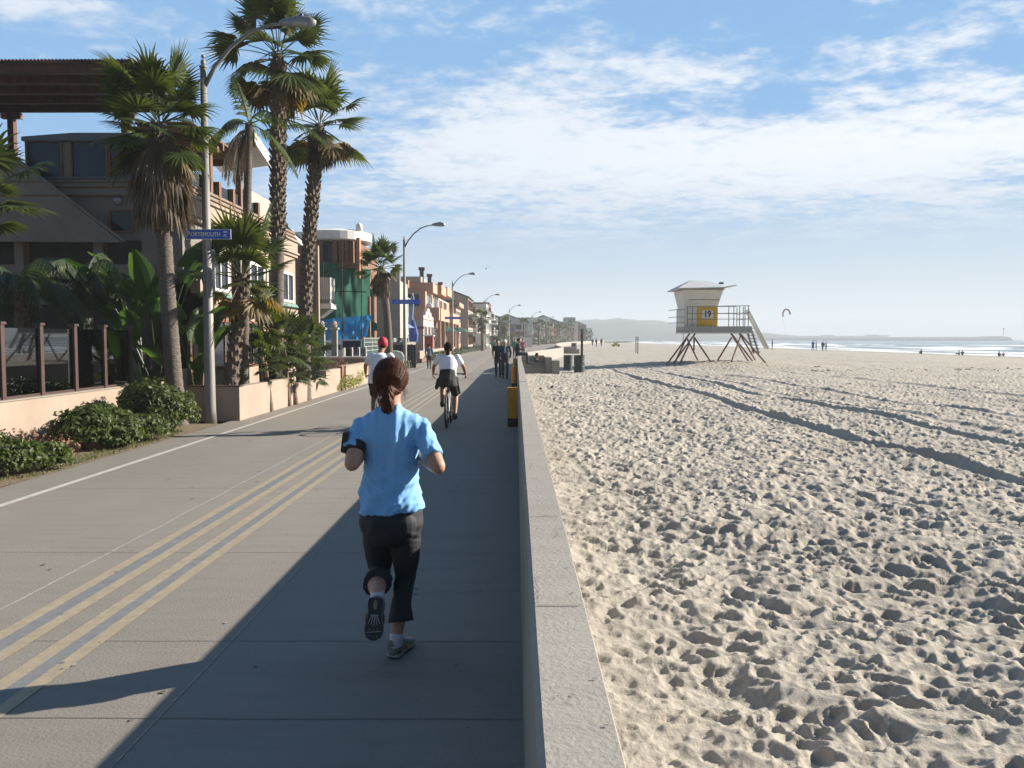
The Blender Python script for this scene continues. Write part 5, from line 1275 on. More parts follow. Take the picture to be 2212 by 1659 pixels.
for px, py, Y, lb in ((877, 652, 45.2, 'blue street name sign on the second street lamp'), (978, 687, 79.7, 'small blue street name sign on the third street lamp'), (1099, 711, 155.7, 'tiny blue sign on the fifth street lamp')):
    c_ = D(px, py, Y); hw = .78 if Y < 100 else .9; t = thing('street_sign', lb, 'street sign', (c_.x - .05, Y, c_.z), 'blue street name signs down the path')
    w = MB(); w.box((c_.x - hw, Y, c_.z - .12), (c_.x + hw, Y + .02, c_.z + .12)); w.build('plate', M_signblue, t)
    w = MB(); w.box((c_.x - hw + .2, Y - .006, c_.z - .04), (c_.x + hw - .35, Y - .002, c_.z + .04)); w.build('lettering', material('faded lettering', (.22, .33, .60)), t)

# ---------------------------------------------------------------- yellow posts, steps, bins
M_yp = material('weathered yellow paint', (.95, .50, .03), (.80, .38, .03), 7, .55)
def ypost(label, Y, h, w_, rnd_):
    t = thing('yellow_post', label, 'bollard', (-.06, Y, 0), 'yellow posts beside the sea wall')
    x0, x1 = (-.165, .035)
    w = MB()
    if rnd_: w.loft([((-.065, Y, .13), .10, .10), ((-.065, Y, h - .07), .10, .10), ((-.065, Y, h - .015), .07, .07), ((-.065, Y, h), .02, .02)], 16)
    else: w.box((x0, Y, .16), (x1, Y + .18, h)); w.box((x0 - .004, Y - .004, h), (x1 + .004, Y + .184, h + .012))
    w.build('shaft', M_yp, t, smooth=False)
    w = MB()
    if rnd_: w.cyl((-.065, Y, 0), .102, .13, 16)
    else: w.box((x0 - .002, Y - .002, 0), (x1 + .002, Y + .182, .16))
    w.build('base', material('dark stained base', (.09, .055, .02), (.05, .035, .02), 9, .9), t)
ypost('nearest square yellow post against the sea wall', 15.76, .75, .2, False)
ypost('second yellow post along the sea wall, rounded top', 28.7, .76, .2, True)
ypost('third yellow post, under the man sitting on the wall', 39.9, .76, .2, True)

t = thing('beach_steps', 'grey concrete beach steps with side walls where the sea wall ends', 'steps', (1.2, 39.5, 0))
w = MB(); w.box((.27, 39.15, -.4), (2.05, 39.4, .80)) if False else None
for k_ in range(5):
    w.box((.262, 39.2 + k_ * .30, -.4), (1.42, 39.5 + k_ * .30 - .004, .30 + k_ * .125))
w.build('treads', M_wall, t)
w = MB(); w.box((1.425, 39.05, -.4), (1.72, 41.2, .80)); w.build('cheek_wall', M_wall, t)
w = MB(); w.box((1.724, 38.9, -.4), (2.08, 40.6, .66)); w.build('end_block', M_conc2 if False else M_wall, t)
w = MB(); w.box((.262, 41.05, -.4), (1.42, 41.3, .86)); w.build('back_wall', M_wall, t)
M_bin = material('dark green bin', (.015, .045, .045), (.02, .055, .055), 4, .5)
def drum(label, x_, y_, h_, r_a, z_=0):
    t = thing('litter_bin', label, 'litter bin', (x_, y_, z_), 'dark litter drums on the sand'); w = MB()
    w.loft([((x_, y_, z_ - .1), r_a, r_a), ((x_, y_, z_ + h_ * .33), r_a, r_a), ((x_, y_, z_ + h_ * .35), r_a * 1.04, r_a * 1.04), ((x_, y_, z_ + h_ * .37), r_a, r_a), ((x_, y_, z_ + h_ * .65), r_a, r_a), ((x_, y_, z_ + h_ * .67), r_a * 1.04, r_a * 1.04), ((x_, y_, z_ + h_ * .69), r_a, r_a), ((x_, y_, z_ + h_), r_a, r_a), ((x_, y_, z_ + h_ + .001), r_a * .9, r_a * .9), ((x_, y_, z_ + h_ - .3), r_a * .88, r_a * .88)], 20)
    w.build('drum', M_bin, t); w = MB(); w.loft([((x_, y_, z_ + h_ - .01), r_a * 1.05, r_a * 1.05), ((x_, y_, z_ + h_ + .02), r_a * 1.05, r_a * 1.05)], 20, cap=False); w.build('rim', M_bin, t)
q = D(1227, 800, 43.5); drum('left, slightly farther litter drum right of the beach steps', q.x, 43.5, .80, .24)
q = D(1251, 806, 40.5); drum('right, larger litter drum right of the beach steps', q.x, 40.5, .86, .27)
q = D(1240, 752, 105); drum('tiny far litter drum in front of the bend', q.x, 105, 1.0, .35, .1)
q = D(1257, 775, 44); t = thing('marker_post', 'thin dark wooden post standing behind the litter drums', 'post', (q.x, 44, 0))
w = MB(); w.box((q.x - .06, 44, -.2), (q.x + .06, 44.12, D(1257, 715, 44).z)); w.build('shaft', M_dark if False else material('old dark timber', (.10, .08, .06)), t)
w = MB(); zz_ = D(1257, 712, 44).z; w.box((q.x - .09, 43.98, zz_), (q.x + .09, 44.1, zz_ + .05)); w.box((q.x - .085, 43.95, 2.0), (q.x + .085, 43.995, 2.25)); w.build('small_plate', M_grey, t)
t = thing('beach_steps', 'far low grey block of steps at the bend of the wall', 'steps', (8, 92, 0))
q = D(1214, 750, 92); w = MB(); w.box((q.x, 92, -.2), (q.x + 1.6, 94, .75)); w.build('block', M_wall, t); w = MB(); w.box((q.x + 1.603, 92.3, -.2), (q.x + 2.0, 94, .5)); w.build('tread', M_wall, t)
for px, py0, py1, Y, lb in ((1374, 748, 728, 95, 'left of two thin marker poles on the far sand'), (1378, 750, 729, 90, 'right of two thin marker poles on the far sand'), (1476, 742, 722, 150, 'thin marker pole under the hill, left of the lifeguard tower')):
    q = D(px, py1, Y); t = thing('marker_pole', lb, 'pole', (q.x, Y, 0), 'thin marker poles on the sand'); w = MB(); w.tube([(q.x, Y, -.3), q], .05, 6); w.build('shaft', M_dark, t)
    w = MB(); w.box((q.x - .07, Y - .07, q.z), (q.x + .07, Y + .07, q.z + .06)); w.build('cap', M_grey, t)
# ---------------------------------------------------------------- lifeguard tower 19
YT = 47.5
M_tw = material('weathered white plywood', (.74, .71, .63), (.66, .63, .55), 2.5, .7)
M_tfas = material('pale grey floor fascia', (.50, .50, .48), (.42, .42, .40), 3, .7)
M_tyel = material('faded yellow panel', (.90, .52, .03), (.82, .46, .03), 3, .6)
M_rust = material('rusted steel leg', (.30, .17, .12), (.20, .11, .08), 8, .8)
M_rail = material('grey green rail', (.24, .29, .27), (.30, .24, .18), 5, .5)
def T(px, py, dy=0): return D(px, py, YT + dy)
def s5(zx, zy, dy=0): return T(1411.3 + zx * .1458, 576 + zy * .1458, dy)
t = thing('lifeguard_tower', 'white lifeguard tower number 19 on splayed rusty legs in the sand', 'lifeguard tower', (s5(800, 1400).x, YT, 0))
dp = 2.6; KZ = s5(0, 588).z
fz0 = s5(0, 885).z; fz1 = s5(0, 985).z
# platform
w = MB(); x0, x1 = s5(466, 900).x, s5(1440, 900).x
w.box((x0, YT - .3, fz1 + .04), (x1, YT + dp, fz0)); w.build('platform', M_tfas, t)
w = MB(); w.box((x0 - .03, YT - .33, fz1 - .02), (x1 + .03, YT + dp + .03, fz1 + .039)); w.build('floor_beam', M_tw, t)
# cabin with walls flaring outwards to the top
ca = s5(462, 890); cb_ = s5(955, 890); cc_ = s5(1030, 325); cd = s5(430, 345)
w = MB(); yb0, yb1 = YT + .12, YT + 2.2; yt0, yt1 = YT - .28, YT + 2.6
V = [(ca.x, yb0, fz0), (cb_.x, yb0, fz0), (cb_.x, yb1, fz0), (ca.x, yb1, fz0), (ca.x + .02, yb0, KZ), (cb_.x, yb0, KZ), (cb_.x, yb1, KZ), (ca.x + .02, yb1, KZ), (cd.x, yt0, cd.z), (cc_.x, yt0, cd.z + .08), (cc_.x, yt1, cd.z + .08), (cd.x, yt1, cd.z)]
F = [(0, 3, 2, 1)] + [(i, (i + 1) % 4, (i + 1) % 4 + 4, i + 4) for i in range(4)] + [(i + 4, (i + 1) % 4 + 4, (i + 1) % 4 + 8, i + 8) for i in range(4)] + [(8, 9, 10, 11)]
w.add(V, F); w.build('cabin', M_tw, t)
w = MB(); zs = s5(0, 490).z
f_ = (zs - KZ) / (cd.z - KZ); ys_ = yb0 + (yt0 - yb0) * f_
w.box((ca.x + (cd.x - ca.x) * f_ + .28, ys_ - .012, zs - .015), (cb_.x + (cc_.x - cb_.x) * f_ - .05, ys_ + .05, zs + .015)); w.build('shutter_seam', material('rust streak', (.28, .17, .08), (.4, .3, .2), 9, .9), t)
# yellow door panel with the number
a = s5(655, 594); b_ = s5(960, 885)
w = MB(); w.box((a.x, yb0 - .03, fz0 + .005), (b_.x - .01, yb0 - .002, a.z)); w.build('yellow_panel', M_tyel, t)
a2 = s5(728, 645); b2 = s5(885, 765); w = MB(); w.box((a2.x, yb0 - .045, b2.z), (b2.x, yb0 - .031, a2.z)); w.build('number_plate', M_white, t)
face_text('number', '19', .50, ((a2.x + b2.x) / 2, yb0 - .05, (a2.z + b2.z) / 2), M_black, t, .022, .85)
w = MB(); zz_ = b2.z - .045; w.box((a2.x + .03, yb0 - .037, zz_), (b2.x - .02, yb0 - .032, zz_ + .022)); w.build('phone_line', M_redw, t)
# roof: thin overhanging slab with low hip
w = MB(); ra = s5(345, 335); rb = s5(1055, 322); yc = (yt0 + yt1) / 2; ry0, ry1 = yt0 - .14, yt1 + .35; ze = ra.z; zr = s5(640, 225).z + .16
V = [(ra.x, ry0, ze), (rb.x, ry0, rb.z), (rb.x, ry1, rb.z), (ra.x, ry1, ze), (ra.x, ry0, ze + .05), (rb.x, ry0, rb.z + .06), (rb.x, ry1, rb.z + .06), (ra.x, ry1, ze + .05), (s5(600, 0).x, yc - .5, zr - .02), (s5(820, 0).x, yc - .5, zr - .06), (s5(820, 0).x, yc + .5, zr - .06), (s5(600, 0).x, yc + .5, zr - .02)]
F = [(0, 3, 2, 1)] + [(i, (i + 1) % 4, (i + 1) % 4 + 4, i + 4) for i in range(4)] + [(i + 4, (i + 1) % 4 + 4, (i + 1) % 4 + 8, i + 8) for i in range(4)] + [(8, 9, 10, 11)]
w.add(V, F); w.build('roof', material('weathered white roof felt', (.56, .57, .58), (.46, .47, .48), 3, .8), t)
w = MB(); p1, p2 = s5(1058, 308), s5(1210, 285); w.prism([(p1.x, yt0 - .1, p1.z - .02), (p2.x, yt0 - .1, p2.z - .02), (p2.x, yt0 - .1, p2.z + .04), (p1.x, yt0 - .1, p1.z + .05)], (0, 2.6, 0)); w.build('awning_flap', M_tw, t)
w = MB(); q = s5(990, 248, .6); w.box((q.x - .12, yc - .9, q.z - .06), (q.x + .12, yc - .7, q.z + .05)); w.build('roof_box', M_dkroof, t)
w = MB(); w.box((cd.x - .02, yt0 - .03, cd.z - .02), (cc_.x + .02, yt0 - .01, cd.z + .06)); w.build('eave_trim', material('rusty trim', (.42, .33, .20), (.5, .45, .35), 9, .8), t)
# railings
w = MB()
def rl(a, b_): w.bar(a, b_, .035)
xr0, xr1 = s5(345, 900).x, s5(1410, 900).x; zt = s5(0, 580).z; zl = [zt, s5(0, 690).z, s5(0, 775).z]
yf = YT - .27; yk = YT + dp - .05
for k_, z_ in enumerate(zl):
    rl((ca.x + .12, yf, z_ - (.03 if k_ else .06)), (xr1, yf, z_)); rl((s5(960, 0).x, yk, z_ + .05), (xr1, yk, z_ + .05))
    rl((xr1, yf, z_), (xr1, yk, z_)) if k_ > 0 else None
    rl((xr0, yf + .2, z_ - .22), (xr0, yk, z_ - .2)); rl((xr0, yf + .2, z_ - .22), (ca.x, yf + .2, z_ - .22))
w.build('guard_rails', M_rail, t)
for zx in (500, 570, 1110, 1185, 1270, 1350, 1400):
    w = MB(); x_ = s5(zx, 0).x; w.bar((x_, yf + .001, fz0), (x_, yf + .001, zt + (.0 if zx > 1000 else -.02)), .04); w.build('rail_post', M_rail, t)
for yy in (yk, (yf + yk) / 2):
    w = MB(); w.bar((xr1 + .002, yy, fz0), (xr1 + .002, yy, zt), .04); w.build('rail_post', M_rail, t)
w = MB(); w.bar((xr0, yf + .2, fz1 + .1), (xr0, yf + .2, zt - .22), .04); w.bar((xr0, yf + .2, fz1 + .12), (x0, yf + .2, fz1 + .12), .05); w.build('rail_post', M_rail, t)
# legs: crossing splayed poles to the sand
gz = lambda zx, zy, dy: s5(zx, zy, dy)
legs = [((540, 990, .0), (165, 1495, -1.2)), ((495, 1050, .8), (295, 1470, -.8)), ((620, 990, .0), (285, 1450, -.9)), ((530, 1150, .3), (380, 1460, -1.0)), ((500, 1065, 1.6), (680, 1430, 1.9)), ((605, 1050, 1.2), (600, 1240, 1.2)), ((605, 1045, .3), (885, 1460, -.6)),
        ((1160, 1050, 1.2), (955, 1385, .8)), ((1135, 965, .0), (1430, 1345, 1.2)), ((1135, 965, 1.8), (1370, 1340, 2.2)), ((1300, 1010, .8), (1155, 1420, -.6)), ((1255, 955, 1.0), (1475, 1325, 2.2)), ((1255, 955, 0.0), (1640, 1400, -.2))]
for a, b_ in legs:
    p, q = gz(*a), gz(*b_); d_ = (q - p).normalized()
    if a[1] < 1000: p = p - d_ * .1
    if b_[1] > 1300: q = q + d_ * .35
    w = MB(); w.tube([p, q], .05, 8); w.build('leg', M_rust, t)
# stairs on the sea side: pale bright stringers and steps
st0, st1 = s5(1400, 640, 1.2), s5(1700, 1215, 1.2)
w = MB(); w.bar(st0, st1, .10, .20, (0, 1, 0)); w.bar(st0 + Vector((.12, .9, 0)), st1 + Vector((.12, .9, 0)), .10, .20, (0, 1, 0)); w.build('stair_hand_rails', M_white, t)
sa, sb = s5(1440, 890, 1.0), s5(1560, 1290, 1.0)
w = MB(); w.bar(sa, sb, .07, .16, (0, 1, 0)); w.bar(sa + Vector((0, 1.0, 0)), sb + Vector((0, 1.0, 0)), .07, .16, (0, 1, 0))
w.build('stair_stringers', M_rail, t)
w = MB()
for k_ in range(8):
    p = sa.lerp(sb, (k_ + .5) / 8); w.box((p.x - .10, p.y, p.z - .02), (p.x + .14, p.y + 1.0, p.z + .02))
w.build('stair_treads', M_rail, t)

# ---------------------------------------------------------------- jetty, pier, kite, birds
M_jet = material('jetty rock', (.09, .10, .11), (.13, .14, .15), .2, .95)
YJ = 1150
w = MB(); n_ = 70; V = []; K = 5
for i in range(n_ + 1):
    px = 1640 + (2175 - 1640) * i / n_; top = D(px, 729.0 - 1.6 * (i / n_) ** 3 + .5 * mnoise.noise(Vector((i * .8, 0, 0))) - (1.0 if 62 < i < 69 else 0), YJ)
    for k_ in range(K):
        a = PI * k_ / (K - 1); V.append((top.x, YJ - 14 * math.cos(a), -2.0 + (top.z + 2.6) * math.sin(a)))
F = [(i * K + k_, (i + 1) * K + k_, (i + 1) * K + k_ + 1, i * K + k_ + 1) for i in range(n_) for k_ in range(K - 1)]
tag(np_obj('jetty', V, F, M_jet), 'long low rock jetty on the sea horizon at the right', 'jetty')
q = D(2168, 712, YJ); t = thing('beacon_mast', 'thin beacon mast at the tip of the far jetty', 'mast', (q.x, YJ, 0)); w = MB(); w.tube([(q.x, YJ, -1), q], .45, 6); w.build('shaft', M_grey, t); w = MB(); w.box((q.x - 1.3, YJ - .6, q.z), (q.x + 1.3, YJ + .6, q.z + 2.0)); w.build('light_house', M_grey, t)
t = thing('far_pier', 'pale far pier with low sheds, just above the jetty', 'pier', (D(1850, 728, 1500).x, 1500, 0))
a, b_ = D(1710, 727.6, 1500), D(1920, 726.0, 1500); w = MB(); w.box((a.x, 1500, a.z), (b_.x, 1506, b_.z + .3)); w.build('deck', M_conc2, t)
w = MB(); px = 1712
while px < 1920: q = D(px, 728, 1500); w.box((q.x - .5, 1500.5, -3), (q.x + .5, 1502, a.z)); px += 8
tag(w.build('pilings', M_conc2, t))
for px0, px1, py in ((1775, 1802, 723.5), (1870, 1900, 723.0), (1902, 1920, 724)):
    a, b_ = D(px0, py, 1500), D(px1, 726.2, 1500); w = MB(); w.box((a.x, 1500.2, b_.z), (b_.x, 1505, a.z)); w.build('shed', M_white, t)
# kite
t = thing('kite', 'curved pink and grey kite flying over the water right of the tower', 'kite', D(1697, 675, 220))
w = MB(); n_ = 14
for k_, (m_, a0, a1) in enumerate(((0, 0, 7), (1, 7, 14))):
    w = MB()
    for i in range(a0, a1):
        def kp(i, r_a): a = R(200 - i * 14); return D(1700 + 8.5 * math.cos(a) * r_a, 680 - 13 * math.sin(a) * r_a, 220)
        p1, p2, p3, p4 = kp(i, 1), kp(i + 1, 1), kp(i + 1, .86), kp(i, .86)
        w.add([p1, p2, p3, p4, p1 + Vector((0, .8, .1)), p2 + Vector((0, .8, .1)), p3 + Vector((0, .8, -.05)), p4 + Vector((0, .8, -.05))], [(0, 1, 2, 3), (7, 6, 5, 4), (0, 4, 5, 1), (3, 2, 6, 7)])
    w.build('wing_half', material('pink kite cloth', (.75, .45, .42)) if k_ == 0 else M_grey, t)
w = MB(); w.tube([D(1690, 686, 220), D(1700, 728, 221)], .015, 4); w.build('line', M_grey, t)
for px, py, Y, lb in ((1050, 580, 90, 'small gull flying above the third street lamp'), (1108, 704, 150, 'small gull low over the far houses'), (1196, 698, 200, 'far gull beside the sixth street lamp')):
    c_ = D(px, py, Y) if py != 704 else D(1129, 678, Y); t = tag(thing('gull', lb, 'bird', c_), None, None, 'gulls')
    w = MB(); w.ell(c_, (.09, .24, .08), 8, 6); w.build('body', M_grey, t)
    w = MB()
    for s_ in (-1, 1): w.add([c_ + Vector((0, .1, .02)), c_ + Vector((0, -.1, .02)), c_ + Vector((s_ * .3, -.08, .14)), c_ + Vector((s_ * .3, .08, .14)), c_ + Vector((s_ * .62, -.05, .06))], [(0, 1, 2, 3), (3, 2, 4)])
    w.build('wings', M_grey, t)
# small litter: kelp line and scraps on the sand
r_ = random.Random(12); mb = MB()
for i in range(90):
    px = r_.uniform(1750, 2212); py = 797 + r_.gauss(0, 2.2); q = G(px, py, .1); s_ = r_.uniform(.03, .11); z_ = sand_at(q.x, q.y)
    mb.ell((q.x, q.y, z_ + .0), (s_ * 1.6, s_, .025), 5, 4, (0, 0, r_.uniform(0, 3)))
tag(mb.build('kelp_wrack', material('dried kelp', (.13, .10, .07), (.2, .16, .12), 3, .9)), 'dark line of dried kelp and debris across the middle of the beach', 'seaweed', None, 'stuff')
for px, py, c_, lb, sz in ((1168, 841, (.30, .06, .03), 'small rust red scrap on the sand past the nearest yellow post', .05), (1193, 839, (.10, .02, .03), 'small dark red scrap on the sand, right of the rust one', .055)):
    q = G(px, py, 0); z_ = sand_at(q.x, q.y); mb = MB()
    mb.add([(q.x - sz, q.y, z_ + .01), (q.x + sz * .9, q.y - .04, z_ + .02), (q.x + sz * 1.1, q.y + .05, z_ + .05), (q.x + .01, q.y + .09, z_ + .08), (q.x - sz, q.y + .05, z_ + .04), (q.x, q.y + .02, z_ + .0)], [(0, 1, 2, 3, 4), (0, 5, 1), (1, 5, 2), (2, 5, 3), (3, 5, 4), (4, 5, 0)])
    tag(mb.build('litter', material('litter', c_)), lb, 'litter')
# ---------------------------------------------------------------- people
M_skin = material('skin', (.62, .34, .24), (.55, .28, .19), 9, .5, .0008, 120, spec=.35)
M_skint = material('tanned skin', (.46, .24, .155), (.40, .20, .125), 9, .5, spec=.35)
M_tee = material('sky blue jersey', (.31, .62, 1.0), (.27, .56, .94), 7, .9, .0010, 160, spec=.15)
M_pant = material('charcoal leggings', (.036, .037, .046), (.028, .029, .037), 6, .7, .0008, 200, spec=.3)
M_hair = material('auburn hair', (.13, .040, .018), (.028, .011, .008), 26, .6, spec=.2, stretch=(3, 3, .5), trans=.12, tcol=(.5, .16, .04))
M_dhair = material('dark brown hair', (.035, .018, .012), (.02, .012, .009), 30, .85, .004, 60, spec=.1)
M_sock = material('white sock', (.60, .60, .66), (.5, .5, .56), 30, .9)
M_shoe = material('silver grey shoe mesh', (.24, .25, .25), (.13, .14, .14), 22, .5, .001, 90)
M_shoeo = material('orange shoe accent', (.60, .27, .03), rough=.5)
M_sole = material('black rubber sole', (.018, .018, .020), (.03, .03, .032), 20, .6)
M_solew = material('pale sole web', (.45, .46, .46), rough=.6)
M_wt = material('white cotton', (.80, .80, .84), (.75, .75, .79), 8, .9)
M_blk = material('black cloth', (.022, .020, .022), (.03, .028, .03), 8, .85)
M_brnc = material('dark brown cloth', (.055, .032, .030), (.045, .027, .025), 8, .85)
M_navy = material('navy cloth', (.035, .045, .085), (.03, .038, .07), 8, .85)
M_char = material('charcoal trousers', (.05, .052, .058), rough=.85)
M_red = material('red cloth', (.55, .02, .04), rough=.7)

def displace(me, fn):
    me.update(); co = [v.co.copy() for v in me.vertices]; no = [v.normal.copy() for v in me.vertices]
    for v, c_, n_ in zip(me.vertices, co, no): v.co = c_ + n_ * fn(c_, n_)
    me.update()
def limb(mb, pts, radii, n=14):
    """round-ended tapered limb through the joints"""
    P_ = [Vector(p) for p in pts]; cs = []
    d0 = (P_[1] - P_[0]).normalized(); cs.append((P_[0] - d0 * radii[0] * .8, radii[0] * .45, radii[0] * .45)); cs.append((P_[0] - d0 * radii[0] * .4, radii[0] * .85, radii[0] * .85))
    for p, r in zip(P_, radii): cs.append((p, r, r))
    d1 = (P_[-1] - P_[-2]).normalized(); r = radii[-1]; cs.append((P_[-1] + d1 * r * .4, r * .85, r * .85)); cs.append((P_[-1] + d1 * r * .8, r * .45, r * .45))
    mb.loft(cs, n, (.1, .99, .05))
def hand(mb, wrist, direction, up, s=1.0, curl=.6, side=1):
    """palm, four unequal bent fingers, thumb leaving the side of the palm"""
    d = Vector(direction).normalized(); u = Vector(up); u = (u - d * u.dot(d)).normalized(); w = d.cross(u) * side; p = Vector(wrist)
    mb.loft([(p, .024 * s, .018 * s), (p + d * .04 * s, .038 * s, .016 * s), (p + d * .085 * s, .040 * s, .014 * s), (p + d * .095 * s, .034 * s, .010 * s)], 12, tuple(u))
    for i, L_ in enumerate((.070, .080, .074, .058)):
        q = p + d * .085 * s + w * (.027 - .018 * i) * s; a = 0; pts = [q]
        for k_ in range(3):
            a += curl * (.6 + .3 * k_); dd = d * math.cos(a) - u * math.sin(a); q = q + dd * L_ * s * (.45, .32, .23)[k_]; pts.append(q)
        limb(mb, pts, [.0088 * s, .0082 * s, .0076 * s, .0065 * s], 8)
    q = p + d * .03 * s + w * .030 * s; limb(mb, [q, q + (d * .5 + w * .8 - u * .2).normalized() * .035 * s, q + (d * .75 + w * .45 - u * .6).normalized() * .065 * s], [.012 * s, .010 * s, .008 * s], 8)

# ------------------------------ the runner
RY = 4.36
rb = G(858, 1421)
def RP(zx, zy, dy=0.0): return D(691.2 + zx * .434, 748.8 + zy * .434, RY + dy)
run = thing('person', 'woman running away in a sky blue T-shirt and charcoal leggings, auburn hair tied back', 'person', (rb.x, RY, 0))
B = Vector((rb.x, RY, 0))
def loc(p): return Vector(p) - B
def LR(zx, zy, dy=0.0): return loc(RP(zx, zy, dy))
V_ = .0055
mb = MB()
hc = LR(351, 172, .13)
mb.ell(hc, (.076, .094, .108), 20, 14); mb.ell(hc + Vector((0, .03, -.055)), (.058, .062, .062), 16, 10)
mb.ell(hc + Vector((0, .098, -.012)), (.012, .018, .022), 8, 6)                       # nose
mb.ell(hc + Vector((0, .088, -.052)), (.024, .012, .009), 8, 6); mb.ell(hc + Vector((0, .085, -.085)), (.022, .018, .018), 8, 6)
for s_ in (-1, 1):
    mb.ell(hc + Vector((s_ * .077, .0, -.014)), (.012, .020, .030), 8, 8); mb.ell(hc + Vector((s_ * .030, .088, .012)), (.016, .010, .010), 8, 6)
limb(mb, [LR(354, 320, .09), LR(353, 262, .10), hc + Vector((0, -.01, -.03))], [.058, .053, .058])
mb.loft([(LR(355, 300, .085), .06, .05), (LR(354, 345, .08), .14, .075), (LR(353, 400, .07), .155, .09), (LR(353, 560, .04), .125, .09), (LR(353, 700, .02), .125, .095), (LR(355, 850, .0), .155, .11), (LR(355, 900, 0), .12, .10)], 20)
for (sh, elb, wr) in (((212, 392, .08), (158, 585, -.10), (222, 500, .10)), ((496, 392, .08), (588, 600, -.12), (505, 545, .09))):
    a, b_, c_ = LR(*sh), LR(*elb), LR(*wr)
    m1 = a.lerp(b_, .5); limb(mb, [a, m1, b_], [.052, .050, .041]); limb(mb, [b_, b_.lerp(c_, .35), c_], [.040, .042, .027])
    hand(mb, c_, (c_ - b_) + Vector((0, 0, .05)), Vector((1 if sh[0] > 300 else -1, .0, .3)), .95, .85, 1 if sh[0] > 300 else -1)
# legs
limb(mb, [LR(300, 900, .02), LR(298, 1000, .08), LR(298, 1105, .14)], [.080, .070, .052])
limb(mb, [LR(298, 1110, .14), LR(290, 1155, .02), LR(284, 1190, -.10), LR(286, 1232, -.20)], [.050, .054, .052, .035])
limb(mb, [LR(425, 900, 0), LR(428, 1010, .03), LR(424, 1130, .05)], [.080, .068, .050])
limb(mb, [LR(424, 1135, .05), LR(408, 1230, -.0), LR(392, 1340, -.05), LR(380, 1440, -.08)], [.050, .053, .042, .033])
me = remesh(mb, V_, 5); link_mesh('body', me, M_skin, run)
# T-shirt
mb = MB()
mb.loft([(LR(354, 290, .085), .050, .050), (LR(354, 300, .085), .068, .062), (LR(353, 320, .08), .108, .078), (LR(352, 346, .07), .140, .092), (LR(352, 372, .065), .160, .102), (LR(352, 410, .06), .166, .112), (LR(353, 470, .05), .160, .122), (LR(353, 560, .04), .148, .120), (LR(352, 640, .03), .150, .122), (LR(353, 720, .02), .164, .132), (LR(354, 780, .01), .178, .142), (LR(355, 805, .0), .184, .146), (LR(355, 815, .0), .186, .147)], 32)
a = LR(212, 392, .07); b_ = LR(166, 512, -.03); limb(mb, [a + Vector((.05, 0, .012)), a, a.lerp(b_, .5)], [.052, .056, .057], 16); mb.loft([(a, .055, .056), (a.lerp(b_, .5), .059, .062), (b_, .060, .066), (b_ + (b_ - a) * .05, .061, .067), (b_ + (b_ - a) * .04, .052, .056), (b_ - (b_ - a) * .12, .048, .052)], 18)
a = LR(494, 390, .07); b_ = LR(560, 545, -.07); limb(mb, [a - Vector((.05, 0, -.012)), a, a.lerp(b_, .5)], [.052, .056, .056], 16); mb.loft([(a, .055, .056), (a.lerp(b_, .5), .058, .060), (b_, .060, .064), (b_ + (b_ - a) * .03, .061, .065), (b_ + (b_ - a) * .02, .051, .054), (b_ - (b_ - a) * .10, .048, .050)], 18)
me = remesh(mb, .005, 4, fac=.5)
zt_, zb_ = LR(355, 300).z, LR(355, 820).z
def folds(c_, n_):
    h = (c_.z - zb_) / (zt_ - zb_); x_ = c_.x - hc.x; side = abs(x_) > .19
    f = 0
    up = max(0, min(1, (h - .35) / .3)); lo_ = max(0, min(1, (.62 - h) / .35))
    f += .0095 * up * mnoise.noise(Vector((x_ * 30, c_.z * 4.0, 1)))                               # hanging folds from the shoulders
    f += .0150 * lo_ * mnoise.noise(Vector(((x_ * 7 + c_.z * 6), (c_.z * 16 - x_ * 8), 7)))          # slanting drag folds over the waist
    f += .0070 * lo_ * mnoise.noise(Vector(((x_ * 18), (c_.z * 34 - abs(x_) * 30), 3)))
    f += .0028 * mnoise.noise(Vector((x_ * 46, c_.z * 20, 5)))
    f *= 1.35
    if n_.y > .2: f *= .3
    # spine valley
    f -= .007 * math.exp(-((x_ - .0) / .022) ** 2) * (1 if n_.y < 0 else 0) * max(0, min(1, h * 2))
    if abs(x_) > .17: f += .006 * mnoise.noise(Vector((x_ * 20, c_.z * 45 + x_ * 30, 2)))
    return f
displace(me, folds)
for v in me.vertices:   # the hem rises to the right and flares
    h = (v.co.z - zb_) / (zt_ - zb_)
    if h < .3 and abs(v.co.x - hc.x) < .25: k_ = (1 - h / .3); v.co.z += (v.co.x - hc.x) * .10 * k_ - .012 * k_ * abs(mnoise.noise(Vector((v.co.x * 9, v.co.y * 9, 0)))) 
shirt_o = link_mesh('t_shirt', me, M_tee, run)
# leggings
mb = MB()
mb.loft([(LR(355, 770, .01), .160, .118), (LR(355, 820, .0), .172, .132), (LR(355, 880, -.005), .176, .138), (LR(355, 925, .0), .160, .125), (LR(355, 960, .01), .12, .10)], 28)
for zx in (300, 413): mb.ell(LR(zx, 885, -.055), (.082, .085, .095), 16, 12)
mb.loft([(LR(297, 890, .0), .092, .10), (LR(297, 960, .04), .092, .097), (LR(297, 1030, .085), .081, .085), (LR(298, 1090, .13), .066, .070)], 20)
limb(mb, [LR(298, 1090, .13), LR(298, 1112, .15)], [.062, .058])
mb.loft([(LR(299, 1108, .15), .058, .058), (LR(294, 1138, .06), .061, .063), (LR(289, 1158, -.02), .066, .070), (LR(287, 1172, -.08), .074, .080), (LR(286, 1177, -.10), .077, .083), (LR(287, 1174, -.094), .068, .074), (LR(289, 1160, -.04), .058, .062)], 22)
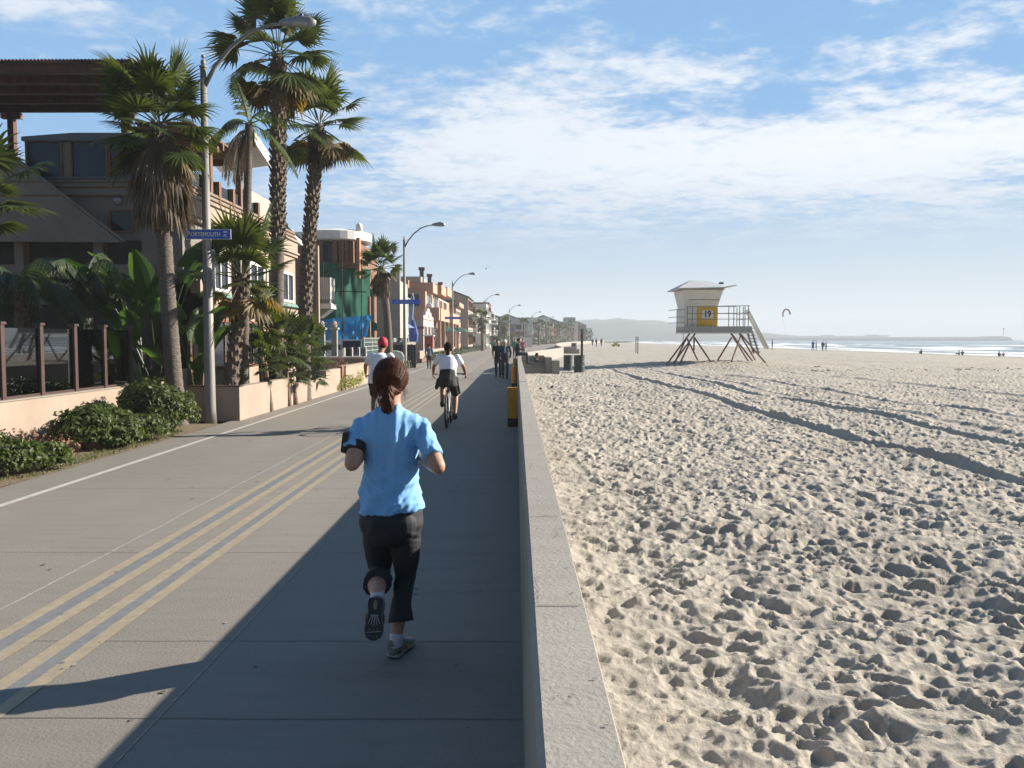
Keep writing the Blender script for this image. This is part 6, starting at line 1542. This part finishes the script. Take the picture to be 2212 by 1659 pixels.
mb.loft([(LR(416, 890, .0), .092, .10), (LR(421, 960, .01), .090, .095), (LR(427, 1040, .03), .077, .083), (LR(427, 1110, .05), .063, .068), (LR(424, 1150, .05), .056, .062), (LR(412, 1220, .01), .056, .062), (LR(403, 1290, -.03), .058, .064), (LR(402, 1352, -.05), .067, .072), (LR(403, 1368, -.055), .070, .074)], 22)
me = remesh(mb, .0055, 4)
def pf(c_, n_):
    z_ = c_.z; f = .0025 * mnoise.noise(Vector((c_.x * 22, c_.y * 22, z_ * 22)))
    kz = LR(424, 1140).z
    f += .006 * math.exp(-((z_ - kz) / .05) ** 2) * mnoise.noise(Vector((c_.x * 8, c_.y * 8, z_ * 60)))
    gz_ = LR(355, 925).z; f += .0045 * math.exp(-((z_ - gz_) / .04) ** 2) * mnoise.noise(Vector((c_.x * 10, c_.y * 4, z_ * 55 + abs(c_.x) * 30)))
    if z_ < kz - .06: f += .005 * mnoise.noise(Vector((c_.x * 28, c_.y * 28, z_ * 5)))
    return f
displace(me, pf); link_mesh('leggings', me, M_pant, run)
# hair: cap, tail, and fine strands drawn back to the tie
mb = MB(); tie = hc + Vector((.004, -.098, -.045))
mb.ell(hc + Vector((0, -.012, .020)), (.090, .100, .108), 24, 16)
mb.ell(hc + Vector((0, -.045, -.015)), (.082, .062, .072), 18, 12)
mb.ell(tie + Vector((0, .015, .0)), (.050, .036, .042), 12, 10); mb.ell(tie + Vector((.004, -.016, .004)), (.030, .024, .026), 12, 8)
limb(mb, [tie + Vector((0, -.015, 0)), tie + Vector((-.004, -.030, -.055)), tie + Vector((-.006, -.020, -.105)), tie + Vector((.002, -.012, -.130))], [.030, .037, .034, .020], 12)
me = remesh(mb, .0045, 3)
cut = hc + Vector((0, .05, .0))
def hairf(c_, n_):
    d = c_ - tie; a = math.atan2(d.x, d.z + .3 * d.y); f = .0085 * mnoise.noise(Vector((a * 8, d.length * 5, 1))) + .0050 * mnoise.noise(Vector((a * 24, d.length * 8, 2)))
    if c_.y > hc.y + .055 and c_.z < hc.z + .055: f -= .03
    return f
displace(me, hairf); hair_o = link_mesh('hair', me, M_hair, run)
r_ = random.Random(77); mb = MB()
for i in range(900):
    th = r_.uniform(-.35, PI + .35); ph = r_.uniform(.15, 1.0)
    st = Vector((math.cos(th) * .093, .075 * ph, math.sin(th) * .112 + .018)) ; st = Vector((st.x, st.y * r_.uniform(-.3, 1), st.z))
    p0 = hc + st; n_s = 7; prev = None; off_ = r_.uniform(.0, .0045) + (.009 * r_.random() if r_.random() < .10 else 0)
    for k_ in range(n_s + 1):
        t_ = k_ / n_s; p = p0.lerp(tie + Vector((r_.uniform(-.006, .006), .0, r_.uniform(-.005, .005))), t_); d = p - (hc + Vector((0, -.012, .018)))
        q = Vector((d.x / .092, d.y / .102, d.z / .110)); L_ = q.length
        if L_ < 1: d = d / max(L_, .3)
        p = hc + Vector((0, -.012, .018)) + d * (1 + off_ / .095 * (1 - t_ * .5)); tg = (tie - p0).normalized(); w_ = tg.cross(d).normalized() * .0016
        row = [p - w_, p + w_]
        if prev: mb.add(prev + row, [(0, 1, 3, 2)])
        prev = row
for i in range(120):       # tail strands and stray ends
    a = r_.uniform(0, 6.28); rr0 = r_.uniform(.015, .031); prev = None; L_ = r_.uniform(.09, .15)
    for k_ in range(6):
        t_ = k_ / 5; p = tie + Vector((math.cos(a) * rr0 * (1 - .35 * t_), -.02 + math.sin(a) * rr0 * .8 * (1 - .4 * t_), -.005 - L_ * t_)); w_ = Vector((.0008, .0003, 0)); row = [p - w_, p + w_]
        if prev: mb.add(prev + row, [(0, 1, 3, 2)])
        prev = row
for i in range(46):        # loose wisps at the nape and sides
    s_ = r_.choice((-1, 1)); p = hc + Vector((s_ * r_.uniform(.06, .09), r_.uniform(-.05, .02), r_.uniform(-.08, -.02))); d = Vector((s_ * r_.uniform(-.1, .35), r_.uniform(-.5, .1), -1)).normalized(); prev = None
    for k_ in range(5):
        w_ = Vector((.0006, .0004, 0)); row = [p - w_, p + w_]
        if prev: mb.add(prev + row, [(0, 1, 3, 2)])
        prev = row; p = p + d * r_.uniform(.006, .014); d = (d + Vector((r_.uniform(-.3, .3), r_.uniform(-.3, .3), 0))).normalized()
me = mb.mesh('hair_strands'); o = link_mesh('loose_strands', me, M_hair, None); o.parent = hair_o
mb = MB(); mb.loft([(tie + Vector((0, -.012, .008)), .026, .024), (tie + Vector((-.001, -.018, -.008)), .027, .025)], 14); me = mb.mesh('hair_tie'); o = link_mesh('hair_tie', me, M_blk); o.parent = hair_o
# armband with a phone on her left upper arm
a = LR(205, 385, .08); b_ = LR(158, 585, -.10); ax = (b_ - a).normalized(); c0 = a.lerp(b_, .62)
mb = MB(); mb.loft([(c0 + ax * -.030, .055, .055), (c0 + ax * -.024, .060, .060), (c0 + ax * .018, .056, .056), (c0 + ax * .026, .046, .046)], 20); me = remesh(mb, .004, 2); band_o = link_mesh('arm_band', me, M_blk, run)
mb = MB(); q = LR(126, 474, -.03); mb.box((-.014, -.034, -.056), (.014, .034, .056)); bm = bmesh.new(); me = mb.mesh('phone'); bm.from_mesh(me); bmesh.ops.bevel(bm, geom=list(bm.edges), offset=.005, segments=2, affect='EDGES'); bm.to_mesh(me); bm.free()
me.transform(Matrix.Translation(q + Vector((.0, 0, 0))) @ Matrix.Rotation(R(7), 4, 'Y')); o = link_mesh('phone', me, M_sole); o.parent = band_o
mb = MB(); mb.ell(q + Vector((.018, -.025, .018)), (.005, .003, .004), 8, 6); me = mb.mesh('rivet'); o = link_mesh('rivet', me, M_steel); o.parent = band_o

def shoe(parent, heel, toe, up, s=1.0, accent=True, tread=False):
    """running shoe from heel to toe: upper, sole, sock line"""
    heel, toe, up = Vector(heel), Vector(toe), Vector(up).normalized(); d = (toe - heel).normalized(); up = (up - d * up.dot(d)).normalized(); w = d.cross(up); L_ = (toe - heel).length
    P_ = lambda t_, u_, v_=0: heel + d * L_ * t_ + up * u_ * s + w * v_ * s
    mb = MB(); mb.loft([(P_(.0, .05), .020, .020), (P_(.03, .045), .033, .042), (P_(.14, .050), .038, .052), (P_(.30, .052), .040, .050), (P_(.48, .042), .043, .038), (P_(.66, .034), .047, .028), (P_(.84, .028), .046, .022), (P_(.95, .024), .036, .017), (P_(1.0, .02), .016, .010)], 18, tuple(up))
    mb.loft([(P_(.10, .07), .034, .036), (P_(.10, .105), .033, .037)], 14, tuple(d))
    me = remesh(mb, .005, 3); up_o = link_mesh('shoe', me, M_shoe, parent)
    out = []
    for t_, wd in ((0, .022), (.04, .036), (.18, .038), (.34, .033), (.5, .035), (.66, .045), (.82, .046), (.94, .034), (1.0, .014)): out.append((t_, wd))
    prof = [P_(t_, 0, wd) for t_, wd in out] + [P_(t_, 0, -wd) for t_, wd in reversed(out)]
    mb = MB(); mb.prism(prof, up * .009 * s); me = mb.mesh('sole'); o = link_mesh('outsole', me, M_sole); o.parent = up_o
    prof = [P_(t_, .0095, wd + .003) for t_, wd in out] + [P_(t_, .0095, -wd - .003) for t_, wd in reversed(out)]
    mb = MB(); mb.prism(prof, up * .017 * s); me = mb.mesh('midsole'); o = link_mesh('midsole', me, M_solew); o.parent = up_o
    for s2 in (-1, 1):
      mb = MB(); mb.prism([P_(.42, .026, s2 * .0465), P_(.60, .024, s2 * .0495), P_(.52, .056, s2 * .036), P_(.40, .056, s2 * .036)], w * s2 * .003)
      me = mb.mesh('accent'); o = link_mesh('side_accent', me, M_shoeo); o.parent = up_o
    for s2 in (-1, 1):
      mb = MB(); mb.prism([P_(.10, .03, s2 * .0405), P_(.34, .028, s2 * .042), P_(.24, .066, s2 * .040), P_(.12, .070, s2 * .038)], w * s2 * .002)
      me = mb.mesh('heel_patch'); o = link_mesh('heel_patch', me, M_steel); o.parent = up_o
    if tread:
        mb = MB()
        for v_ in (-.024, -.012, 0, .012, .024): mb.bar(P_(.42, -.0015, v_ * .55), P_(.66 - abs(v_) * 2, -.0015, v_ * 1.25), .005, .003, tuple(up))
        mb.bar(P_(.41, -.0012, -.020), P_(.41, -.0012, .020), .006, .003, tuple(up)); mb.bar(P_(.82, -.0015, -.038), P_(.78, -.0015, .038), .0035, .003, tuple(up))
        for t_ in (.72, .88):
            for v_ in (-.02, 0, .02): mb.bar(P_(t_, -.0012, v_), P_(t_ + .04, -.0012, v_), .003, .003, tuple(up))
        me = mb.mesh('tread'); o = link_mesh('sole_web', me, M_solew); o.parent = up_o
        mb = MB(); mb.loft([(P_(.17, -.0025), .026, .011), (P_(.17, .0), .026, .011)], 14, tuple(w)); me = mb.mesh('heel_pod'); o = link_mesh('heel_pod', me, material('olive heel pod', (.28, .29, .17))); o.parent = up_o
    return up_o
hl, tl = LR(283, 1240, -.235), LR(268, 1452, -.285)
shoe(run, hl + Vector((0, -.03, .0)), tl + Vector((0, -.03, 0)), (0, 1, .12), 1.0, True, True)
hr = Vector((LR(374, 1500).x, -.10, .0)); tr = Vector((LR(432, 1500).x, .13, .0)); shoe(run, hr, tr, (0, 0, 1), 1.0)
mb = MB(); limb(mb, [LR(286, 1224, -.185), LR(286, 1246, -.205)], [.037, .037], 14); me = remesh(mb, .005, 2); link_mesh('sock', me, M_sock, run)
mb = MB(); limb(mb, [LR(381, 1436, -.080), LR(378, 1475, -.075)], [.037, .038], 14); me = remesh(mb, .005, 2); link_mesh('sock', me, M_sock, run)

# ------------------------------ other people
STAND = dict(pel=(0, 0, .95), che=(0, .0, 1.27), nec=(0, 0, 1.47), hea=(0, .02, 1.60), sL=(-.18, 0, 1.41), eL=(-.24, -.03, 1.14), wL=(-.22, .06, .90), sR=(.18, 0, 1.41), eR=(.24, -.03, 1.14), wR=(.22, .06, .90),
             hL=(-.09, 0, .92), kL=(-.10, .02, .50), aL=(-.10, -.03, .09), hR=(.09, 0, .92), kR=(.10, .02, .50), aR=(.10, -.03, .09), tL=(-.11, .16, .03), tR=(.11, .16, .03))
WALK = dict(STAND, kL=(-.09, .16, .51), aL=(-.09, .18, .10), tL=(-.09, .36, .05), kR=(.09, .04, .50), aR=(.09, -.24, .14), tR=(.09, -.08, .03), eL=(-.25, -.10, 1.15), wL=(-.22, -.06, .92), eR=(.25, .02, 1.14), wR=(.21, .18, .95))
SIT = dict(STAND, pel=(0, 0, .10), che=(0, -.03, .42), nec=(0, .02, .62), hea=(0, .05, .75), sL=(-.18, 0, .56), sR=(.18, 0, .56), eL=(-.22, .05, .32), wL=(-.12, .28, .32), eR=(.22, .05, .32), wR=(.12, .28, .32), hL=(-.09, .02, .09), kL=(-.11, .38, .38), aL=(-.10, .50, .07), tL=(-.1, .66, .03), hR=(.09, .02, .09), kR=(.11, .38, .38), aR=(.10, .50, .07), tR=(.1, .66, .03))
WALLSIT = dict(SIT, kL=(-.11, .42, .10), aL=(-.10, .46, -.32), tL=(-.1, .6, -.38), kR=(.11, .42, .10), aR=(.10, .46, -.32), tR=(.1, .6, -.38))
def person(label, loc_, rz, pose, top, bot, hair, sc=1.0, vox=.02, sleeve='long', legs='long', skin=None, shoes=None, hat=None, fat=1.0, group=None, detail=True, extra=None):
    J = {k_: Vector(v) for k_, v in pose.items()}; t = thing('person', label, 'person', loc_, group); t.rotation_euler = (0, 0, rz); t.scale = (sc,) * 3
    skin = skin or M_skin; f_ = fat
    def put(mb, name, m_, it=3, v=None):
        me = remesh(mb, v or vox, it); o = link_mesh(name, me, m_, t); return o
    mb = MB(); h = J['hea']
    mb.ell(h, (.076, .095, .115), 14, 10); mb.ell(h + Vector((0, .035, -.06)), (.055, .06, .06), 12, 8); mb.ell(h + Vector((0, .10, -.01)), (.014, .02, .024), 8, 6)
    for s_ in (-1, 1): mb.ell(h + Vector((s_ * .08, 0, -.01)), (.014, .022, .032), 8, 6)
    limb(mb, [J['nec'] - Vector((0, 0, .06)), J['nec'], h], [.06, .055, .055])
    mb.loft([(J['pel'] - Vector((0, 0, .05)), .12, .09), (J['pel'], .14 * f_, .10), (J['pel'].lerp(J['che'], .5), .12 * f_, .09), (J['che'], .145 * f_, .10), (J['nec'] - Vector((0, 0, .05)), .10, .06)], 14)
    for a in 'LR':
        limb(mb, [J['s' + a], J['s' + a].lerp(J['e' + a], .5), J['e' + a]], [.050, .045, .038]); limb(mb, [J['e' + a], J['e' + a].lerp(J['w' + a], .4), J['w' + a]], [.038, .037, .026])
        hand(mb, J['w' + a], J['w' + a] - J['e' + a], Vector((1 if a == 'R' else -1, 0, .2)), 1.0, .55, 1 if a == 'R' else -1)
        limb(mb, [J['h' + a], J['h' + a].lerp(J['k' + a], .5), J['k' + a]], [.082 * f_, .070 * f_, .052]); limb(mb, [J['k' + a], J['k' + a].lerp(J['a' + a], .35), J['a' + a]], [.050, .053, .034])
    put(mb, 'body', skin)
    # top
    mb = MB(); mb.loft([(J['pel'] - Vector((0, 0, .06)), .165 * f_, .125), (J['pel'] + Vector((0, 0, .03)), .165 * f_, .125), (J['pel'].lerp(J['che'], .5), .150 * f_, .115), (J['che'], .172 * f_, .122), (J['nec'].lerp(J['che'], .42), .165, .105), (J['nec'] - Vector((0, 0, .045)), .10, .08), (J['nec'] - Vector((0, 0, .015)), .065, .06)], 20)
    for a in 'LR':
        s_, e_, w_ = J['s' + a], J['e' + a], J['w' + a]
        if sleeve == 'long': limb(mb, [s_, e_], [.068, .056]); limb(mb, [e_, e_.lerp(w_, .92)], [.056, .043])
        else: limb(mb, [s_ + Vector((0, 0, .004)), s_.lerp(e_, .3), s_.lerp(e_, .60)], [.066, .062, .060])
    o = put(mb, 'top', top)
    # bottoms
    mb = MB(); mb.loft([(J['pel'] + Vector((0, 0, .06)), .145 * f_, .112), (J['pel'] - Vector((0, 0, .04)), .160 * f_, .125), (J['pel'] - Vector((0, 0, .12)), .13, .10)], 18)
    for a in 'LR':
        h_, k_, a_ = J['h' + a], J['k' + a], J['a' + a]
        if legs == 'long': limb(mb, [h_, h_.lerp(k_, .5), k_], [.094 * f_, .084, .068]); limb(mb, [k_, a_ + (k_ - a_) * .08], [.067, .058])
        else: limb(mb, [h_, h_.lerp(k_, .5), h_.lerp(k_, .85)], [.096 * f_, .090, .084])
    put(mb, 'trousers' if legs == 'long' else 'shorts', bot)
    for a in 'LR':
        mb = MB(); A, Tt = J['a' + a], J['t' + a]; d = (Tt - A); limb(mb, [A + Vector((0, 0, -.02)) - d * .25, A + Vector((0, 0, -.04)) + d * .35, Tt], [.040, .045, .035]); put(mb, 'shoe', shoes or M_blk)
    mb = MB(); mb.ell(h + Vector((0, -.018, .022)), (.088, .098, .110), 14, 10)
    ho = remesh(mb, vox * .8, 2)
    for v in ho.vertices:
        if v.co.y > h.y + .04 and v.co.z < h.z + .06: v.co.y = h.y + .04
    link_mesh('hair', ho, hair, t)
    if hat and 'red cap' in label:
        mb = MB(); mb.ell(h + Vector((0, -.012, .03)), (.096, .108, .112), 16, 10); put(mb, 'cap', hat)
    elif hat:
        mb = MB(); mb.ell(h + Vector((0, -.005, .045)), (.094, .106, .085), 14, 10); mb.loft([(h + Vector((0, .05, .045)), .08, .02), (h + Vector((0, .17, .035)), .055, .010)], 12, (0, 0, 1)); put(mb, 'cap', hat)
    if extra: extra(t, J)
    return t

def bicycle(label, loc_, rz, frame_m, sc=1.0):
    t = thing('bicycle', label, 'bicycle', loc_, 'bicycles ridden along the path'); t.rotation_euler = (0, 0, rz); t.scale = (sc,) * 3
    def b(mb, name, m_, par=None): me = mb.mesh(name); o = link_mesh(name, me, m_, par or t); return o
    RW = .33; RC, FC, BB, ST, HT = Vector((0, -.50, RW)), Vector((0, .55, RW)), Vector((0, -.06, .28)), Vector((0, -.24, .78)), Vector((0, .36, .86))
    for c_ in (RC, FC):
        mb = MB(); n_ = 28; V = []
        for i in range(n_):
            a = 2 * PI * i / n_
            for k_ in range(8): bb_ = 2 * PI * k_ / 8; rr_ = RW - .022 + .022 * math.cos(bb_); V.append((.022 * math.sin(bb_), c_.y + rr_ * math.cos(a), c_.z + rr_ * math.sin(a)))
        mb.add(V, [(i * 8 + k_, ((i + 1) % n_) * 8 + k_, ((i + 1) % n_) * 8 + (k_ + 1) % 8, i * 8 + (k_ + 1) % 8) for i in range(n_) for k_ in range(8)]); w_ = b(mb, 'wheel', M_black)
        mb = MB()
        for i in range(14): a = 2 * PI * i / 14; mb.bar((.012 * (-1) ** i, c_.y, c_.z), (0, c_.y + .29 * math.cos(a), c_.z + .29 * math.sin(a)), .003)
        mb.loft([(c_ + Vector((-.03, 0, 0)), .025, .025), (c_ + Vector((.03, 0, 0)), .025, .025)], 10); b(mb, 'spokes', M_steel, w_)
    mb = MB()
    for p, q in ((BB, ST), (BB, HT + Vector((0, .02, -.16))), (ST + Vector((0, .03, -.1)), HT)): mb.tube([p, q], .016, 8)
    for s_ in (-1, 1): mb.tube([BB + Vector((s_ * .02, 0, 0)), RC + Vector((s_ * .045, 0, 0))], .009, 6); mb.tube([ST + Vector((s_ * .015, .03, -.1)), RC + Vector((s_ * .045, 0, 0))], .008, 6); mb.tube([HT + Vector((s_ * .03, .02, -.14)), FC + Vector((s_ * .05, 0, 0))], .012, 6)
    mb.tube([HT, HT + Vector((0, .03, -.2))], .02, 8); b(mb, 'frame', frame_m)
    mb = MB(); mb.loft([(ST + Vector((0, -.12, .04)), .075, .03), (ST + Vector((0, -.04, .05)), .07, .03), (ST + Vector((0, .14, .05)), .02, .02)], 12, (0, 0, 1)); b(mb, 'saddle', M_black)
    mb = MB(); mb.tube([HT, HT + Vector((0, .02, .14))], .014, 8); mb.tube([(-.32, .20, 1.0), (-.20, .30, 1.02), (0, .38, 1.0), (.20, .30, 1.02), (.32, .20, 1.0)], .012, 8); hb = b(mb, 'handlebar', M_steel)
    for s_ in (-1, 1): mb = MB(); mb.tube([(s_ * .32, .20, 1.0), (s_ * .25, .26, 1.01)], .018, 8); b(mb, 'grip', M_black, hb)
    mb = MB(); mb.tube([BB + Vector((-.07, 0, 0)), BB + Vector((-.07, .05, .14))], .01, 6); mb.tube([BB + Vector((.07, 0, 0)), BB + Vector((.07, -.05, -.14))], .01, 6); mb.tube([BB + Vector((-.07, 0, 0)), BB + Vector((.07, 0, 0))], .02, 8); mb.loft([(BB + Vector((.05, 0, 0)), .085, .085), (BB + Vector((.055, 0, 0)), .085, .085)], 16); cr_ = b(mb, 'crank', M_steel)
    mb = MB(); p = BB + Vector((-.12, .05, .14)); mb.box(p - Vector((.045, .04, .01)), p + Vector((.045, .04, .01))); b(mb, 'pedal', M_black, cr_)
    mb = MB(); p = BB + Vector((.12, -.05, -.14)); mb.box(p - Vector((.045, .04, .01)), p + Vector((.045, .04, .01))); b(mb, 'pedal', M_black, cr_)
    mb = MB(); p = ST + Vector((0, -.08, -.08)); mb.box(p - Vector((.025, .01, .02)), p + Vector((.025, .01, .02))); b(mb, 'rear_reflector', M_red)
    return t
RIDE = dict(STAND, pel=(0, -.27, .92), che=(0, -.14, 1.20), nec=(0, -.06, 1.42), hea=(0, -.02, 1.525), sL=(-.175, -.08, 1.35), sR=(.175, -.08, 1.35), eL=(-.29, .0, 1.17), eR=(.29, .0, 1.17), wL=(-.32, .17, 1.03), wR=(.32, .17, 1.03),
            hL=(-.09, -.25, .88), kL=(-.13, .17, .80), aL=(-.13, -.03, .46), tL=(-.13, .10, .40), hR=(.09, -.25, .88), kR=(.13, .10, .60), aR=(.13, -.12, .22), tR=(.14, .03, .16))
def jacket(t, J):
    mb = MB(); mb.loft([((0, -.22, 1.10), .155, .125), ((0, -.25, 1.0), .170, .145), ((0, -.28, .90), .185, .165), ((0, -.30, .80), .195, .175), ((0, -.30, .79), .19, .17)], 20)
    limb(mb, [(.17, -.26, .95), (.205, -.27, .80), (.235, -.28, .66)], [.035, .03, .024]); limb(mb, [(-.17, -.28, .92), (-.20, -.29, .80), (-.215, -.29, .76)], [.04, .04, .03])
    me = remesh(mb, .01, 3); displace(me, lambda c_, n_: .009 * mnoise.noise(Vector((c_.x * 16, c_.y * 12, c_.z * 4)))); link_mesh('tied_jacket', me, M_blk, t)
    mb = MB(); limb(mb, [J['hea'] + Vector((0, -.10, -.03)), J['hea'] + Vector((0, -.11, -.12)), J['hea'] + Vector((.005, -.11, -.20))], [.04, .035, .015]); me = remesh(mb, .009, 2); link_mesh('pony_tail', me, M_dhair, t)
q = G(965, 925); bicycle('bicycle under the woman in the white T-shirt', (q.x, q.y + .5, 0), 0, M_steel)
person('woman cycling away in a white T-shirt, black jacket tied round her waist', (q.x, q.y + .5, 0), 0, RIDE, M_wt, M_brnc, M_dhair, 1.0, .0095, 'short', 'short', M_skint, M_blk, extra=jacket, fat=1.08)
def spokes_(): pass
bicycle('bicycle of the man in the red cap, mostly hidden behind the runner', (-2.55, 15.3, 0), 0, M_blk, 1.0)
def backw(t, J): pass
person('man cycling away in a red cap and white T-shirt, half hidden by the runner', (-2.55, 15.3, 0), 0, dict(RIDE, hea=(.03, .02, 1.56), nec=(0, -.04, 1.42), kL=(-.16, .12, .62), aL=(-.14, -.10, .22), tL=(-.15, .05, .16), kR=(.14, .17, .80), aR=(.13, -.02, .46), tR=(.13, .11, .40)), M_wt, M_blk, M_dhair, 1.03, .011, 'short', 'short', M_skint, M_blk, hat=M_red, fat=1.2)
q = G(927, 797); person('small walker in a grey blue jacket at the left edge of the path', (q.x, q.y, 0), .1, WALK, material('grey blue fleece', (.20, .26, .33), (.12, .16, .22), 14, .9), M_blk, M_dhair, .82, .016)
def frontshirt(t, J):
    mb = MB(); mb.box((-.035, .11, 1.12), (.035, .135, 1.44)); me = remesh(mb, .012, 2); link_mesh('shirt_front', me, M_ltblue, t)
q = G(1091, 818); person('old man in a white cap and navy jacket walking towards the camera', (q.x, q.y, 0), PI, WALK, M_navy, M_char, material('white hair', (.6, .6, .58)), .97, .013, hat=M_white, extra=frontshirt, fat=1.12)
person('walker in black just behind the old man in the navy jacket', (q.x - .33, q.y + 1.3, 0), PI, dict(WALK, kL=STAND['kL'], aL=STAND['aL'], tL=STAND['tL']), M_blk, M_navy, M_dhair, .97, .016, 'short')
person('man in black sitting on the end of the sea wall facing the beach', (.10, 39.75, .87), -PI / 2, WALLSIT, M_blk, M_navy, M_dhair, 1.0, .014)
person('person leaning back on the beach steps beside the man in black', (1.0, 40.3, .15), -PI / 2 - .3, SIT, M_brnc, M_navy, M_dhair, .98, .016, skin=M_skint)
p = D(1112, 770, 70); person('walker in a bright green top coming along the path by the wall', (p.x, 70, 0), PI, WALK, material('bright green cloth', (.02, .32, .20)), M_char, M_dhair, .98, .025)
p = D(1130, 770, 75); person('person in a pink top just past the end of the sea wall', (p.x, 75, 0), PI, WALK, material('pink cloth', (.62, .22, .25)), M_char, M_dhair, .98, .025)
p = D(1068, 770, 69); person('pale green clad walker left of the pair on the path', (p.x, 69, 0), 0, WALK, material('pale green cloth', (.35, .45, .36)), material('sage trousers', (.25, .30, .24)), M_dhair, 1.05, .025)
def sand_hit(px, py, y0=60, y1=420):
    Y = y0
    while Y < y1:
        p = D(px, py, Y)
        if p.z <= sand_at(p.x, Y) + .02: return p
        Y += 1.0
    return D(px, py, y1)
M_skyb = material('bright blue cloth', (.05, .13, .45)); M_gryc = material('grey cloth', (.3, .3, .32)); M_mar = material('dark maroon cloth', (.20, .03, .04))
bp_ = [(1756, 758.5, WALK, M_skyb, M_navy, 'bather in blue at the surf edge, first of the small group'), (1763, 758, STAND, M_gryc, M_char, 'pale grey bather beside the one in blue'), (1777, 758.5, WALK, M_navy, M_blk, 'dark clothed bather, left of the tall one at the surf edge'), (1784, 758, STAND, M_wt, M_gryc, 'tall pale bather at the right of the small group'),
       (1990, 764.5, SIT, M_mar, M_blk, 'lone person in maroon sitting on the sand by the sea'), (2072, 767, SIT, M_gryc, M_char, 'person in grey sitting before the surf, beside one in navy'), (2079, 767, SIT, M_navy, M_blk, 'person in navy sitting next to the one in grey'), (2158, 769.5, SIT, M_blk, M_blk, 'person in black sitting at the far right of the beach'), (2168, 769.5, SIT, M_red, M_blk, 'person in red sitting at the far right of the beach'),
       (1668, 756, STAND, M_char, M_char, 'dark figure standing by the water just right of the tower steps'), (1280, 748, WALK, M_skyb, M_blk, 'far walker in blue on the sand under the hill'), (1288, 749, WALK, M_mar, M_blk, 'far walker in maroon beside the one in blue'), (1299, 748.5, STAND, M_navy, M_navy, 'far standing figure in navy under the hill')]
for i, (px, py, ps, tp_, bt, lb) in enumerate(bp_):
    p = sand_hit(px, py); p.z = sand_at(p.x, p.y); person(lb, p, [0, 1.2, 2.6, -.9][i % 4], ps, tp_, bt, M_dhair, 1.0, .045, skin=M_skint, group='people on the far sand')
# yellow buggy far off on the sand
p = sand_hit(1331, 749); t = thing('beach_buggy', 'tiny yellow beach vehicle far off under the hill', 'vehicle', p); t.scale = (.5, .5, .5)
w = MB(); w.box(p + Vector((-1.7, 0, .35)), p + Vector((1.5, 1.4, 1.0))); w.box(p + Vector((-.8, .1, 1.003)), p + Vector((.6, 1.3, 1.6))); w.build('body', material('yellow vehicle paint', (.75, .60, .04)), t)
for dx in (-1.1, 1.0): w = MB(); w.loft([(p + Vector((dx, -.1, .35)), .35, .35), (p + Vector((dx, .15, .35)), .35, .35)], 12, (0, 0, 1)); w.build('wheel', M_black, t)

# ---------------------------------------------------------------- sea haze
M_haze = bpy.data.materials.new('sea haze'); M_haze.use_nodes = True
t = M_haze.node_tree; t.nodes.remove(t.nodes['Principled BSDF']); pv = t.nodes.new('ShaderNodeVolumePrincipled')
pv.inputs['Color'].default_value = (.84, .92, 1, 1); pv.inputs['Density'].default_value = .00062; pv.inputs['Anisotropy'].default_value = .0
t.links.new(pv.outputs[0], t.nodes['Material Output'].inputs['Volume'])
hz = MB().box((-2500, -60, -4.5), (2500, 2600, 75)).build('haze', M_haze); tag(hz, None, None, None, 'stuff')
